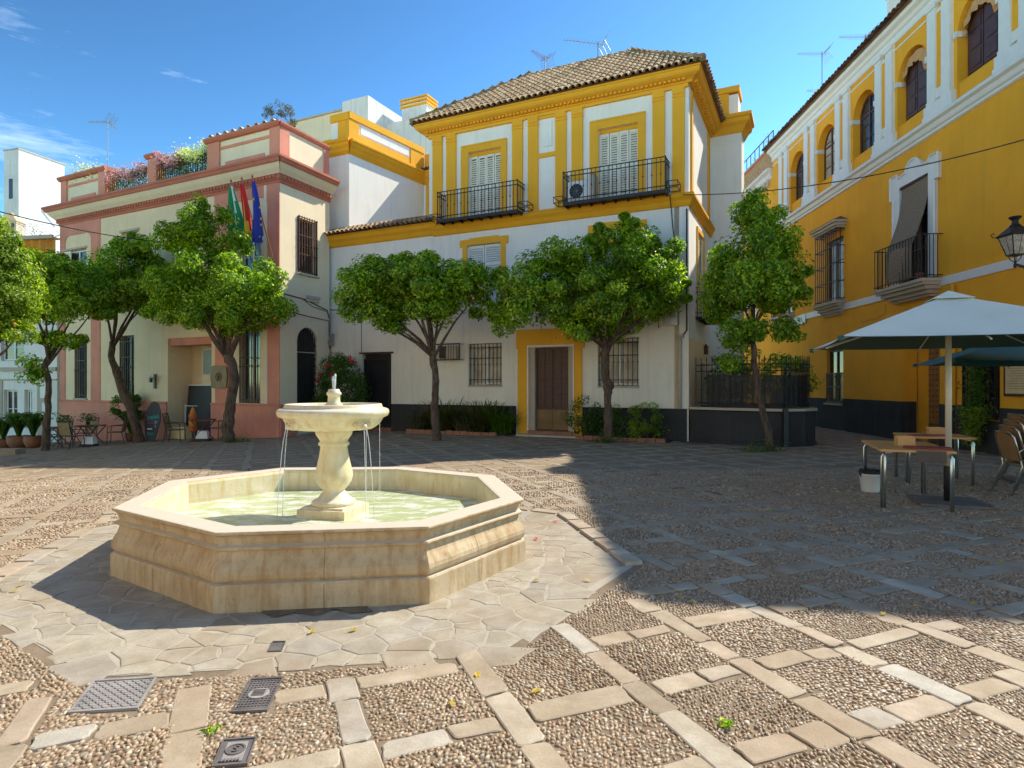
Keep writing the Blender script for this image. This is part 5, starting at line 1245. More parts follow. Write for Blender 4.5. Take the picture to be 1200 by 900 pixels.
# leaning dark board
b_ = thing('menu_board', 'large dark board leaning in the pink building entrance recess', 'board', pxk(8.05, .5, gz(-12, 22)), KA)
mb = MB(rootm(b_) @ Matrix.Rotation(R_(-5), 4, 'X')); mb.box(-.72, .72, -.02, .02, 0, 1.95); mb.build('board', b_, 'blackboard')
mb = MB(rootm(b_) @ Matrix.Rotation(R_(-5), 4, 'X')); mb.box(-.74, .76, -.04, .04, 1.951, 1.99); mb.build('top_rail', b_, 'plastic_white')
# bronze plaque sign on the pier and wall lantern
pq = thing('wall_plaque', 'olive bronze shaped plaque on the wall behind left tree trunk', 'sign', pxk(9.86, -.06, 1.85), KA)
mb = MB(rootm(pq)); mb.plate([(-.30, -.36), (-.2, -.40), (.2, -.40), (.46, -.36), (.50, 0), (.46, .36), (.2, .40), (-.2, .40), (-.30, .36), (-.36, 0)], -.03, .02); mb.build('plate', pq, 'bronze_plate')
mb = MB(rootm(pq)); mb.tube([(.08+.15*math.cos(t_*.6), -.035, .15*math.sin(t_*.6)) for t_ in range(12)], .012, 4)
for t_ in range(6): mb.tube([(.08, -.035, 0), (.08+.12*math.cos(t_*1.05), -.035, .12*math.sin(t_*1.05))], .014, 4)
mb.build('emblem', pq, 'iron_brown')
wl = thing('wall_lamp', 'small black wall lamp with white top left of the cafe entrance', 'lamp', pxk(6.35, -.03, 1.78), KA)
mb = MB(rootm(wl)); mb.box(-.06, .06, -.03, .0, -.35, .2); mb.tube([(0, -.02, 0), (0, -.14, .03), (0, -.2, .10)], .015, 5); mb.box(-.05, .05, -.21, -.13, -.12, .02); mb.build('bracket', wl, 'iron_black')
mb = MB(rootm(wl)); mb.lathe([(.03, .02), (.07, .05), (.10, .10), (.08, .14), (.01, .15)], (0, -.17), 10); mb.build('lamp_shade', wl, 'plastic_white', True)
# flags on angled poles
def flag(u, label, stripes, L=1.7, sd=1, wd=1.):
    base = TK @ Vector((u, -.02, 5.2)); t = thing('flag', label, 'flag', tuple(base), KA); T = rootm(t)
    tip = Vector((0.0, -1.0, 2.95)); mb = MB(T); mb.tube([(0, 0, 0), tuple(tip*.5), tuple(tip)], .022, 6); mb.lathe([(.01, tip.z), (.035, tip.z+.02), (.03, tip.z+.06), (.004, tip.z+.12)], (tip.x, tip.y), 6); mb.build('pole', t, 'plank_wood')
    # hanging cloth gathered into folds; width runs down the hoist
    nu, nv_ = 10, 18; rr = random.Random(int(u*100)); W_ = .30
    def pt(a, b):   # a across folds 0..1, b down 0..1
        w_ = wd*W_*(.34+1.25*b**.8)
        x = (a-.35)*w_*1.5+.05*math.sin(b*3+u); y = tip.y+.13*b+.075*math.sin(a*9+b*2.0+u*3)*(.4+b); z = tip.z-.12-b*(L+.18*math.sin(a*3.1+u))
        return (x, y, z)
    vs_ = [pt(i/nu, j/nv_) for j in range(nv_+1) for i in range(nu+1)]
    fs, mi = [], []
    names = []
    for j in range(nv_):
        for i in range(nu):
            fs.append((j*(nu+1)+i, j*(nu+1)+i+1, (j+1)*(nu+1)+i+1, (j+1)*(nu+1)+i)); m_ = stripes((i+.5)/nu, (j+.5)/nv_)
            if m_ not in names: names.append(m_)
            mi.append(names.index(m_))
    me = fast_mesh('flag_cloth', vs_, fs, names, mi, True); link('cloth', me, t); return t, T, pt
flag(11.72, 'green and white striped flag hanging limp, leftmost of three', lambda a, b: 'flag_white' if .38 < a+.45*(b-.5) < .75 else 'flag_green', 1.62)
flag(12.22, 'red and yellow striped flag hanging limp between two other flags', lambda a, b: 'flag_yellow' if .3 < a-.2*(b-.5) < .62 else 'flag_red', 1.6, 1, .62)
t_, T_, pt_ = flag(12.70, 'blue flag with ring of yellow stars, rightmost of three flags', lambda a, b: 'flag_blue', 1.75)
mb = MB(T_)
for (a, b) in ((.15, .35), (.5, .3), (.8, .45), (.3, .62), (.68, .72), (.85, .66), (.2, .85), (.55, .9)):
    p = Vector(pt_(a, b)); s_ = []
    for k in range(10): r = .055 if k % 2 == 0 else .024; s_.append((p.x+r*math.sin(k*math.pi/5), p.y-.035, p.z+r*math.cos(k*math.pi/5)))
    mb.add(s_, [tuple(range(10))[::-1]])
mb.build_each('star', t_, 'flag_yellow')
# flowers along the terrace
def flower_bed(a, b, label, mat, grp=None, z=9.55, hz=.5, n=1500, droop=True):
    L = b-a; ul = rng.uniform(a, b, n); C = np.stack([ul, rng.normal(.25, .17, n), z+rng.uniform(-.35, hz, n)+.12*np.sin(ul*5)], 1)
    M = np.array(TK); Cw = C @ M[:3, :3].T+M[:3, 3]; V_, F_ = leaf_cloud(Cw, np.tile([.1, -.3, .6], (n, 1)), .085, 'dark_leaf', .5, .8)
    t = link('flowering_shrub', np_mesh('shrub', V_, F_, 'dark_leaf')); tag(t, label, 'flowers', grp)
    m = int(n*.75); ul = rng.uniform(a, b, m); C = np.stack([ul, rng.normal(.12, .2, m), z+hz*.62+rng.normal(0, .13, m)+.12*np.sin(ul*5)], 1); Cw = C @ M[:3, :3].T+M[:3, 3]
    V_, F_ = leaf_cloud(Cw, np.tile([.1, -.4, .6], (m, 1)), .075, mat, .9, .7); link('blossoms', np_mesh('blossoms', V_, F_, mat), t)
flower_bed(3.2, 5.7, 'pink flowering shrub spilling over terrace railing left of the middle pier', 'pink_petal')
flower_bed(6.4, 7.8, 'pink flowering shrub on terrace directly right of the middle pier', 'pink_petal', hz=.62)
flower_bed(7.7, 9.2, 'white flowering shrub on terrace railing beside the panelled parapet', 'white_petal', hz=.68)
flower_bed(.9, 2.6, 'pale green wispy shrub above the leftmost parapet panel', 'white_petal', z=10.35, hz=.22, n=350)
mb = MB(TK); mb.add([(8.3, .6, 10.35), (9.0, .6, 10.5), (9.5, .9, 10.3), (8.9, 1.2, 10.55)], [(0, 1, 2, 3)]); mb.box(8.9, 8.95, .8, .85, 9.0, 10.4); tag(mb.build('terrace_parasol', None, 'awning_orange'), 'small orange cloth sunshade glimpsed above terrace flowers', 'parasol')
mb = MB(TK).mat('pale_cream_stucco'); mb.box(8.0, 12.5, 6.0, 9, 8.5, 11.6); mb.mat('grey_stone_trim'); mb.box(7.9, 12.6, 5.9, 9.1, 11.6, 11.68); mb.build('roof_room', pk)
for k in range(3):
    mb = MB(TK); mb.lathe([(.13, 8.5), (.13, 12.15-.2*(k == 1)), (.10, 12.2-.2*(k == 1)), (.01, 12.2-.2*(k == 1))], (6.9+.6*k, 6.5), 8); mb.build('flue', pk, 'weathered_white')
# small olive-like shrub on the parapet corner
C, N_ = clump_points(-8.05, 21.4, 10.85, .55, .5, .55, 26, 1500, .16, -.3); V_, F_ = leaf_cloud(C, N_, .075, 'grey_leaf', .3, .7)
osr = thing('potted_shrub', 'grey green shrub growing above the corner of pink parapet', 'shrub', (-8.05, 21.4, 10.2)); T = rootm(osr).inverted(); V_ = V_+np.array(T)[:3, 3]; link('foliage', np_mesh('foliage', V_, F_, 'grey_leaf'), osr)
mb = MB(); mb.tube([(-8.05, 21.4, 9.3), (-8.03, 21.42, 10.3), (-8.1, 21.4, 10.8)], [.04, .03, .02], 5); mb.build('stem', osr, 'bark')

# ================================================================ RIGHT OCHRE BUILDING
R0 = (11.82, 30.0); RA = math.atan2(-.99875, -.04994); TR = fr(R0, RA); RL = 18.55
rb = thing('ochre_building', 'long ochre building with white pilasters and arched top windows', 'building', (R0[0], R0[1], 0), RA)
arches = [5.12, 7.66, 10.26, 12.84, 15.42]; FL = [0, 2.6]
holes = [(c-.70, c+.70, 8.62, 11.0, True, .26) for c in arches if c < RL-.8]
holes += [(12.38, 13.70, 4.42, 7.22, False, .22), (7.62, 8.92, 4.45, 6.72, False, .16), (3.3, 4.6, 4.45, 6.72, False, .16),
          (7.67, 8.91, .92, 2.82, False, .16), (12.36, 14.05, -.1, 2.95, False, .42), (15.06, 16.15, .80, 2.6, False, .2), (3.4, 4.5, .9, 2.8, False, .16)]
mb = MB(TR).mat('ochre_stucco'); wall_panel(mb, 2.44, RL, -.2, 12.0, holes)
mb.box(2.44, RL, .45, .7, -.2, 12.0)
# end wall (turns the corner outside the picture)
mb.box(RL-.25, RL-.002, .01, 12, -.2, 12.0); mb.box(2.44, 2.7, .01, 9, -.2, 12.0)
for c in arches: mb.box(c-.69, c+.69, .26, .30, 8.62, 11.0)
mb.build('wall', rb)
mb = MB(TR)
edges = [2.44, 7.62, 8.95, 12.36]
mb.box(2.44, 3.38, -.03, 0, -.2, 1.08); mb.box(3.38, 4.52, -.03, 0, -.2, .85); mb.box(4.52, 7.65, -.03, 0, -.2, 1.08); mb.box(7.65, 8.93, -.03, 0, -.2, .86); mb.box(8.93, 12.35, -.03, 0, -.2, 1.10); mb.box(14.06, 15.03, -.03, 0, -.2, 1.08); mb.box(15.03, 16.18, -.03, 0, -.2, .75); mb.box(16.18, RL, -.03, 0, -.2, 1.06)
mb.box(12.35, 12.37, -.03, .4, -.2, 1.1); mb.build_each('dado', rb, 'dark_dado')
# cornice with tile eave
mb = MB(TR); mb.moulding(2.44, RL, [(.02, 11.55), (.05, 11.58), (.05, 11.74), (.10, 11.78), (.14, 11.86), (.24, 11.93), (.26, 12.0), (.26, 12.06)], 0, 0, 1); mb.build('cornice', rb, 'white_paint')
mb = MB(TR); mb.moulding(2.44, RL, [(.0, 11.33), (.03, 11.335), (.03, 11.375), (0, 11.38)], 0, 0, 0); mb.build('thin_moulding', rb, 'white_paint')
mb = MB(TR); mb.add([(2.3, -.36, 12.07), (RL+.3, -.36, 12.07), (RL+.3, 4.5, 12.85), (2.3, 4.5, 12.85), (2.3, -.36, 12.04), (RL+.3, -.36, 12.04), (RL+.3, 9, 12.0), (2.3, 9, 12.0)], [(0, 1, 2, 3), (7, 6, 5, 4), (3, 2, 6, 7)]); rf_ = mb.build('roof', rb, 'roof_tile_dark')
tv, tf = tile_verts(.5, .105, .085, 6); tme = fast_mesh('eave_tile', [(p[0], p[1]*math.cos(.3)+0, p[2]+p[1]*math.sin(.3)) for p in tv], tf, ['roof_tile_dark'])
nt_ = int((RL+.3-2.3)/.215)
Rl = Matrix.Rotation(0, 4, 'Z')
for i in range(nt_):
    o = link('eave_tile', tme, rf_); o.location = (2.42+i*.215+random.uniform(-.012, .012), -.46+random.uniform(-.015, .015), 12.09+random.uniform(-.008, .008)); o.rotation_euler = (random.uniform(-.04, .04), random.uniform(-.05, .05), random.uniform(-.04, .04))
# upper string course
mb = MB(TR); mb.moulding(2.44, RL, [(.02, 8.18), (.07, 8.21), (.07, 8.26), (.12, 8.30), (.16, 8.40), (.24, 8.45), (.24, 8.52), (.20, 8.56)], 0, 0, 1); mb.build('string_course', rb, 'white_paint')
mb = MB(TR); mb.moulding(2.44, RL, [(.0, 4.13), (.045, 4.135), (.045, 4.35), (.0, 4.355)], 0, 0, 1); mb.build('flat_band', rb, 'white_paint')
# paired pilasters
for c in (3.83, 6.39, 8.96, 11.55, 14.13, 16.70):
    if c > RL: continue
    mb = MB(TR)
    for s_ in (-1, 1):
        a = c+s_*.29-.17; mb.box(a, a+.34, -.10, 0, 9.0, 11.55); mb.box(a-.03, a+.37, -.135, -.1001, 11.42, 11.56)
        mb.box(a-.015, a+.355, -.115, 0, 8.95, 9.05)
    mb.box(c-.56, c+.56, -.125, -.0, 8.555, 8.95); mb.box(c-.60, c+.60, -.14, 0, 8.55, 8.70)
    mb.box(c-.12, c+.12, -.06, -.0, 9.05, 11.32)
    mb.build('double_pilaster', rb, 'white_paint')
    if c < RL-.5:
        mb = MB(TR); mb.box(c-.11, c+.11, -.065, -.0601, 9.3, 11.25); mb.build('pilaster_gap', rb, 'ochre_stucco')
for i, c in enumerate(arches):
    mb = MB(TR)
    for s_ in (-1, 1):
        a, b = sorted((c+s_*.70, c+s_*.745)); a2, b2 = sorted((c+s_*.695, c+s_*.66)); mb.box(a, b, -.06, .0, 10.20, 10.37)
    mb.box(c-.76, c-.70, -.07, -.001, 10.22, 10.36); mb.box(c+.70, c+.76, -.07, -.001, 10.22, 10.36); mb.box(c-.70, c-.655, -.05, .255, 10.22, 10.36); mb.box(c+.655, c+.70, -.05, .255, 10.22, 10.36)
    mb.build_each('impost', rb, 'white_paint')
    o = casement(rb, TR, c-.60, c+.60, 9.12, 10.92, .19, 'dark_wood', 'dark_glass' if i in (0, 2) else 'curtained_glass', 1 if i < 3 else 1, 3, True, fw=.08)
    if i >= 3:
        mb = MB(TR); 
        for s_ in (0, 1):
            a = c-.52+s_*.53; b = a+.50
            mb.box(a, b, .155, .185, 9.2, 10.62)
            for kz in range(3): mb.box(a+.07, b-.07, .14, .154, 9.3+kz*.45, 9.3+kz*.45+.36)
        mb.build('shutter', o, 'dark_wood')
    mb = MB(TR); mb.box(c-.70, c+.70, .08, .25, 9.05, 9.115); mb.build('sill', o, 'deep_yellow_trim')
    mb = MB(TR); mb.box(c-.695, c+.695, .05, .255, 8.62, 9.05); mb.build('apron_panel', rb, 'ochre_stucco')
    if i >= 3:   # gathered awning cloth in the arch
        mb = MB(TR); N = 14; vs_ = []
        for k in range(N+1):
            t_ = math.pi*k/N; wob = .02*math.sin(k*2.3)
            vs_ += [(c-.66*math.cos(t_), .10+wob, 10.25+.66*math.sin(t_)), (c-(.48+.03*math.sin(k*4))*math.cos(t_), .04+wob*2, 10.18+(.46+.03*math.sin(k*3))*math.sin(t_)-.05)]
        mb.add(vs_, [(2*k, 2*k+1, 2*k+3, 2*k+2) for k in range(N)]); mb.build('rolled_awning', o, 'awning_orange')
# corbelled sill for grilled windows, hood on top
def corbel(T_, a, b, z1, name, par, steps=((.36, .10), (.30, .08), (.22, .10), (.14, .10), (.08, .08)), mat='grey_stone_trim'):
    m = MB(T_); z = z1
    for k, (o_, h) in enumerate(steps): m.box(a+(steps[0][0]-o_)*.8, b-(steps[0][0]-o_)*.8, -o_, -.001*k, z-h, z-.001); z -= h
    return m.build(name, par, mat)
def grilled(u0, u1, par):
    o = casement(par, TR, u0+.04, u1-.04, 4.5, 6.68, .10, 'dark_wood', 'curtained_glass', 1, 2, fw=.09)
    grille(o, TR, u0-.18, u1+.12, 4.47, 6.98, -.30, 11, (4.55, 5.15, 5.75, 6.35, 6.9), 'iron_dark', .011, .28, False)
    corbel(TR, u0-.30, u1+.22, 4.47, 'corbel_sill', o)
    m = MB(TR); m.box(u0-.36, u1+.28, -.44, 0, 7.12, 7.20); m.box(u0-.30, u1+.22, -.38, 0, 7.02, 7.119); m.box(u0-.24, u1+.16, -.32, 0, 6.96, 7.019); m.mat('grey_stone_trim'); m.build('hood', o, 'grey_stone_trim')
    m = MB(TR); m.add([(u0-.38, -.46, 7.201), (u1+.30, -.46, 7.201), (u1+.30, 0, 7.201), (u0-.38, 0, 7.201), (u0+.1, 0, 7.42), (u1-.18, 0, 7.42)], [(0, 1, 5, 4), (1, 2, 5), (3, 0, 4), (0, 3, 2, 1)]); m.build('hood_tiles', o, 'roof_tile_dark')
grilled(7.62, 8.92, rb); grilled(3.3, 4.6, rb)
# balcony window with white baroque surround and reed blind
mb = MB(TR)
mb.plate([(12.10, 4.42), (12.38, 4.42), (12.38, 7.22), (13.70, 7.22), (13.70, 4.42), (13.98, 4.42), (13.98, 6.95), (14.12, 6.95), (14.12, 7.62), (13.80, 7.62), (13.72, 7.50), (13.45, 7.50), (13.36, 7.66), (13.20, 7.78), (13.04, 7.82), (12.88, 7.78), (12.72, 7.66), (12.63, 7.50), (12.36, 7.50), (12.28, 7.62), (11.96, 7.62), (11.96, 6.95), (12.10, 6.95)], -.09, -.001)
mb.build('window_surround', rb, 'white_paint')
mb = MB(TR); mb.tube([(13.98, -.10, 4.45), (13.98, -.10, 6.93), (14.12, -.10, 6.95), (14.12, -.10, 7.62), (13.80, -.10, 7.62), (13.72, -.10, 7.50), (13.45, -.10, 7.50)]+[(13.04+.34*math.cos(t_), -.10, 7.48+.34*math.sin(t_)) for t_ in np.linspace(.2, 2.94, 9)]+[(12.36, -.10, 7.50), (12.28, -.10, 7.62), (11.96, -.10, 7.62), (11.96, -.10, 6.95), (12.10, -.10, 6.93), (12.10, -.10, 4.45)], .035, 6)
mb.tube([(12.45, -.10, 4.45), (12.45, -.10, 7.14), (13.63, -.10, 7.14), (13.63, -.10, 4.45)], .02, 5) if False else None
mb.build('surround_moulding', rb, 'white_paint')
bwn = casement(rb, TR, 12.42, 13.66, 4.45, 7.18, .14, 'dark_wood', 'dark_glass', 1, 2, name='balcony_door', fw=.1)
corbel(TR, 11.88, 14.22, 4.34, 'balcony', rb, ((.55, .08), (.50, .08), (.40, .10), (.28, .10), (.18, .07)))
mb = MB(TR)
for i in range(17): u = 11.93+2.24*i/16; mb.box(u-.008, u+.008, -.54, -.524, 4.36, 5.48)
for j in range(5):
    for u in (11.93, 14.17): yy = -.53+.1*j; mb.box(u-.008, u+.008, yy-.008, yy+.008, 4.36, 5.48)
for z in (4.42, 5.48): mb.box(11.91, 14.19, -.55, -.52, z-.012, z+.012); mb.box(11.915, 11.945, -.52, 0, z-.011, z+.011); mb.box(14.155, 14.185, -.52, 0.0, z-.011, z+.011)
mb.build('balcony_railing', rb, 'iron_dark')
bl = thing('reed_blind', 'brown esparto blind hanging out over the balcony railing of ochre building', 'blind', tuple(TR @ Vector((12.95, -.1, 7.15))), RA)
mb = MB(TR); nb = 22; vs_ = []
for k in range(nb+1):
    t_ = k/nb; z = 7.16-2.72*t_; y = -.04-.46*min(1, t_/.68)**1.5; sag = .03*math.sin(t_*6)
    for j in range(9):
        a = j/8; u = 12.42+1.27*a; vs_.append((u+.06*t_, y+sag+.035*math.sin(a*6.0+t_*3)*t_-.02*a, z-.06*math.sin(a*3.1)*t_))
fs = [(k*9+j, k*9+j+1, (k+1)*9+j+1, (k+1)*9+j) for k in range(nb) for j in range(8)]
vs2 = [(x, y+.012, z) for x, y, z in vs_]; mb.add(vs_+vs2, fs+[tuple(i+len(vs_) for i in f[::-1]) for f in fs]); mb.build('mat', bl, 'esparto_blind', True)
mb = MB(TR); mb.tube([(12.40, -.05, 7.18), (13.62, -.05, 7.18)], .035, 8); mb.build('roller', bl, 'dark_wood')
fp_ = thing('flower_pot', 'small terracotta pot on the ochre balcony floor beside the blind', 'pot', tuple(TR @ Vector((13.72, -.33, 4.34))), RA)
mb = MB(rootm(fp_)); mb.lathe([(.08, 0), (.11, .18), (.12, .2), (.1, .2)], (0, 0), 10); mb.build('pot', fp_, 'terracotta', True)
# ground floor openings
o = casement(rb, TR, 7.72, 8.86, .95, 2.80, .10, 'iron_brown', 'dark_glass', 1, 1); grille(o, TR, 7.72, 8.86, .93, 2.0, -.02, 12, (.97, 1.5, 1.98), 'iron_brown', .012, 0, False)
mb = MB(TR); mb.box(7.62, 8.95, -.09, .1, .86, .92); mb.build('sill', o, 'grey_stone_trim')
o = casement(rb, TR, 3.45, 4.45, .95, 2.8, .10, 'iron_brown', 'dark_glass', 1, 1)
mb = MB(TR); mb.box(13.02, 13.98, .36, .41, .0, 2.85); dd = mb.build('door', rb, 'plank_wood')
mb = MB(TR)
for s_ in range(3): mb.box(13.04+s_*.315, 13.04+s_*.315+.30, .335, .359, .55, 2.83)
mb.build('door_panels', dd, 'plank_wood')
mb = MB(TR)
for i in range(6):
    for j in range(15): mb.box(13.09+i*.163-.015, 13.09+i*.163+.015, .318, .334, .68+j*.145, .71+j*.145)
tag(mb.build('studs', dd, 'iron_black'), kind='stuff')
mb = MB(TR); mb.box(13.03, 13.97, .33, .358, .02, .52); mb.build('kick_plate', dd, 'bronze_plate')
o = casement(rb, TR, 15.1, 16.1, .82, 2.58, .14, 'plank_wood', 'dark_glass', 1, 0)
grille(o, TR, 15.08, 16.14, .78, 2.56, -.10, 8, (.86, 1.2, 1.55, 1.9, 2.25, 2.5), 'iron_black', .014, .09, False)
mb = MB(TR); mb.tube([(14.7, -.06, -.1), (14.7, -.06, 2.4), (14.7, -.1, 4.1)], .045, 8); mb.build('downpipe', rb, 'ochre_stucco', True)
mb = MB(TR); mb.tube([(14.7, -.08, -.1), (14.7, -.08, 1.07)], .052, 8); mb.build('downpipe_base', rb, 'dark_dado', True)
# cracks (thin cable-like lines) and loose wires
mb = MB(TR); mb.tube([(10.1, -.002, 3.62), (10.35, -.002, 3.58), (10.5, -.002, 3.63), (10.9, -.002, 3.60), (11.25, -.002, 3.68), (11.5, -.002, 3.70), (11.52, -.002, 3.98)], .008, 3); mb.build('crack', rb, 'iron_brown')
sg = thing('street_sign', 'small white street name tile on ochre wall behind right tree', 'sign', tuple(TR @ Vector((5.3, -.03, 4.2))), RA)
mb = MB(TR); mb.box(4.95, 6.0, -.05, -.046, 3.95, 4.33) if False else mb.box(4.95, 6.0, -.07, -.046, 3.98, 4.32); mb.build('plate', sg, 'plastic_white')
tm = text_mesh('C S', .24); tm.materials.append(MATS['ink_black']); o = link('lettering', tm, sg); o.rotation_euler = (R_(90), 0, 0); o.location = (.25, -.045, -.05)
mn = thing('menu_case', 'framed cream menu board on ochre wall behind chairs', 'sign', tuple(TR @ Vector((16.85, -.05, 1.75))), RA)
mb = MB(rootm(mn)); mb.box(-.48, .48, -.03, .03, -.42, .42)
mb.build('frame', mn, 'iron_brown')
mb = MB(rootm(mn)); mb.box(-.42, .42, -.036, -.0301, -.36, .36); mb.build('sheet', mn, 'paper_cream')
mb = MB(rootm(mn)); rl = random.Random(4)
for r in range(11):
    z = .29-r*.055; u = -.36+.1*rl.random()
    while u < .33:
        w_ = rl.uniform(.02, .07); mb.box(u, min(.36, u+w_), -.038, -.0362, z, z+.018); u += w_+.015
    if r in (3, 7): continue
mb.build('lettering', mn, 'old_brick')
# street lantern on bracket at right edge
ln = thing('street_lantern', 'black wrought iron street lantern on bracket at the right edge', 'street lamp', tuple(TR @ Vector((18.0, -.02, 4.0))), RA)
LT = fr(tuple(TR @ Vector((17.75, -.85, 0))), RA) @ Matrix.Translation((0, 0, 4.1)) @ Matrix.Scale(.88, 4) @ Matrix.Translation((0, 0, -4.1)); zl = 4.20
def frustum(m, r0, r1, z0, z1, n=4): 
    vs_ = [(r0*math.cos(math.pi/4+k*2*math.pi/n), r0*math.sin(math.pi/4+k*2*math.pi/n), z0) for k in range(n)]+[(r1*math.cos(math.pi/4+k*2*math.pi/n), r1*math.sin(math.pi/4+k*2*math.pi/n), z1) for k in range(n)]
    m.add(vs_, [tuple(range(n-1, -1, -1)), tuple(range(n, 2*n))]+[(i, (i+1) % n, n+(i+1) % n, n+i) for i in range(n)])
mb = MB(LT); frustum(mb, .15, .30, zl, zl+.42); mb.build('glass', ln, 'lamp_glass')
mb = MB(LT); frustum(mb, .34, .36, zl+.42, zl+.46); frustum(mb, .36, .30, zl+.46, zl+.50); frustum(mb, .30, .13, zl+.50, zl+.64); mb.lathe([(.12, zl+.64), (.10, zl+.68), (.07, zl+.70), (.06, zl+.78), (.10, zl+.82), (.13, zl+.85), (.12, zl+.87), (.02, zl+.88)], (0, 0), 12); mb.build('roof', ln, 'iron_black')
mb = MB(LT)
for k in range(4):
    a = math.pi/4+k*math.pi/2; c, s_ = math.cos(a), math.sin(a); mb.tube([(.155*c, .155*s_, zl-.01), (.305*c, .305*s_, zl+.43)], .014, 5)
    mb.tube([(.36*c, .36*s_, zl+.44), (.42*c, .42*s_, zl+.47), (.44*c, .44*s_, zl+.53), (.40*c, .40*s_, zl+.56), (.38*c, .38*s_, zl+.52)], .011, 5)
    a2 = k*math.pi/2; c2, s2 = math.cos(a2), math.sin(a2); mb.tube([(.105*c2, .105*s2, zl), (.21*c2, .21*s2, zl+.42)], .009, 4)
    mb.tube([(.12*c, .12*s_, zl-.01), (.09*c, .09*s_, zl-.10), (.02*c, .02*s_, zl-.16), (0, 0, zl-.22)], .011, 5)
frustum(mb, .16, .17, zl-.02, zl+.01); mb.lathe([(.01, zl-.30), (.035, zl-.26), (.03, zl-.20), (.012, zl-.18)], (0, 0), 8); mb.build('cage', ln, 'iron_black')
mb = MB(TR @ Matrix.Translation((.45, 0, 0))); mb.tube([(17.30, -.85, zl-.20), (17.42, -.7, zl-.30), (17.5, -.4, zl-.42), (17.55, -.03, zl-.30)], .025, 6); mb.tube([(17.55, -.04, zl-.75), (17.48, -.3, zl-.55), (17.36, -.62, zl-.34)], .016, 5); mb.box(17.5, 17.6, -.05, -.001, zl-.85, zl-.15); mb.build('bracket', ln, 'iron_black')
# chimneys and antennas on the ochre roof
for (u, v, w_, h, lab) in ((10.8, 1.0, .8, 1.75, 'white chimney with yellow band on ochre roof'), (3.9, 1.2, .6, .9, 'small white chimney at the far end of ochre roof')):
    t = thing('chimney', lab, 'chimney', tuple(TR @ Vector((u, v, 12.1))), RA); mb = MB(rootm(t)).mat('weathered_white'); mb.box(-w_/2, w_/2, -.35, .35, 0, h); mb.build('stack', t)
    mb = MB(rootm(t)).mat('yellow_stucco'); mb.box(-w_/2-.05, w_/2+.05, -.40, .40, h, h+.10); mb.mat('weathered_white'); mb.box(-w_/2-.10, w_/2+.10, -.45, .45, h+.10, h+.22); mb.build('cap', t)
def roofpt(u, v): p = TR @ Vector((u, v, 12.5)); return p.x, p.y
x, y = roofpt(4.6, 1.2); antenna(x, y, 12.3, 3.0, 1.0, 'tallest antenna at the far end of the ochre roof', 0, 0)
x, y = roofpt(6.0, .9); antenna(x, y, 12.2, .9, .9, 'short antenna low on the ochre roof between two taller masts', 0, .02)
x, y = roofpt(8.6, .9); antenna(x, y, 12.3, 1.45, .9, 'antenna nearest the white chimney on ochre roof', 0, 0)
def sprig(x, y, z, n_, r, h, mat, label, nm='roof_weeds'):
    C = np.stack([rng.normal(x, r*.5, n_), rng.normal(y, r*.5, n_), z+rng.uniform(0, h, n_)], 1); V_, F_ = leaf_cloud(C, np.tile([0, -.3, .5], (n_, 1)), .07, mat, .45, .8)
    t = thing(nm, label, 'plant', (x, y, z)); link('foliage', np_mesh(nm, V_-np.array([x, y, z]), F_, mat), t); m = MB(rootm(t))
    for k in range(5): a = k*1.26; m.tube([(0, 0, -.05), (r*.2*math.cos(a), r*.2*math.sin(a), h*.4), (r*.5*math.cos(a), r*.5*math.sin(a), h*.8)], [.012, .008, .004], 4)
    m.build('stems', t, 'bark')
x, y = roofpt(6.7, .1); sprig(x, y, 12.2, 90, .22, .65, 'lime_leaf', 'taller weed sprouting from the ochre roof tiles')
x, y = roofpt(6.1, -.1); sprig(x, y, 12.1, 40, .15, .4, 'lime_leaf', 'smaller weed sprouting from the ochre roof tiles')
x, y = roofpt(7.6, .1); sprig(x, y, 12.2, 60, .2, .5, 'lime_leaf', 'weed clump on ochre roof beside nearer antenna mast')
# ================================================================ FAR CONTINUATION OF THE STREET
F0 = (12.90, 51.0); TF = fr(F0, RA)
fb = thing('far_building', 'weathered yellow building with brick parapet farther down the street', 'building', (F0[0], F0[1], 0), RA)
L = 51.0-27.57
mb = MB(TF).mat('yellow_stucco'); wall_panel(mb, 0, L/.9988, -.2, 11.0, [(20.2, 21.2, 7.4, 9.0), (17.6, 18.6, 7.4, 9.0), (20.2, 21.2, 3.6, 5.4)]); mb.box(0, 23.4, .4, 6, -.2, 10.9); mb.build('wall', fb)
mb = MB(TF).mat('weathered_white'); mb.moulding(0, 23.42, [(.02, 10.9), (.1, 11.0), (.14, 11.12), (.28, 11.2), (.28, 11.3), (.2, 11.32)]); mb.box(0, 18.5, .03, .3, 11.3, 12.25); mb.mat('old_brick'); mb.box(18.5, 23.42, .02, .3, 11.3, 12.3); mb.mat('pink_stucco'); mb.box(0, 23.42, -.05, .35, 12.3, 12.42); mb.build('cornice', fb)
mb = MB(TF)
for i in range(58): mb.box(.1+i*.4, .28+i*.4, -.12, -.001, 10.6, 10.9)
tag(mb.build('dentils', fb, 'grey_stone_trim'), kind='stuff')
for c, z0, z1 in ((20.7, 7.4, 9.0), (18.1, 7.4, 9.0), (20.7, 3.6, 5.4)):
    o = casement(fb, TF, c-.48, c+.48, z0, z1, .12, 'dark_wood', 'dark_glass'); mb = MB(TF); mb.plate([(c-.7, z0-.1), (c-.5, z0-.1), (c-.5, z1), (c+.5, z1), (c+.5, z0-.1), (c+.7, z0-.1), (c+.7, z1+.25), (c-.7, z1+.25)], -.06, -.001); mb.build('surround', o, 'white_paint')
mb = MB(TF); mb.box(0, 23.4, -.02, .04, 12.42, 12.44)
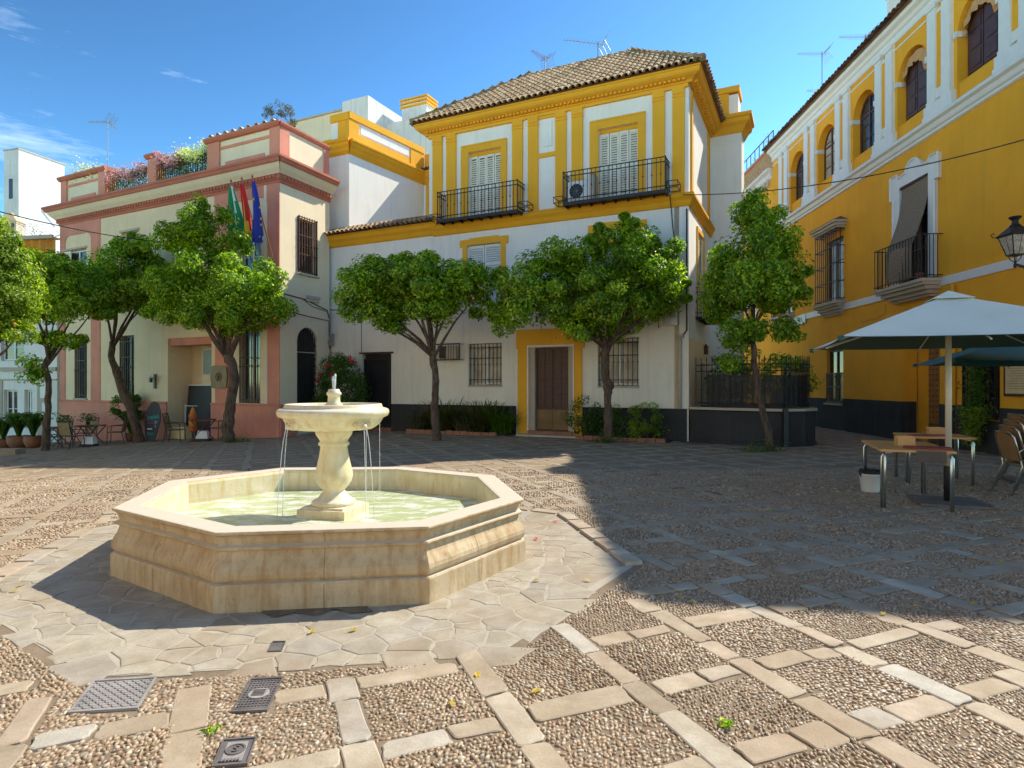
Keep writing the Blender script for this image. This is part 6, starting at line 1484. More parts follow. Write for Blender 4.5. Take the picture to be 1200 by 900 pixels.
for i in range(40): mb.box(i*.6, i*.6+.03, 0, .03, 12.42, 13.0)
mb.box(0, 23.4, 0, .03, 12.98, 13.02); mb.build('terrace_railing', fb, 'iron_brown')
p = TF @ Vector((21.6, .6, 12.4)); sprig(p.x, p.y, 12.5, 200, .5, 1.0, 'reddish_leaf', 'spiky reddish plant on the far brick parapet', 'terrace_plant')
p = TF @ Vector((20.4, .6, 12.4)); sprig(p.x, p.y, 12.4, 150, .8, .5, 'reddish_leaf', 'low plant row on far brick parapet beside spiky plant', 'terrace_plant')
# closing building at the end of the street
mb = MB(); mb.mat('pale_cream_stucco'); mb.box(5.5, 13.5, 52, 58, 0, 9.5); mb.mat('roof_tile_dark'); mb.box(5.3, 13.7, 51.8, 58, 9.5, 9.8); tag(mb.build('street_end_house', None), 'pale house closing the narrow street far away', 'house')
# ================================================================ LEFT BACKGROUND
lb = thing('white_tower', 'tall white block with rain stained top at the far left', 'tower', (-27.3, 34.0, 0), R_(74))
mb = MB(rootm(lb)); mb.box(0, 2.6, 0, 1.1, -1, 14.6); mb.T = fr((-30, 40), 0); mb.box(-14, 4.0, 1.5, 9, -1, 12.2); mb.build('wall', lb, 'weathered_white')
mb = MB(rootm(lb)); mb.box(-.04, 2.64, -.04, 1.14, 14.6, 14.66); mb.build('coping', lb, 'grey_stone_trim')
mb = MB(rootm(lb)); mb.box(-.03, .0, .45, .7, 11.9, 13.0); mb.build('window', lb, 'dark_glass')
mb = MB(fr((-26.5, 35.5), R_(4))); mb.box(-.75, 1.3, -2.2, -.3, -1, 7.9); mb.box(1.3, 2.6, -1.2, -.2, -1, 7.5); mb.build('stair_wall', lb, 'white_stucco')
mb = MB(fr((-26.5, 35.5), R_(4))); mb.tube([(-.6, -2.0, 7.9), (-.6, -2.0, 8.7), (1.6, -1.9, 9.8), (2.4, -1.8, 10.1)], .03, 5); mb.tube([(1.6, -1.9, 9.8), (1.6, -1.9, 8.0)], .025, 5); mb.build('handrail', lb, 'galvanised')
mb = MB(rootm(lb)); mb.tube([(1.3, -.05, 11.6), (2.6, -.5, 11.6)], .03, 5); mb.build('line_bracket', lb, 'iron_dark')
ch = thing('chimney', 'squat chimney with arched vents and pointed cap at the left edge', 'chimney', (-25.6, 31.4, 0), R_(8))
T = rootm(ch); mb = MB(T); mb.box(-.42, .42, -.35, .35, 0, 9.25); mb.build('stack', ch, 'white_stucco')
mb = MB(T)
for u in (-.44, -.16, .12): mb.box(u, u+.09, -.36, .36, 9.25, 9.75)
mb.box(.35, .44, -.36, .36, 9.25, 9.75); mb.box(-.46, .46, -.38, .38, 9.75, 9.86); mb.box(-.46, .46, -.38, .38, 9.22, 9.30); mb.box(-.36, .36, .1, .3, 9.3, 9.75); mb.build('vent_arcade', ch, 'grey_stone_trim')
mb = MB(T); mb.add([(-.5, -.42, 9.86), (.5, -.42, 9.86), (.5, .42, 9.86), (-.5, .42, 9.86), (0, 0, 10.4)], [(0, 1, 4), (1, 2, 4), (2, 3, 4), (3, 0, 4), (3, 2, 1, 0)]); mb.build('cap', ch, 'chimney_tile')
# white house left of the pink building, terrace with orange curtain
H0 = (-27.5, 27.6); HA = R_(-10); TH = fr(H0, HA)
lh = thing('white_house', 'white and stone trimmed house beside the pink building, low left', 'house', (H0[0], H0[1], 0), HA)
hh_ = [(5.55, 6.25, -.3, 1.35), (6.6, 7.0, -.3, 1.35), (4.2, 5.0, -.3, 1.35), (5.4, 6.6, 2.6, 3.8), (2.2, 3.2, -.9, 1.35)]
mb = MB(TH).mat('white_stucco'); wall_panel(mb, 0, 8.25, -1.2, 6.2, hh_); mb.box(0, 8.25, .4, 5, -1.2, 6.15); mb.box(8.05, 8.25, 0.01, 6, -1.2, 6.2); mb.build('wall', lh)
mb = MB(TH)
mb.box(0, 8.25, -.08, 0, 2.15, 2.32); mb.box(0, 8.25, -.05, 0, 1.75, 1.82); mb.box(7.3, 7.9, -.05, 0, -1.2, 1.75); mb.box(3.4, 3.8, -.05, 0, -1.2, 1.75); mb.box(5.1, 5.5, -.04, 0, -1.2, 1.75); mb.build_each('stone_band', lh, 'grey_stone_trim')
for h_ in hh_:
    o = casement(lh, TH, h_[0]+.03, h_[1]-.03, h_[2]+.02, h_[3]-.02, .12, 'white_paint' if h_[0] > 2.3 else 'dark_wood', 'dark_glass', 1, 1)
mb = MB(TH); mb.box(7.55, 7.9, -.14, 0, 1.0, 1.7); mb.box(7.6, 7.9, -.1, 0, .2, .8); mb.build_each('meter_box', lh, 'plastic_white')
cu_ = thing('terrace_curtain', 'orange cloth curtain hung under terrace roof left of pink building', 'curtain', tuple(TH @ Vector((6.6, -.1, 6.2))), HA)
mb = MB(TH); n = 46
vs_ = [(4.6+3.75*k/n, -.12+.06*math.sin(k*1.35)+.02*math.sin(k*3), z) for k in range(n+1) for z in (5.3, 7.75+.0*k)]
mb.add(vs_, [(2*k, 2*k+2, 2*k+3, 2*k+1) for k in range(n) if k not in (21,)]); mb.build('cloth', cu_, 'orange_curtain', True)
mb = MB(TH); mb.box(0.2, 8.3, -.3, .1, 7.75, 7.82); mb.box(5.9, 6.05, -.25, -.13, 5.6, 7.75); mb.box(4.4, 8.3, -.3, -.2, 7.82, 7.9); mb.build('terrace_roof_edge', lh, 'grey_stone_trim')
x, y = (-20.6, 26.6); sprig(x, y, 7.9, 220, .9, .55, 'grey_leaf', 'trailing grey green plant on terrace roof beside pink cornice', 'terrace_plant')
antenna(-17.7, 26.9, 9.0, 4.15, .85, 'tall antenna mast with hanging debris on the pink building roof', 0, 0)
wpt = TW @ Vector((9.6, 2.5, 0)); antenna(wpt.x, wpt.y, 12.3, .95, 1.2, 'antenna above the tiled roof ridge, right of two', R_(10), .02)
wpt = TW @ Vector((7.2, 3.6, 0)); antenna(wpt.x, wpt.y, 11.6, 2.2, .8, 'small antenna rising behind the left hip of tiled roof', R_(50), 0)
# ================================================================ TREES
def orange_tree(base, trunk, crowns, label, n=9000, seed=1, leaf='orange_leaf', size=.112, fork=None, oranges=5, sz=None):
    """trunk: list of (x,y,z,r) ; crowns: (cx,cy,cz,rx,ry,rz,weight)"""
    bz = gz(base[0], base[1]); t = thing('orange_tree', label, 'tree', (base[0], base[1], bz), 0, 'orange trees around the plaza')
    n = int(n*2.5); rr = random.Random(seed); mb = MB()
    pts = [(base[0]+p[0], base[1]+p[1], bz+p[2]) for p in trunk]; rad = [p[3]*.86 for p in trunk]
    # refine the trunk with small knots
    P, Rr = [], []
    for i in range(len(pts)-1):
        for k in range(4):
            f = k/4; P.append(tuple(pts[i][j]*(1-f)+pts[i+1][j]*f+(rr.uniform(-.018, .018) if (i or k) and j < 2 else 0) for j in range(3))); Rr.append((rad[i]*(1-f)+rad[i+1]*f)*rr.uniform(.9, 1.13))
    P.append(pts[-1]); Rr.append(rad[-1]); P.insert(0, (pts[0][0], pts[0][1], pts[0][2]-.1)); Rr.insert(0, rad[0]*1.25)
    mb.tube(P, Rr, 10); mb.build('trunk', t, 'bark', True)
    fk = P[-1]; mb = MB()
    for (cx, cy, cz, rx, ry, rz, w_) in crowns:
        nb = max(1, int(4*w_*1.2))
        for k in range(nb):
            a = rr.uniform(0, 6.28); e = Vector((cx+rx*.65*math.cos(a), cy+ry*.6*math.sin(a), cz+rz*rr.uniform(-.25, .5))); s_ = Vector(fk); st_ = s_-Vector((0, 0, rr.uniform(0, .25)))
            m_ = st_.lerp(e, .45)+Vector((rr.uniform(-.1, .1), rr.uniform(-.1, .1), rr.uniform(-.05, .2))); r0 = rad[-1]*rr.uniform(.42, .66)
            mb.tube([st_, st_.lerp(m_, .5)+Vector((rr.uniform(-.06, .06), rr.uniform(-.06, .06), .05)), m_, m_.lerp(e, .5)+Vector((0, 0, rr.uniform(-.05, .12))), e], [r0, r0*.85, r0*.6, r0*.4, r0*.15], 6)
            for q in range(3):
                s2 = m_.lerp(e, rr.uniform(.1, .7)); e2 = s2+Vector((rr.uniform(-.5, .5)*rx*.5, rr.uniform(-.5, .5)*ry*.5, rr.uniform(-.1, .5)*rz*.5)); mb.tube([s2, s2.lerp(e2, .5)+Vector((0, 0, .05)), e2], [r0*.35, r0*.22, r0*.08], 4)
    mb.build('limbs', t, 'bark', True)
    Vs_, Fs_ = [], []; off = 0; tw = sum(c[6] for c in crowns)
    for (cx, cy, cz, rx, ry, rz, w_) in crowns:
        nl = int(n*w_/tw); C, N_ = clump_points(cx, cy, cz, rx*.92, ry*.92, rz*.92, max(10, int(95*w_/tw*1.25)), nl, .36 if min(rx, rz) > .9 else .24)
        V_, F_ = leaf_cloud(C, N_, size, leaf, .5, .45, .35); Vs_.append(V_); Fs_.append(F_+off); off += len(V_)
        # a core of leaves so that little sky shows through the middle
        m = int(nl*.34); d = rng.normal(0, 1, (m, 3)); d /= np.linalg.norm(d, axis=1, keepdims=True); q = rng.uniform(0, .72, m)[:, None]
        C = np.array([cx, cy, cz])+d*q*np.array([rx, ry, rz]); C = C[C[:, 2] > cz-rz*.62]; V_, F_ = leaf_cloud(C, np.tile([0, 0, 1.], (len(C), 1)), size*1.1, leaf, .5, .9); Vs_.append(V_); Fs_.append(F_+off); off += len(V_)
    V_ = np.concatenate(Vs_)-np.array([base[0], base[1], bz]); o = link('crown', np_mesh('crown', V_, np.concatenate(Fs_), leaf), t)
    if oranges:
        mb = MB()
        for k in range(oranges):
            c = crowns[rr.randrange(len(crowns))]; a = rr.uniform(3.4, 6.0); x = c[0]+c[3]*.85*math.cos(a); y = c[1]+c[4]*.85*math.sin(a); z = c[2]-c[5]*rr.uniform(.1, .7)
            mb.lathe([(.005, z-.04), (.03, z-.028), (.042, z), (.03, z+.03), (.005, z+.04)], (x, y), 8)
        mb.build_each('fruit', t, 'orange_curtain', True)
    return t
def P_(pxx, Y): return (pxx-600)/720*Y
def Z_(py, Y): return 1.6+(450-py)/720*Y
# tree in front of the gate and left window of the white house
Y = 17.6; orange_tree((P_(512, Y), Y), [(0, 0, 0, .17), (-.03, 0, .35, .13), (-.06, 0, 1.2, .125), (-.02, 0, 1.7, .11), (-.12, 0, 2.35, .12), (-.12, 0, 2.55, .12)],
    [(P_(483, Y), Y, Z_(345, Y), 1.75, 1.5, 1.15, 1.), (P_(440, Y), Y-.2, Z_(345, Y), 1.10, 1.1, 1.05, .45), (P_(535, Y), Y, Z_(342, Y), 1.15, 1.1, 1.0, .45), (P_(480, Y), Y, Z_(318, Y), 1.1, 1., .8, .3), (P_(462, Y), Y-.3, Z_(383, Y), .45, .4, .4, .06)],
    'orange tree in front of the barred window and gate of the white house', 10500, 1)
# big tree before the entrance
Y = 16.9; orange_tree((P_(712, Y), Y), [(0, 0, 0, .16), (.02, 0, .5, .13), (0, 0, 1.3, .12), (.03, 0, 1.55, .16), (-.06, 0, 1.75, .13), (-.08, 0, 2.45, .14), (-.02, 0, 2.65, .13)],
    [(P_(718, Y), Y, Z_(335, Y), 2.0, 1.7, 1.65, 1.), (P_(618, Y), Y+.2, Z_(348, Y), 1.25, 1.2, 1.3, .5), (P_(780, Y), Y, Z_(335, Y), .85, .9, 1.35, .3), (P_(738, Y), Y, Z_(282, Y), 1.3, 1.1, .75, .28), (P_(658, Y), Y-.1, Z_(322, Y), 1.0, 1., 1.0, .28), (P_(690, Y), Y, Z_(385, Y), 1.2, 1., .55, .2)],
    'largest orange tree spreading over the entrance of the white house', 14000, 2)
# leaning tree on the right
Y = 14.7; orange_tree((P_(903, Y), Y), [(0, 0, 0, .125), (-.08, 0, .5, .105), (-.25, 0, 1.2, .09), (-.38, 0, 2.0, .08), (-.42, 0, 2.7, .075), (-.40, 0, 3.0, .07)],
    [(P_(886, Y), Y, Z_(322, Y), 1.22, 1.2, 1.35, 1.), (P_(882, Y), Y, Z_(262, Y), .75, .7, .62, .22), (P_(912, Y), Y, Z_(330, Y), .72, .9, 1.2, .3), (P_(845, Y), Y, Z_(345, Y), .45, .5, .9, .2), (P_(856, Y), Y-.2, Z_(392, Y), .34, .3, .5, .08), (P_(882, Y), Y-.2, Z_(388, Y), .40, .3, .35, .08), (P_(918, Y), Y-.2, Z_(388, Y), .34, .3, .36, .06), (P_(850, Y), Y-.2, Z_(425, Y), .16, .15, .28, .02), (P_(886, Y), Y, Z_(238, Y), .22, .2, .3, .04)],
    'slender leaning orange tree in front of the railed planter wall', 9500, 3, 'orange_leaf', .10, oranges=0)
# two trees before the pink building
Y = 19.3; orange_tree((P_(270, Y), Y), [(0, 0, 0, .24), (-.10, 0, .35, .21), (-.02, 0, 1.0, .17), (.12, 0, 1.9, .16), (.08, 0, 2.4, .17), (-.1, 0, 2.75, .16)],
    [(P_(255, Y), Y, Z_(345, Y), 1.95, 1.8, 1.6, 1.), (P_(222, Y), Y, Z_(285, Y), 1.0, 1., 1.0, .3), (P_(300, Y), Y-.1, Z_(350, Y), 1.15, 1., 1.45, .4), (P_(215, Y), Y-.1, Z_(350, Y), 1.3, 1.1, 1.3, .4), (P_(232, Y), Y, Z_(248, Y), .40, .35, .55, .06), (P_(262, Y), Y, Z_(255, Y), .3, .3, .4, .03), (P_(275, Y), Y, Z_(285, Y), .5, .4, .4, .06)],
    'largest orange tree beside the flags of the pink building', 13000, 4)
Y = 22.0; orange_tree((P_(163, Y), Y), [(0, 0, 0, .21), (-.12, 0, .6, .18), (-.38, 0, 1.4, .17), (-.75, 0, 2.3, .15), (-1.0, 0, 3.1, .13), (-.95, 0, 3.6, .12)],
    [(P_(150, Y), Y, Z_(335, Y), 1.55, 1.5, 1.5, 1.), (P_(120, Y), Y, Z_(330, Y), 1.0, 1., 1.1, .3), (P_(185, Y), Y, Z_(345, Y), 1.2, 1., 1.5, .35), (P_(165, Y), Y, Z_(290, Y), 1.0, .9, .7, .25)],
    'orange tree before the pink dado wall beside the chalk board', 9000, 5)
mb = MB(); bx_ = P_(163, 22.0); bz_ = gz(bx_, 22.0)
Y = 20.6; orange_tree((P_(53, Y), Y), [(0, 0, 0, .14), (.02, 0, .5, .12), (.08, 0, 1.2, .11), (.12, 0, 2.2, .10), (-.02, 0, 2.8, .11), (.1, 0, 3.1, .1)],
    [(P_(78, Y), Y, Z_(348, Y), 1.5, 1.4, 1.25, 1.), (P_(45, Y), Y, Z_(345, Y), 1.0, 1., 1.2, .4), (P_(110, Y), Y, Z_(355, Y), .8, .9, .9, .3), (P_(60, Y), Y, Z_(312, Y), 1.1, 1., .6, .25), (P_(43, Y), Y-.2, Z_(435, Y), .35, .3, .5, .06), (P_(70, Y), Y, Z_(400, Y), .9, .7, .5, .15)],
    'thin trunked orange tree by the cafe tables and clay pots', 9000, 6)
Y = 15.5; orange_tree((P_(-26, Y), Y), [(0, 0, 0, .16), (.03, 0, 1.2, .14), (0, 0, 2.3, .12)],
    [(P_(-8, Y), Y, Z_(345, Y), .95, 1.1, 1.35, 1.), (P_(2, Y), Y, Z_(290, Y), .65, .7, .8, .3), (P_(14, Y), Y, Z_(375, Y), .5, .6, .9, .25), (P_(-30, Y), Y, Z_(320, Y), 1., 1., 1.4, .4)],
    'brightly lit orange tree cut by the left edge of the picture', 8500, 7, 'lime_leaf', .10, oranges=3)
# weeds at the tree feet
for (pxx, Yf, n_, lab) in ((278, 19.0, 260, 'grass tuft at the foot of tree beside bronze plaque'), (712, 16.7, 300, 'grass tuft round the trunk before white house entrance'), (893, 14.5, 320, 'weeds at the foot of leaning tree')):
    X = P_(pxx, Yf); C = np.stack([rng.normal(X, .26, n_), rng.normal(Yf, .12, n_), np.abs(rng.normal(0, .09, n_))+.02+gz(X, Yf)], 1); V_, F_ = leaf_cloud(C, np.tile([0, -.3, .6], (n_, 1)), .07, 'lime_leaf', .3, .8); tag(link('weed_tuft', np_mesh('weeds', V_, F_, 'dark_leaf')), lab, 'weeds', None, 'stuff')
# ================================================================ SHRUBS
def shrub(x, y, z, rx, ry, rz, n, mat, label, size=.085, name='shrub', aspect=.5, lo=-.9, clr=.22, flowers=None, cat='shrub', stem=True):
    t = thing(name, label, cat, (x, y, z)); C, N_ = clump_points(0, 0, rz*.95, rx, ry, rz, max(14, n//60), n, clr, lo); C = C[C[:, 2] > 0.0] if True else C; N_ = N_[:len(C)]
    V_, F_ = leaf_cloud(C, N_, size, mat, aspect, .5); link('foliage', np_mesh('foliage', V_, F_, mat), t)
    if stem: mb = MB(rootm(t)); mb.tube([(0, 0, -.05), (.02, 0, rz*.8)], [.035, .02], 5); mb.tube([(.02, 0, rz*.3), (-rx*.4, 0, rz)], [.02, .01], 4); mb.tube([(.02, 0, rz*.3), (rx*.4, .05, rz*1.1)], [.02, .01], 4); mb.build('stems', t, 'bark')
    if flowers:
        C = np.array([(a*rx, -ry*.95*math.sqrt(max(.05, 1-a*a-b*b*.8)), rz*(.95+b)) for a, b in flowers]); CC = np.repeat(C, 7, 0)+rng.normal(0, .035, (len(C)*7, 3)); V_, F_ = leaf_cloud(CC, np.tile([0, -1., .3], (len(CC), 1)), .085, 'red_petal', .9, .6); link('flowers', np_mesh('flowers', V_, F_, 'red_petal'), t)
    return t
p = TW @ Vector((1.5, -1.0, 0)); shrub(p.x, p.y, gz(p.x, p.y), .88, .6, 1.45, 11000, 'dark_leaf', 'tall hibiscus bush with red flowers behind fountain bowl', .085, 'hibiscus_bush', flowers=[(-.75, .45), (-.5, .62), (-.35, .68), (.4, .82), (.5, .75), (-.25, .45), (-.9, .3)])
def spiky(x, y, z, n, r, h, label, mat='grey_leaf', seed=0, name='aloe_clump'):
    """clump of curved pointed leaves"""
    t = thing(name, label, 'plant', (x, y, z)); V_, F_ = [], []; rr = np.random.default_rng(seed)
    for k in range(n):
        a = rr.uniform(0, 6.28); q = r*math.sqrt(rr.uniform(0, 1)); bx, by = q*math.cos(a), q*math.sin(a)*.55; L = h*rr.uniform(.35, .95); lean = rr.uniform(.3, 1.1); a2 = a+rr.normal(0, .6); dx, dy = math.cos(a2), math.sin(a2); w_ = .016+.010*rr.random(); b = len(V_)
        z0 = rr.uniform(0, h*.55)
        for s_, (hh, out) in enumerate(((0, 0), (.5, .28), (.85, .75), (1.0, 1.15))):
            cx, cy, cz = bx+dx*out*L*lean, by+dy*out*L*lean, z0+hh*L*(1-lean*.35); w = w_*(1, .9, .55, .05)[s_]; V_ += [(cx-dy*w, cy+dx*w, cz), (cx+dy*w, cy-dx*w, cz+.0)]
        for s_ in range(3): F_.append((b+2*s_, b+2*s_+1, b+2*s_+3, b+2*s_+2))
    me = fast_mesh('leaves', V_, F_, [mat]); link('leaves', me, t); return t
for i, (u, r, h, n, lab, mt) in enumerate(((4.35, .35, .7, 130, 'spiky plant clump against the dado directly behind tree trunk', 'grey_leaf'), (5.3, .45, .95, 260, 'tall spiky plant clump right of the trunk below the air conditioner', 'reddish_leaf'), (6.2, .4, .65, 180, 'low spiky plants in the middle below barred window', 'grey_leaf'), (6.75, .45, .95, 260, 'tall reddish spiky plant below barred window', 'reddish_leaf'), (7.35, .4, .75, 200, 'spiky plant clump next to the yellow entrance surround', 'dark_leaf'))):
    p = TW @ Vector((u, -.38, 0)); spiky(p.x, p.y, .02+gz(p.x, p.y), int(n*1.7), r, h, lab, mt, i)
for i, (u, rx, rz, n, mt, lab) in enumerate(((10.1, .55, .62, 1500, 'dark_leaf', 'dark leafy shrub beside the entrance, left of the trunk'), (11.1, .5, .5, 1200, 'dark_leaf', 'dark low shrub between trunk and lime green shrub'), (11.95, .62, .55, 1800, 'lime_leaf', 'lime green shrub against the dark dado right of trunk'))):
    p = TW @ Vector((u, -.42, 0)); shrub(p.x, p.y, .0, rx, .35, rz, n, mt, lab, .075, aspect=.4, clr=.17)
mb = MB(TW).mat('brick_red')
for (a, b, lab) in ((4.0, 7.62, 'low brick planting bed along the white house left of entrance'), (9.95, 12.6, 'low brick planting bed right of the entrance')):
    t = thing('planting_bed', lab, 'planter', tuple(TW @ Vector((a, -.7, 0))), WA); n_ = int((b-a)/.26)
    bm = MB(); bm.box(-.12, .12, -.05, .05, -.3, .10); bme = fast_mesh('brick', bm.v, bm.f, ['brick_red'])
    for k in range(n_):
        o = link('brick', bme, t); o.location = (.13+k*.258, random.uniform(-.01, .01), random.uniform(-.012, .012)); o.rotation_euler = (0, 0, random.uniform(-.03, .03))
    mb = MB(TW); mb.box(a, b, -.65, -.05, -.2, .04); mb.build('soil', t, 'soil')
# ================================================================ RAILED PLANTER WALL
pl = thing('railed_planter', 'dark painted planter wall with stone coping and black iron railings', 'planter', (6.3, 16.4, 0))
front = [(4.95, 17.05), (5.6, 16.45), (6.35, 15.85), (6.9, 15.62), (7.5, 15.72), (7.95, 16.1), (8.1, 16.45)]
back = [(8.85, 19.6), (8.6, 21.0), (6.4, 21.0)]
poly = front+back
mb = MB(); mb.prism(poly, -.1, .90); mb.build('wall', pl, 'dark_dado')
mb = MB(); mb.prism(offs(poly, .02)[:len(front)+1]+poly[-2:], .10, .12) if False else None
for i in range(len(front)-1):
    a, b = Vector(front[i]), Vector(front[i+1]); d = (b-a); L = d.length; m = MB(fr((a.x, a.y), math.atan2(d.y, d.x))); m.box(-.005, L+.005, -.05, .30, .901, .965); m.build('coping', pl, 'grey_stone_trim')
    m = MB(fr((a.x, a.y), math.atan2(d.y, d.x))); m.moulding(0, L, [(.01, -.1), (.035, -.1), (.035, .085), (.01, .095)]); m.build('base_moulding', pl, 'dark_dado')
d = Vector(back[0])-Vector(front[-1]); m = MB(fr(front[-1], math.atan2(d.y, d.x))); m.box(0, d.length, -.05, .3, .901, .965); m.build('coping', pl, 'grey_stone_trim')
mb = MB(); mb.prism(poly, .86, .905); mb.build('soil', pl, 'soil')
mb = MB(); mb.box(6.86, 6.98, 15.5, 15.62, -.1, .97); mb.build('pier', pl, 'plastic_black')
def along(poly_, sp):
    out = []
    for i in range(len(poly_)-1):
        a, b = Vector(poly_[i]), Vector(poly_[i+1]); n_ = max(1, round((b-a).length/sp))
        for k in range(n_): out.append((a.lerp(b, k/n_), math.atan2((b-a).y, (b-a).x)))
    out.append((Vector(poly_[-1]), 0)); return out
fpoly = offs(poly, -.14); fpoly = fpoly[:len(front)]+[fpoly[len(front)]]
bar_mb = MB(); bar_mb.tube([(0, 0, 0), (0, 0, 1.28)], .011, 5); bar_mb.box(-.02, .02, -.02, .02, .45, .475); bar_mb.box(-.018, .018, -.018, .018, 1.05, 1.07)
bar_mb.add([(-.022, 0, 1.28), (0, .01, 1.28), (.022, 0, 1.28), (0, -.01, 1.28), (0, 0, 1.40)], [(0, 1, 4), (1, 2, 4), (2, 3, 4), (3, 0, 4)])
bmesh_ = fast_mesh('railing_bar', bar_mb.v, bar_mb.f, ['iron_black'])
for i, (q, a) in enumerate(along(fpoly, .145)):
    o = link('railing_bar', bmesh_, pl); o.location = (q.x-6.3, q.y-16.4, .97); o.rotation_euler = (0, 0, a)
mb = MB()
for z in (1.08, 1.95, 2.12): mb.tube([(q.x, q.y, z) for q in map(Vector, fpoly)], .014, 5)
mb.build_each('railing_rail', pl, 'iron_black')
# perforated screen behind the bars: crossed strips
mb = MB(); sp = .062; z0, z1 = 1.0, 1.80; s2 = offs(poly, -.20); s2 = s2[:len(front)]+[s2[len(front)]]
for i in range(len(s2)-1):
    a, b = Vector(s2[i]), Vector(s2[i+1]); L = (b-a).length; T = fr(s2[i], math.atan2((b-a).y, (b-a).x)); mb.T = T; H = z1-z0
    if i == 0: a0 = .25
    else: a0 = 0
    u = -H+a0
    while u < L:
        for sgn in (1, -1):
            us, ue, zs_, ze = u, u+H, (z0 if sgn == 1 else z1), (z1 if sgn == 1 else z0)
            c0, c1 = max(us, a0), min(ue, L)
            if c1 > c0+.01:
                za_ = zs_+(ze-zs_)*(c0-us)/H; zb_ = zs_+(ze-zs_)*(c1-us)/H; w_ = .019; y_ = .0 if sgn == 1 else .004
                mb.add([(c0, y_, za_-w_), (c1, y_, zb_-w_), (c1, y_, zb_+w_), (c0, y_, za_+w_)], [(0, 1, 2, 3)])
        u += sp
    mb.box(a0, L, -.006, .012, z1, z1+.03)
tag(mb.build('screen', pl, 'iron_black'), kind='stuff')
shrub(6.25, 17.6, .9, .75, .6, .85, 2200, 'dark_leaf', 'round dark green shrub behind the railings left of leaning tree', .08)
shrub(7.85, 17.6, .9, .85, .7, .85, 2600, 'orange_leaf', 'leafy green shrub behind railings right of leaning tree', .085)
shrub(7.2, 19.2, .9, .9, .5, 1.0, 1600, 'lime_leaf', 'yellow green shrub at the back of railed planter', .085)
# hanging plant at the restaurant window
p = TR @ Vector((15.75, -.22, 0)); n_ = 2300
zz_ = rng.uniform(.75, 2.55, n_); C = np.stack([p.x+rng.normal(0, .10, n_), p.y+rng.normal(0, .14, n_)*(1.3-zz_*.25), zz_], 1); V_, F_ = leaf_cloud(C, np.tile([-.8, -.2, .2], (n_, 1)), .085, 'dark_leaf', .4, .8)
hp = thing('hanging_plant', 'trailing green plant hanging on the restaurant window grille', 'plant', (p.x, p.y, .8)); V_ = V_-np.array([p.x, p.y, .8]); link('foliage', np_mesh('foliage', V_, F_, 'dark_leaf'), hp)
n_ = 1500; zz_ = .72+rng.uniform(-.55, .35, n_); C = np.stack([p.x-.12+rng.normal(0, .07, n_), p.y+rng.normal(0, .20, n_)*(.25+(zz_-.1)), zz_], 1); V_, F_ = leaf_cloud(C, np.tile([-.5, -.2, .9], (n_, 1)), .10, 'lime_leaf', .22, .7); V_ = V_-np.array([p.x, p.y, .8]); link('trailing_stems', np_mesh('trailing', V_, F_, 'lime_leaf'), hp)
# ================================================================ CLAY POTS LEFT
def clay_pot(x, y, r, h, label, plant_n, ph, seed):
    z = gz(x, y); t = thing('potted_plant', label, 'potted plant', (x, y, z), 0, None)
    mb = MB(rootm(t)); mb.lathe([(r*.62, 0), (r*.9, h*.35), (r*1.0, h*.65), (r*.95, h*.88), (r*.98, h*.93), (r*1.04, h), (r*.9, h), (r*.85, h*.9), (.01, h*.9)], (0, 0), 20); mb.build('pot', t, 'terracotta', True)
    V_, F_ = [], []; rr = np.random.default_rng(seed)
    for k in range(plant_n):
        a = rr.uniform(0, 6.28); L = ph*rr.uniform(.7, 1.2); lean = rr.uniform(.2, 1.0); dx, dy = math.cos(a), math.sin(a); w_ = .05; b = len(V_)
        for s_, (hh, out) in enumerate(((0, 0.05), (.45, .2), (.75, .5), (.80, .85), (.68, 1.1))):
            cx, cy, cz = dx*out*L*lean, dy*out*L*lean, h*.9+hh*L; w = w_*(.3, .9, 1.1, .8, .08)[s_]; V_ += [(cx-dy*w, cy+dx*w, cz), (cx+dy*w, cy-dx*w, cz)]
        for s_ in range(4): F_.append((b+2*s_, b+2*s_+1, b+2*s_+3, b+2*s_+2))
    link('leaves', fast_mesh('leaves', V_, F_, ['dark_leaf']), t); return t
clay_pot(P_(22, 23.2), 23.2, .38, .46, 'clay pot of dark broad leaves, left of two big pots', 110, 1.0, 1)
clay_pot(P_(39, 22.7), 22.7, .30, .44, 'clay pot of dark broad leaves, right of two big pots', 90, .95, 2)
clay_pot(P_(4, 23.6), 23.6, .34, .36, 'shadowed potted fern cut by the left picture edge', 90, .9, 3)
p = TK @ Vector((6.0-.45, -.45, 0)); clay_pot(p.x, p.y, .22, .30, 'leafy pot standing behind the trunk near chalk board', 60, .9, 4)
C, N_ = clump_points(p.x-.15, p.y, gz(p.x, p.y)+1.35, .55, .35, .45, 22, 1300, .18, -.9); tt = thing('climbing_bush', 'green bush behind trunk beside the chalk board', 'shrub', (p.x-.15, p.y, gz(p.x, p.y)+.9)); V_, F_ = leaf_cloud(C, N_, .10, 'dark_leaf', .5, .5); V_ = V_-np.array([p.x-.15, p.y, gz(p.x, p.y)+.9]); link('foliage', np_mesh('foliage', V_, F_, 'dark_leaf'), tt)
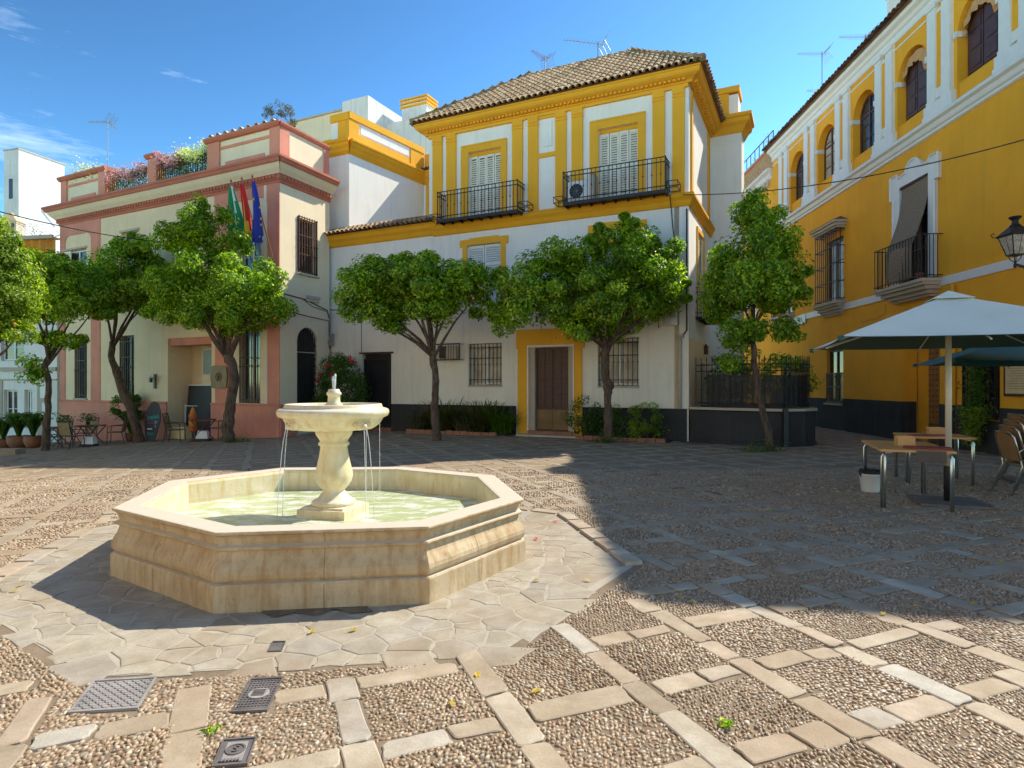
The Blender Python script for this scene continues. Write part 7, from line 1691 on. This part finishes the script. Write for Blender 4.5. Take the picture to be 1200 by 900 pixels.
# chalk board sign
cbx = P_(176, 21.9); cb = thing('chalk_board', 'oval black chalk board lettered in teal leaning by the wall', 'sign', (cbx, 21.9, gz(cbx, 21.9)), KA+R_(8)); T = rootm(cb) @ Matrix.Rotation(R_(-8), 4, 'X') @ Matrix.Scale(.88, 4)
mb = MB(T); mb.plate([(-.20, 0), (.20, 0), (.30, .35), (.40, .85), (.36, 1.25), (.20, 1.55), (0, 1.65), (-.20, 1.58), (-.36, 1.30), (-.42, .85), (-.32, .35)], -.015, .015); mb.build('board', cb, 'blackboard')
for body, s_, xx, zz2, mt in (('TAPAS', .215, .02, .98, 'chalk_teal'),):
    tm = text_mesh(body, s_); tm.materials.append(MATS[mt]); o = link('lettering', tm, cb); o.matrix_local = Matrix.Rotation(R_(-8), 4, 'X') @ Matrix.Scale(.88, 4) @ Matrix.Translation((xx, -.022, zz2)) @ Matrix.Rotation(R_(90), 4, 'X') @ Matrix.Rotation(R_(8), 4, 'Z')
mb = MB(T); mb.tube([(-.27+.36*i/24, -.02, .76+.045*math.sin(i*1.5)) for i in range(25)], .008, 4); mb.build('chalk_scribble', cb, 'chalk_pink')
mb = MB(T); mb.tube([(.13, -.02, .84), (.15, -.02, .76), (.19, -.02, .73), (.23, -.02, .76), (.25, -.02, .84), (.13, -.02, .84)], .009, 4); mb.tube([(.19, -.02, .73), (.19, -.02, .62)], .008, 4); mb.tube([(.14, -.02, .615), (.24, -.02, .615)], .009, 4); mb.build('chalk_glass', cb, 'plastic_white')
mb = MB(T); mb.box(-.22, .04, -.024, -.016, .50, .54); mb.build('chalk_line', cb, 'plastic_white')
mb = MB(T); mb.tube([(-.2+.36*i/20, -.02, .32+.07*math.sin(i*1.25)) for i in range(21)], .010, 4); mb.build('chalk_scribble', cb, 'chalk_teal')
# ================================================================ CAFE FURNITURE LEFT
def sling_chair(label, loc, rz, src=None):
    t = thing('cafe_chair', label, 'chair', loc, rz, 'dark framed cafe chairs at the pink building'); I = rootm(t)
    def s(m, nm, mt): return m.build(nm, t, mt)
    for sx_ in (-1, 1):
        x = sx_*.25
        m = MB(I); m.tube([(x, -.25, 0), (x, -.23, .64), (x, .16, .66), (x, .22, .66)], .014, 5); s(m, 'arm_frame', 'iron_dark')
        m = MB(I); m.tube([(x, .30, 0), (x, .20, .44), (x, .32, .98)], .014, 5); s(m, 'leg', 'iron_dark')
    m = MB(I)
    for z, yy in ((.98, .32), (.93, .31)): m.tube([(-.25, yy, z), (.25, yy, z)], .012, 5)
    m.tube([(-.25, .31, .955), (-.25, .2, .42)], .008, 4); m.tube([(-.25, -.22, .42), (.25, -.22, .42)], .012, 5); m.tube([(-.25, .2, .42), (.25, .2, .42)], .012, 5)
    for x in (-.25, .25): m.tube([(x, -.23, .42), (x, .2, .42)], .012, 5)
    s(m, 'seat_frame', 'iron_dark')
    m = MB(I); m.box(-.235, .235, -.22, .19, .415, .43); s(m, 'seat', 'sling_cloth')
    m = MB(I); m.add([(-.235, .215, .46), (.235, .215, .46), (.235, .305, .89), (-.235, .305, .89), (-.235, .23, .46), (.235, .23, .46), (.235, .32, .89), (-.235, .32, .89)], [(0, 1, 2, 3), (7, 6, 5, 4), (0, 4, 5, 1), (1, 5, 6, 2), (2, 6, 7, 3), (3, 7, 4, 0)]); s(m, 'backrest', 'sling_cloth'); return t
def fold_table(label, loc, rz):
    t = thing('folding_table', label, 'table', loc, rz, 'small dark folding tables at the pink building'); I = rootm(t)
    for k in range(6):
        m = MB(I); m.box(-.33+k*.111, -.33+k*.111+.10, -.33, .33, .71, .73); m.build('slat', t, 'red_wood')
    m = MB(I); m.box(-.30, .30, -.31, -.28, .68, .709); m.box(-.30, .30, .28, .31, .68, .709); m.build_each('frame', t, 'red_wood')
    for sy_ in (-1, 1):
        for sg_ in (1, -1):
            m = MB(I); y = sy_*(.26+.02*sg_); m.tube([(-.3*sg_, y, 0), (.3*sg_, y, .70)], .018, 4); m.build('leg', t, 'red_wood')
    return t
def gl(pxx, Y): x = P_(pxx, Y); return (x, Y, gz(x, Y))
c0 = sling_chair('cafe chair standing apart, rightmost of the left table group', gl(137, 22.0), R_(-70))
def chair_at(pxx, Y, rz, lab): return copy_tree(c0, gl(pxx, Y), R_(rz), lab)
chair_at(84, 20.9, 165, 'cafe chair in the middle of left group with back towards the plaza')
chair_at(62, 21.2, 130, 'cafe chair just right of the thin tree trunk, back to the plaza')
chair_at(101, 22.8, -10, 'cafe chair behind left tables facing the plaza')
chair_at(72, 23.2, 10, 'cafe chair at the wall side of the leftmost table')
chair_at(205, 20.9, 100, 'cafe chair at left side of the entrance table')
chair_at(259, 20.4, -95, 'cafe chair half hidden by the big trunk near the plaque')
t0 = fold_table('small dark folding table nearest the lone cafe chair', gl(108, 21.6), R_(5))
copy_tree(t0, gl(68, 21.9), R_(12), 'small dark folding table beside the thin tree trunk'); copy_tree(t0, gl(98, 21.9), R_(-20), 'small dark folding table in the middle of the left group')
copy_tree(t0, gl(238, 20.6), R_(8), 'small red brown folding table in front of the cafe entrance')
for (pxx, Y, lab) in ((75, 21.9, 'small dark plant in pot on the leftmost cafe table'), (103, 21.9, 'small dark plant in pot on the middle cafe table')):
    x, y, z = gl(pxx, Y); t = thing('table_plant', lab, 'potted plant', (x, y, z+.732)); m = MB(rootm(t)); m.lathe([(.05, 0), (.07, .12), (.06, .12)], (0, 0), 8); m.build('pot', t, 'plastic_black')
    C = np.abs(rng.normal(0, .1, (160, 3)))*np.sign(rng.normal(0, 1, (160, 3)))*np.array([1.2, 1.2, 0])+np.array([0, 0, .13])+np.stack([np.zeros(160)]*2+[rng.uniform(0, .28, 160)], 1); V_, F_ = leaf_cloud(C, np.tile([0, 0, 1.], (160, 1)), .09, 'dark_leaf', .5, .8); link('foliage', np_mesh('foliage', V_, F_, 'dark_leaf'), t)
for (pxx, Y, lab) in ((105, 21.2, 'white weight block with black foot under the middle cafe table'), (238, 20.4, 'white weight block under the entrance table')):
    x, y, z = gl(pxx, Y); t = thing('weight_block', lab, 'block', (x, y, z)); m = MB(rootm(t)).mat('plastic_white'); m.add([(-.2, -.12, .1), (.2, -.12, .1), (.2, .12, .1), (-.2, .12, .1), (-.13, -.08, .36), (.16, -.08, .34), (.14, .08, .36), (-.13, .08, .36)], [(3, 2, 1, 0), (4, 5, 6, 7), (0, 1, 5, 4), (1, 2, 6, 5), (2, 3, 7, 6), (3, 0, 4, 7)]); m.build('block', t)
    m = MB(rootm(t)); m.box(-.22, .22, -.14, .14, 0, .099); m.build('foot', t, 'plastic_black')
x, y, z = gl(226, 20.9); t = thing('hanging_cloths', 'orange and red patterned cloth bundle beside the entrance table', 'cloth', (x, y, z))
m = MB(rootm(t)); m.lathe([(.05, .35), (.12, .4), (.14, .65), (.09, .85), (.10, .95), (.05, 1.1), (.02, 1.15)], (0, 0), 9, 1, .7); m.build('bundle', t, 'orange_curtain', True); m = MB(rootm(t)); m.lathe([(.05, .68), (.125, .72), (.13, .9), (.06, .98)], (0, 0), 9, 1.05, .8); m.lathe([(.1, .3), (.14, .35), (.12, .5), (.05, .5)], (.0, 0), 8); m.build('band', t, 'red_cloth', True); m = MB(rootm(t)); m.tube([(0, 0, 0), (0, 0, .5)], .03, 5); m.build('stand', t, 'iron_dark')
p = TK @ Vector((7.9, .1, 0)); t = thing('parasol_stand', 'thin white stand with crossbar in the entrance recess', 'stand', (p.x, p.y, gz(p.x, p.y))); m = MB(rootm(t)); m.tube([(0, 0, 0), (0, 0, 1.25)], .02, 6); m.tube([(-.02, 0, 1.2), (.45, 0, 1.2)], .015, 5); m.build('stand', t, 'plastic_white')
p = TK @ Vector((8.05, -.1, 0)); t = thing('storage_crate', 'yellow crate on the ground behind the entrance chair', 'crate', (p.x, p.y, gz(p.x, p.y)), KA); m = MB(rootm(t)); m.box(-.35, .35, -.2, .2, .02, .42); m.build('crate', t, 'paper_cream'); m = MB(rootm(t)); m.box(-.37, .37, -.22, .22, .421, .46); m.box(-.36, -.3, -.21, -.201, .02, .42); m.box(.3, .36, -.21, -.201, .02, .42); m.build('rim', t, 'paper_cream')

# ================================================================ CAFE FURNITURE RIGHT
def bistro_table(label, loc, rz, L, W):
    t = thing('cafe_table', label, 'table', loc, rz, 'wood topped steel cafe tables'); I = rootm(t)
    m = MB(I); m.box(-W/2, W/2, -L/2, L/2, .735, .755); m.build('tabletop', t, 'table_top')
    m = MB(I)
    for (a, b, c, d) in ((-W/2-.006, -W/2, -L/2, L/2), (W/2, W/2+.006, -L/2, L/2), (-W/2, W/2, -L/2-.006, -L/2), (-W/2, W/2, L/2, L/2+.006)): m.box(a, b, c, d, .728, .757)
    m.build('edge_band', t, 'table_top')
    for sx_ in (-1, 1):
        for sy_ in (-1, 1):
            m = MB(I); x, y = sx_*(W/2-.05), sy_*(L/2-.05); m.tube([(x+sx_*.03, y, 0), (x+sx_*.03, y, .66), (x+sx_*.0, y, .71), (x-sx_*.1, y, .72)], .015, 8); m.tube([(x, y+sy_*.035, 0), (x, y+sy_*.035, .66), (x, y, .715), (x, y-sy_*.1, .72)], .015, 8); m.build('leg', t, 'aluminium', True)
    return t
ta = bistro_table('larger wood topped cafe table under the near edge of white parasol', (5.40, 8.45, 0), R_(-21), 1.40, .82)
tb = bistro_table('wood topped cafe table behind the parasol pole', (6.95, 10.15, 0), R_(-19), .80, .95)
def on(t_, x, y, z=.757): return tuple(rootm(t_) @ Vector((x, y, z)))
bk_ = thing('menu_folder', 'dark red menu folder overhanging the near table edge', 'menu', on(ta, .14, -.38), R_(-21)); m = MB(rootm(bk_)); m.add([(-.25, -.05, .001), (.28, -.14, .001), (.32, .12, .001), (-.2, .16, .001), (-.25, -.05, .02), (.28, -.14, .02), (.32, .12, .02), (-.2, .16, .02)], [(3, 2, 1, 0), (4, 5, 6, 7), (0, 1, 5, 4), (1, 2, 6, 5), (2, 3, 7, 6), (3, 0, 4, 7)]); m.build('cover', bk_, 'menu_red')
ab = thing('table_cloth_corner', 'small grey place mat hanging over near table edge', 'mat', on(ta, .14, -.71, .74), R_(-21)); m = MB(rootm(ab)); m.box(-.16, .16, -.02, -.012, -.13, .015); m.build('mat', ab, 'dark_mat')
for (t_, x, y, w_, lab) in ((ta, .0, .0, .22, 'wooden napkin holder on the near cafe table'), (tb, .05, .02, .24, 'wooden napkin holder on the farther cafe table')):
    b = thing('napkin_holder', lab, 'holder', on(t_, x, y), R_(-10)); I = rootm(b); m = MB(I); m.box(-w_/2, w_/2, -.06, -.05, 0, .13); m.box(-w_/2, w_/2, .05, .06, 0, .13); m.box(-w_/2, w_/2, -.049, .049, 0, .012); m.box(-w_/2, -w_/2+.012, -.049, .049, .013, .1); m.build('box', b, 'table_top'); m = MB(I); m.box(-w_/2+.02, w_/2-.02, -.03, .03, .0125, .11); m.build('napkins', b, 'plastic_white')
b = thing('menu_folder', 'dark red menu lying on the farther cafe table', 'menu', on(tb, -.1, -.15), R_(10)); m = MB(rootm(b)); m.box(-.3, .3, -.1, .1, .001, .018); m.build('cover', b, 'menu_red')
# bucket planter
bkx, bky = P_(1020, 9.15), 9.15
bu = thing('bucket', 'white bucket with dark crumpled lining beside the near table', 'bucket', (bkx, bky, 0)); m = MB(rootm(bu)); m.lathe([(.115, 0), (.12, .01), (.15, .25), (.158, .255), (.158, .27), (.145, .27), (.14, .2), (.01, .2)], (0, 0), 22); m.build('pail', bu, 'plastic_white', True)
m = MB(rootm(bu)); rr = random.Random(2)
for k in range(26): a = rr.uniform(0, 6.28); q = rr.uniform(.02, .14); x, y = q*math.cos(a), q*math.sin(a); m.lathe([(.008, .22), (rr.uniform(.025, .045), .27), (rr.uniform(.02, .035), .31), (.006, .335)], (x, y), 5)
m.build('lining', bu, 'plastic_black')
# parasols
def parasol(cx, cy, rz, half, ze, zp, label, top_mat, under_mat, pole_mat='pole_paint', drop=.0, pole=True, base=True, sag=.06):
    t = thing('parasol', label, 'parasol', (cx, cy, 0), rz); I = rootm(t); n = 10
    co = [(-half, -half), (half, -half), (half, half), (-half, half)]
    def canopy(zoff, mt, nm, flip):
        m = MB(I); vs_, fs = [], []
        for s_ in range(4):
            a, b = Vector(co[s_]), Vector(co[(s_+1) % 4]); base_ = len(vs_)
            for j in range(n+1):
                f = j/n
                for i in range(n+1):
                    g = i/n; e = a.lerp(b, g); edge = 4*g*(1-g)
                    p = e*(1-f)*1.0; p = p*(1-.035*edge*(1-f)); z = ze+(zp-ze)*(f**1.0)-sag*edge*(1-f)*(.25+1.6*f*(1-f)*2)+zoff+drop*(1-f)
                    vs_.append((p.x, p.y, z))
            for j in range(n):
                for i in range(n):
                    q = (base_+j*(n+1)+i, base_+j*(n+1)+i+1, base_+(j+1)*(n+1)+i+1, base_+(j+1)*(n+1)+i); fs.append(q if not flip else q[::-1])
        m.add(vs_, fs); return m.build(nm, t, mt, True)
    canopy(0, top_mat, 'canopy', False); canopy(-.008, under_mat, 'canopy_lining', True)
    m = MB(I); r_ = .24; m.add([(-r_, -r_, zp-.075), (r_, -r_, zp-.075), (r_, r_, zp-.075), (-r_, r_, zp-.075), (0, 0, zp+.055)], [(0, 1, 4), (1, 2, 4), (2, 3, 4), (3, 0, 4)]); m.build('vent_cap', t, top_mat)
    m = MB(I)
    for i in range(4):
        a, b = co[i], co[(i+1) % 4]; m.add([(a[0], a[1], ze+.002), (b[0], b[1], ze+.002), (b[0]*.997, b[1]*.997, ze-.035), (a[0]*.997, a[1]*.997, ze-.035)], [(0, 1, 2, 3)]) if False else None
    for cc in co:
        for f in (1.0,): pass
    for k, cc in enumerate(co+[(0, -half), (half, 0), (0, half), (-half, 0)]):
        m = MB(I); e = (cc[0]*.985, cc[1]*.985, ze-.02 if k < 4 else ze-.035); m.tube([(0, 0, zp-.03), (e[0]*.5, e[1]*.5, (zp+e[2])/2-.10), (e[0], e[1], e[2]-(.0 if k < 4 else .03))], .012, 5); m.build('rib', t, pole_mat)
        m = MB(I); m.tube([(0, 0, zp-.42), (e[0]*.48, e[1]*.48, (zp+ze)/2-.13)], .012, 5); m.build('strut', t, pole_mat)
    for cc in co: m = MB(I); m.box(cc[0]-.03, cc[0]+.03, cc[1]-.03, cc[1]+.03, ze-.05, ze+.012); m.build('corner_pocket', t, 'umbrella_teal')
    if pole:
        m = MB(I); m.tube([(0, 0, .06), (0, 0, zp)], .038, 14); m.build('pole', t, pole_mat, True)
        m = MB(I); m.lathe([(.06, zp-.46), (.075, zp-.44), (.075, zp-.38), (.05, zp-.35)], (0, 0), 10); m.lathe([(.05, zp-.1), (.07, zp-.08), (.07, zp-.02), (.02, zp)], (0, 0), 10); m.build_each('hub', t, pole_mat)
    if base:
        m = MB(I); m.box(-.40, .40, -.36, .36, .006, .035); m.build('base_plate', t, 'manhole_iron'); m = MB(I); m.lathe([(.055, .036), (.055, .48), (.045, .5)], (0, 0), 14); m.build('socket', t, 'iron_black', True)
    return t
parasol(5.86, 8.25, R_(-0)+R_(-20), 1.5, 2.17, 2.80, 'white square parasol with dark green lining over the cafe tables', 'umbrella_white', 'umbrella_green')
parasol(8.55, 10.0, R_(-24), 1.45, 1.98, 2.5, 'dark green parasol behind the white one at right', 'umbrella_teal', 'umbrella_teal', 'iron_dark', sag=.2)
# stacked chairs
def rattan_chair(label, loc, rz, lean=0.):
    t = thing('stacked_chair', label, 'chair', loc, rz, 'woven chairs in one stack at the right edge'); I = rootm(t)
    for sx_ in (-1, 1):
        x = sx_*.24
        m = MB(I); m.tube([(x*1.05, -.25, 0), (x, -.17, .43), (x, .16, .44)], .013, 8); m.build('leg', t, 'aluminium', True)
        m = MB(I); m.tube([(x*1.05, .34, 0), (x, .20, .42), (x, .24, .62), (x*1.12, .20, .68), (x*1.15, -.15, .66), (x*1.12, -.22, .60), (x, -.20, .42)], .013, 8); m.build('arm', t, 'aluminium', True)
    m = MB(I); m.tube([(-.24, .22, .50), (-.235, .30, .84), (-.18, .325, .90), (.18, .325, .90), (.235, .30, .84), (.24, .22, .50)], .013, 8); m.build('back_frame', t, 'aluminium', True)
    m = MB(I); N = 8; vs_ = []
    for j in range(N+1):
        f = j/N
        for i in range(N+1):
            g = i/N*2-1; w_ = .225*(1-.18*max(0, f-.75)*4*.5); vs_.append((g*w_, .205+.10*f+.03*(1-g*g), .50+.40*f-(.05*g*g if f > .9 else 0)))
    k = len(vs_); vs2 = [(x, y+.014, z) for x, y, z in vs_]; fs = [(j*(N+1)+i, j*(N+1)+i+1, (j+1)*(N+1)+i+1, (j+1)*(N+1)+i) for j in range(N) for i in range(N)]
    m.add(vs_+vs2, fs+[tuple(q+k for q in f[::-1]) for f in fs]); m.build('backrest', t, 'rattan', True)
    m = MB(I); m.box(-.225, .225, -.2, .2, .43, .448); m.build('seat', t, 'rattan'); return t
cx_, cy_ = 7.52, 8.95; a_ = R_(78)
ch0 = rattan_chair('lowest woven chair of the stack at the right edge', (cx_, cy_, 0), a_)
dxs = (math.sin(a_), -math.cos(a_))
for k, lab in enumerate(('second woven chair up in the stack at the right edge', 'third woven chair up in the stack at the right edge', 'topmost woven chair of the stack at the right edge')):
    copy_tree(ch0, (cx_+dxs[0]*.055*(k+1), cy_+dxs[1]*.055*(k+1), .085*(k+1)), a_, lab)
# ================================================================ CABLES ACROSS THE SQUARE
def span(a, b, sag, r, name, label, n=26):
    a, b = Vector(a), Vector(b); m = MB(); m.tube([a.lerp(b, i/n)+Vector((0, 0, -sag*4*(i/n)*(1-i/n))) for i in range(n+1)], r, 5); tag(m.build(name, None, 'cable_black'), label, 'cable'); return m
p0 = TW @ Vector((12.9, -.2, 6.85)); p1 = TR @ Vector((18.3, -.05, 0)); span(tuple(p0), (P_(1210, 11.4), 11.4, Z_(161, 11.4)), .28, .012, 'overhead_cable', 'black cable sagging from white house corner to the ochre facade')
span((-13.6, 16.0, 6.1), (-10.2, 21.6, 6.0), .15, .013, 'overhead_cable', 'black cable crossing the left sky to the tree by the pink building') if False else span((P_(-8, 15), 15, Z_(246, 15)), (P_(205, 20), 20, Z_(285, 20)), .12, .014, 'overhead_cable', 'black cable crossing at left to the tree by the pink building')
# low raised kerb of the left lane
kb = thing('kerb', 'low stone kerb block at the left edge beyond the fountain', 'kerb', (P_(8, 19.5), 19.5, gz(P_(8, 19.5), 19.5)))
m = MB(rootm(kb)); m.add([(-1.2, -.2, -.1), (.42, -.2, -.1), (.42, .25, -.1), (-1.2, .25, -.1), (-1.2, -.18, .2), (.40, -.16, .2), (.40, .23, .2), (-1.2, .23, .2)], [(3, 2, 1, 0), (4, 5, 6, 7), (0, 1, 5, 4), (1, 2, 6, 5), (2, 3, 7, 6), (3, 0, 4, 7)]); m.build('stone', kb, 'slab_stone')
for (x_, y_) in ((28, 2), (3,3)): pass
print('objects', len(bpy.data.objects), 'tris', sum(len(o.data.polygons) for o in bpy.data.objects if o.type == 'MESH'))

# ================================================================ UNSEEN HOUSES ADDED BEHIND AND LEFT OF CAMERA TO BOUNCE SUN INTO SHADE
def plain_house(T_, L, H, n, storeys, label, wall, trim, D=7.):
    p = T_ @ Vector((0, 0, 0)); t = thing('added_bounce_house', label, 'house', tuple(p), math.atan2(T_[1][0], T_[0][0])); hs = []; sp_ = L/n
    for i in range(n):
        for k in range(storeys): c = (i+.5)*sp_; hs.append((c-.55, c+.55, .9+k*3.3, 2.9+k*3.3))
    m = MB(T_); wall_panel(m, 0, L, -1., H, hs); m.box(0, L, .4, D, -1., H-.02); m.box(0, .2, .01, .4, -1., H); m.box(L-.2, L, .01, .4, -1., H); m.build('wall', t, wall)
    m = MB(T_); m.moulding(0, L, [(.02, H-.5), (.1, H-.4), (.25, H-.2), (.3, H-.1), (.3, H)], 0, 0, 0); m.build('cornice', t, trim)
    for h in hs: casement(t, T_, h[0]+.02, h[1]-.02, h[2]+.02, h[3]-.02, .12, 'dark_wood', 'dark_glass')
plain_house(fr((-14.6, -9.0), R_(88)), 24.0, 9.6, 9, 3, 'long cream house added on the left, out of view, to bounce sun', 'pale_cream_stucco', 'white_paint')
plain_house(fr((13.0, -9.5), R_(180)), 27.0, 10.2, 8, 3, 'white house added behind the camera, out of view, to bounce sun', 'white_stucco', 'yellow_stucco')
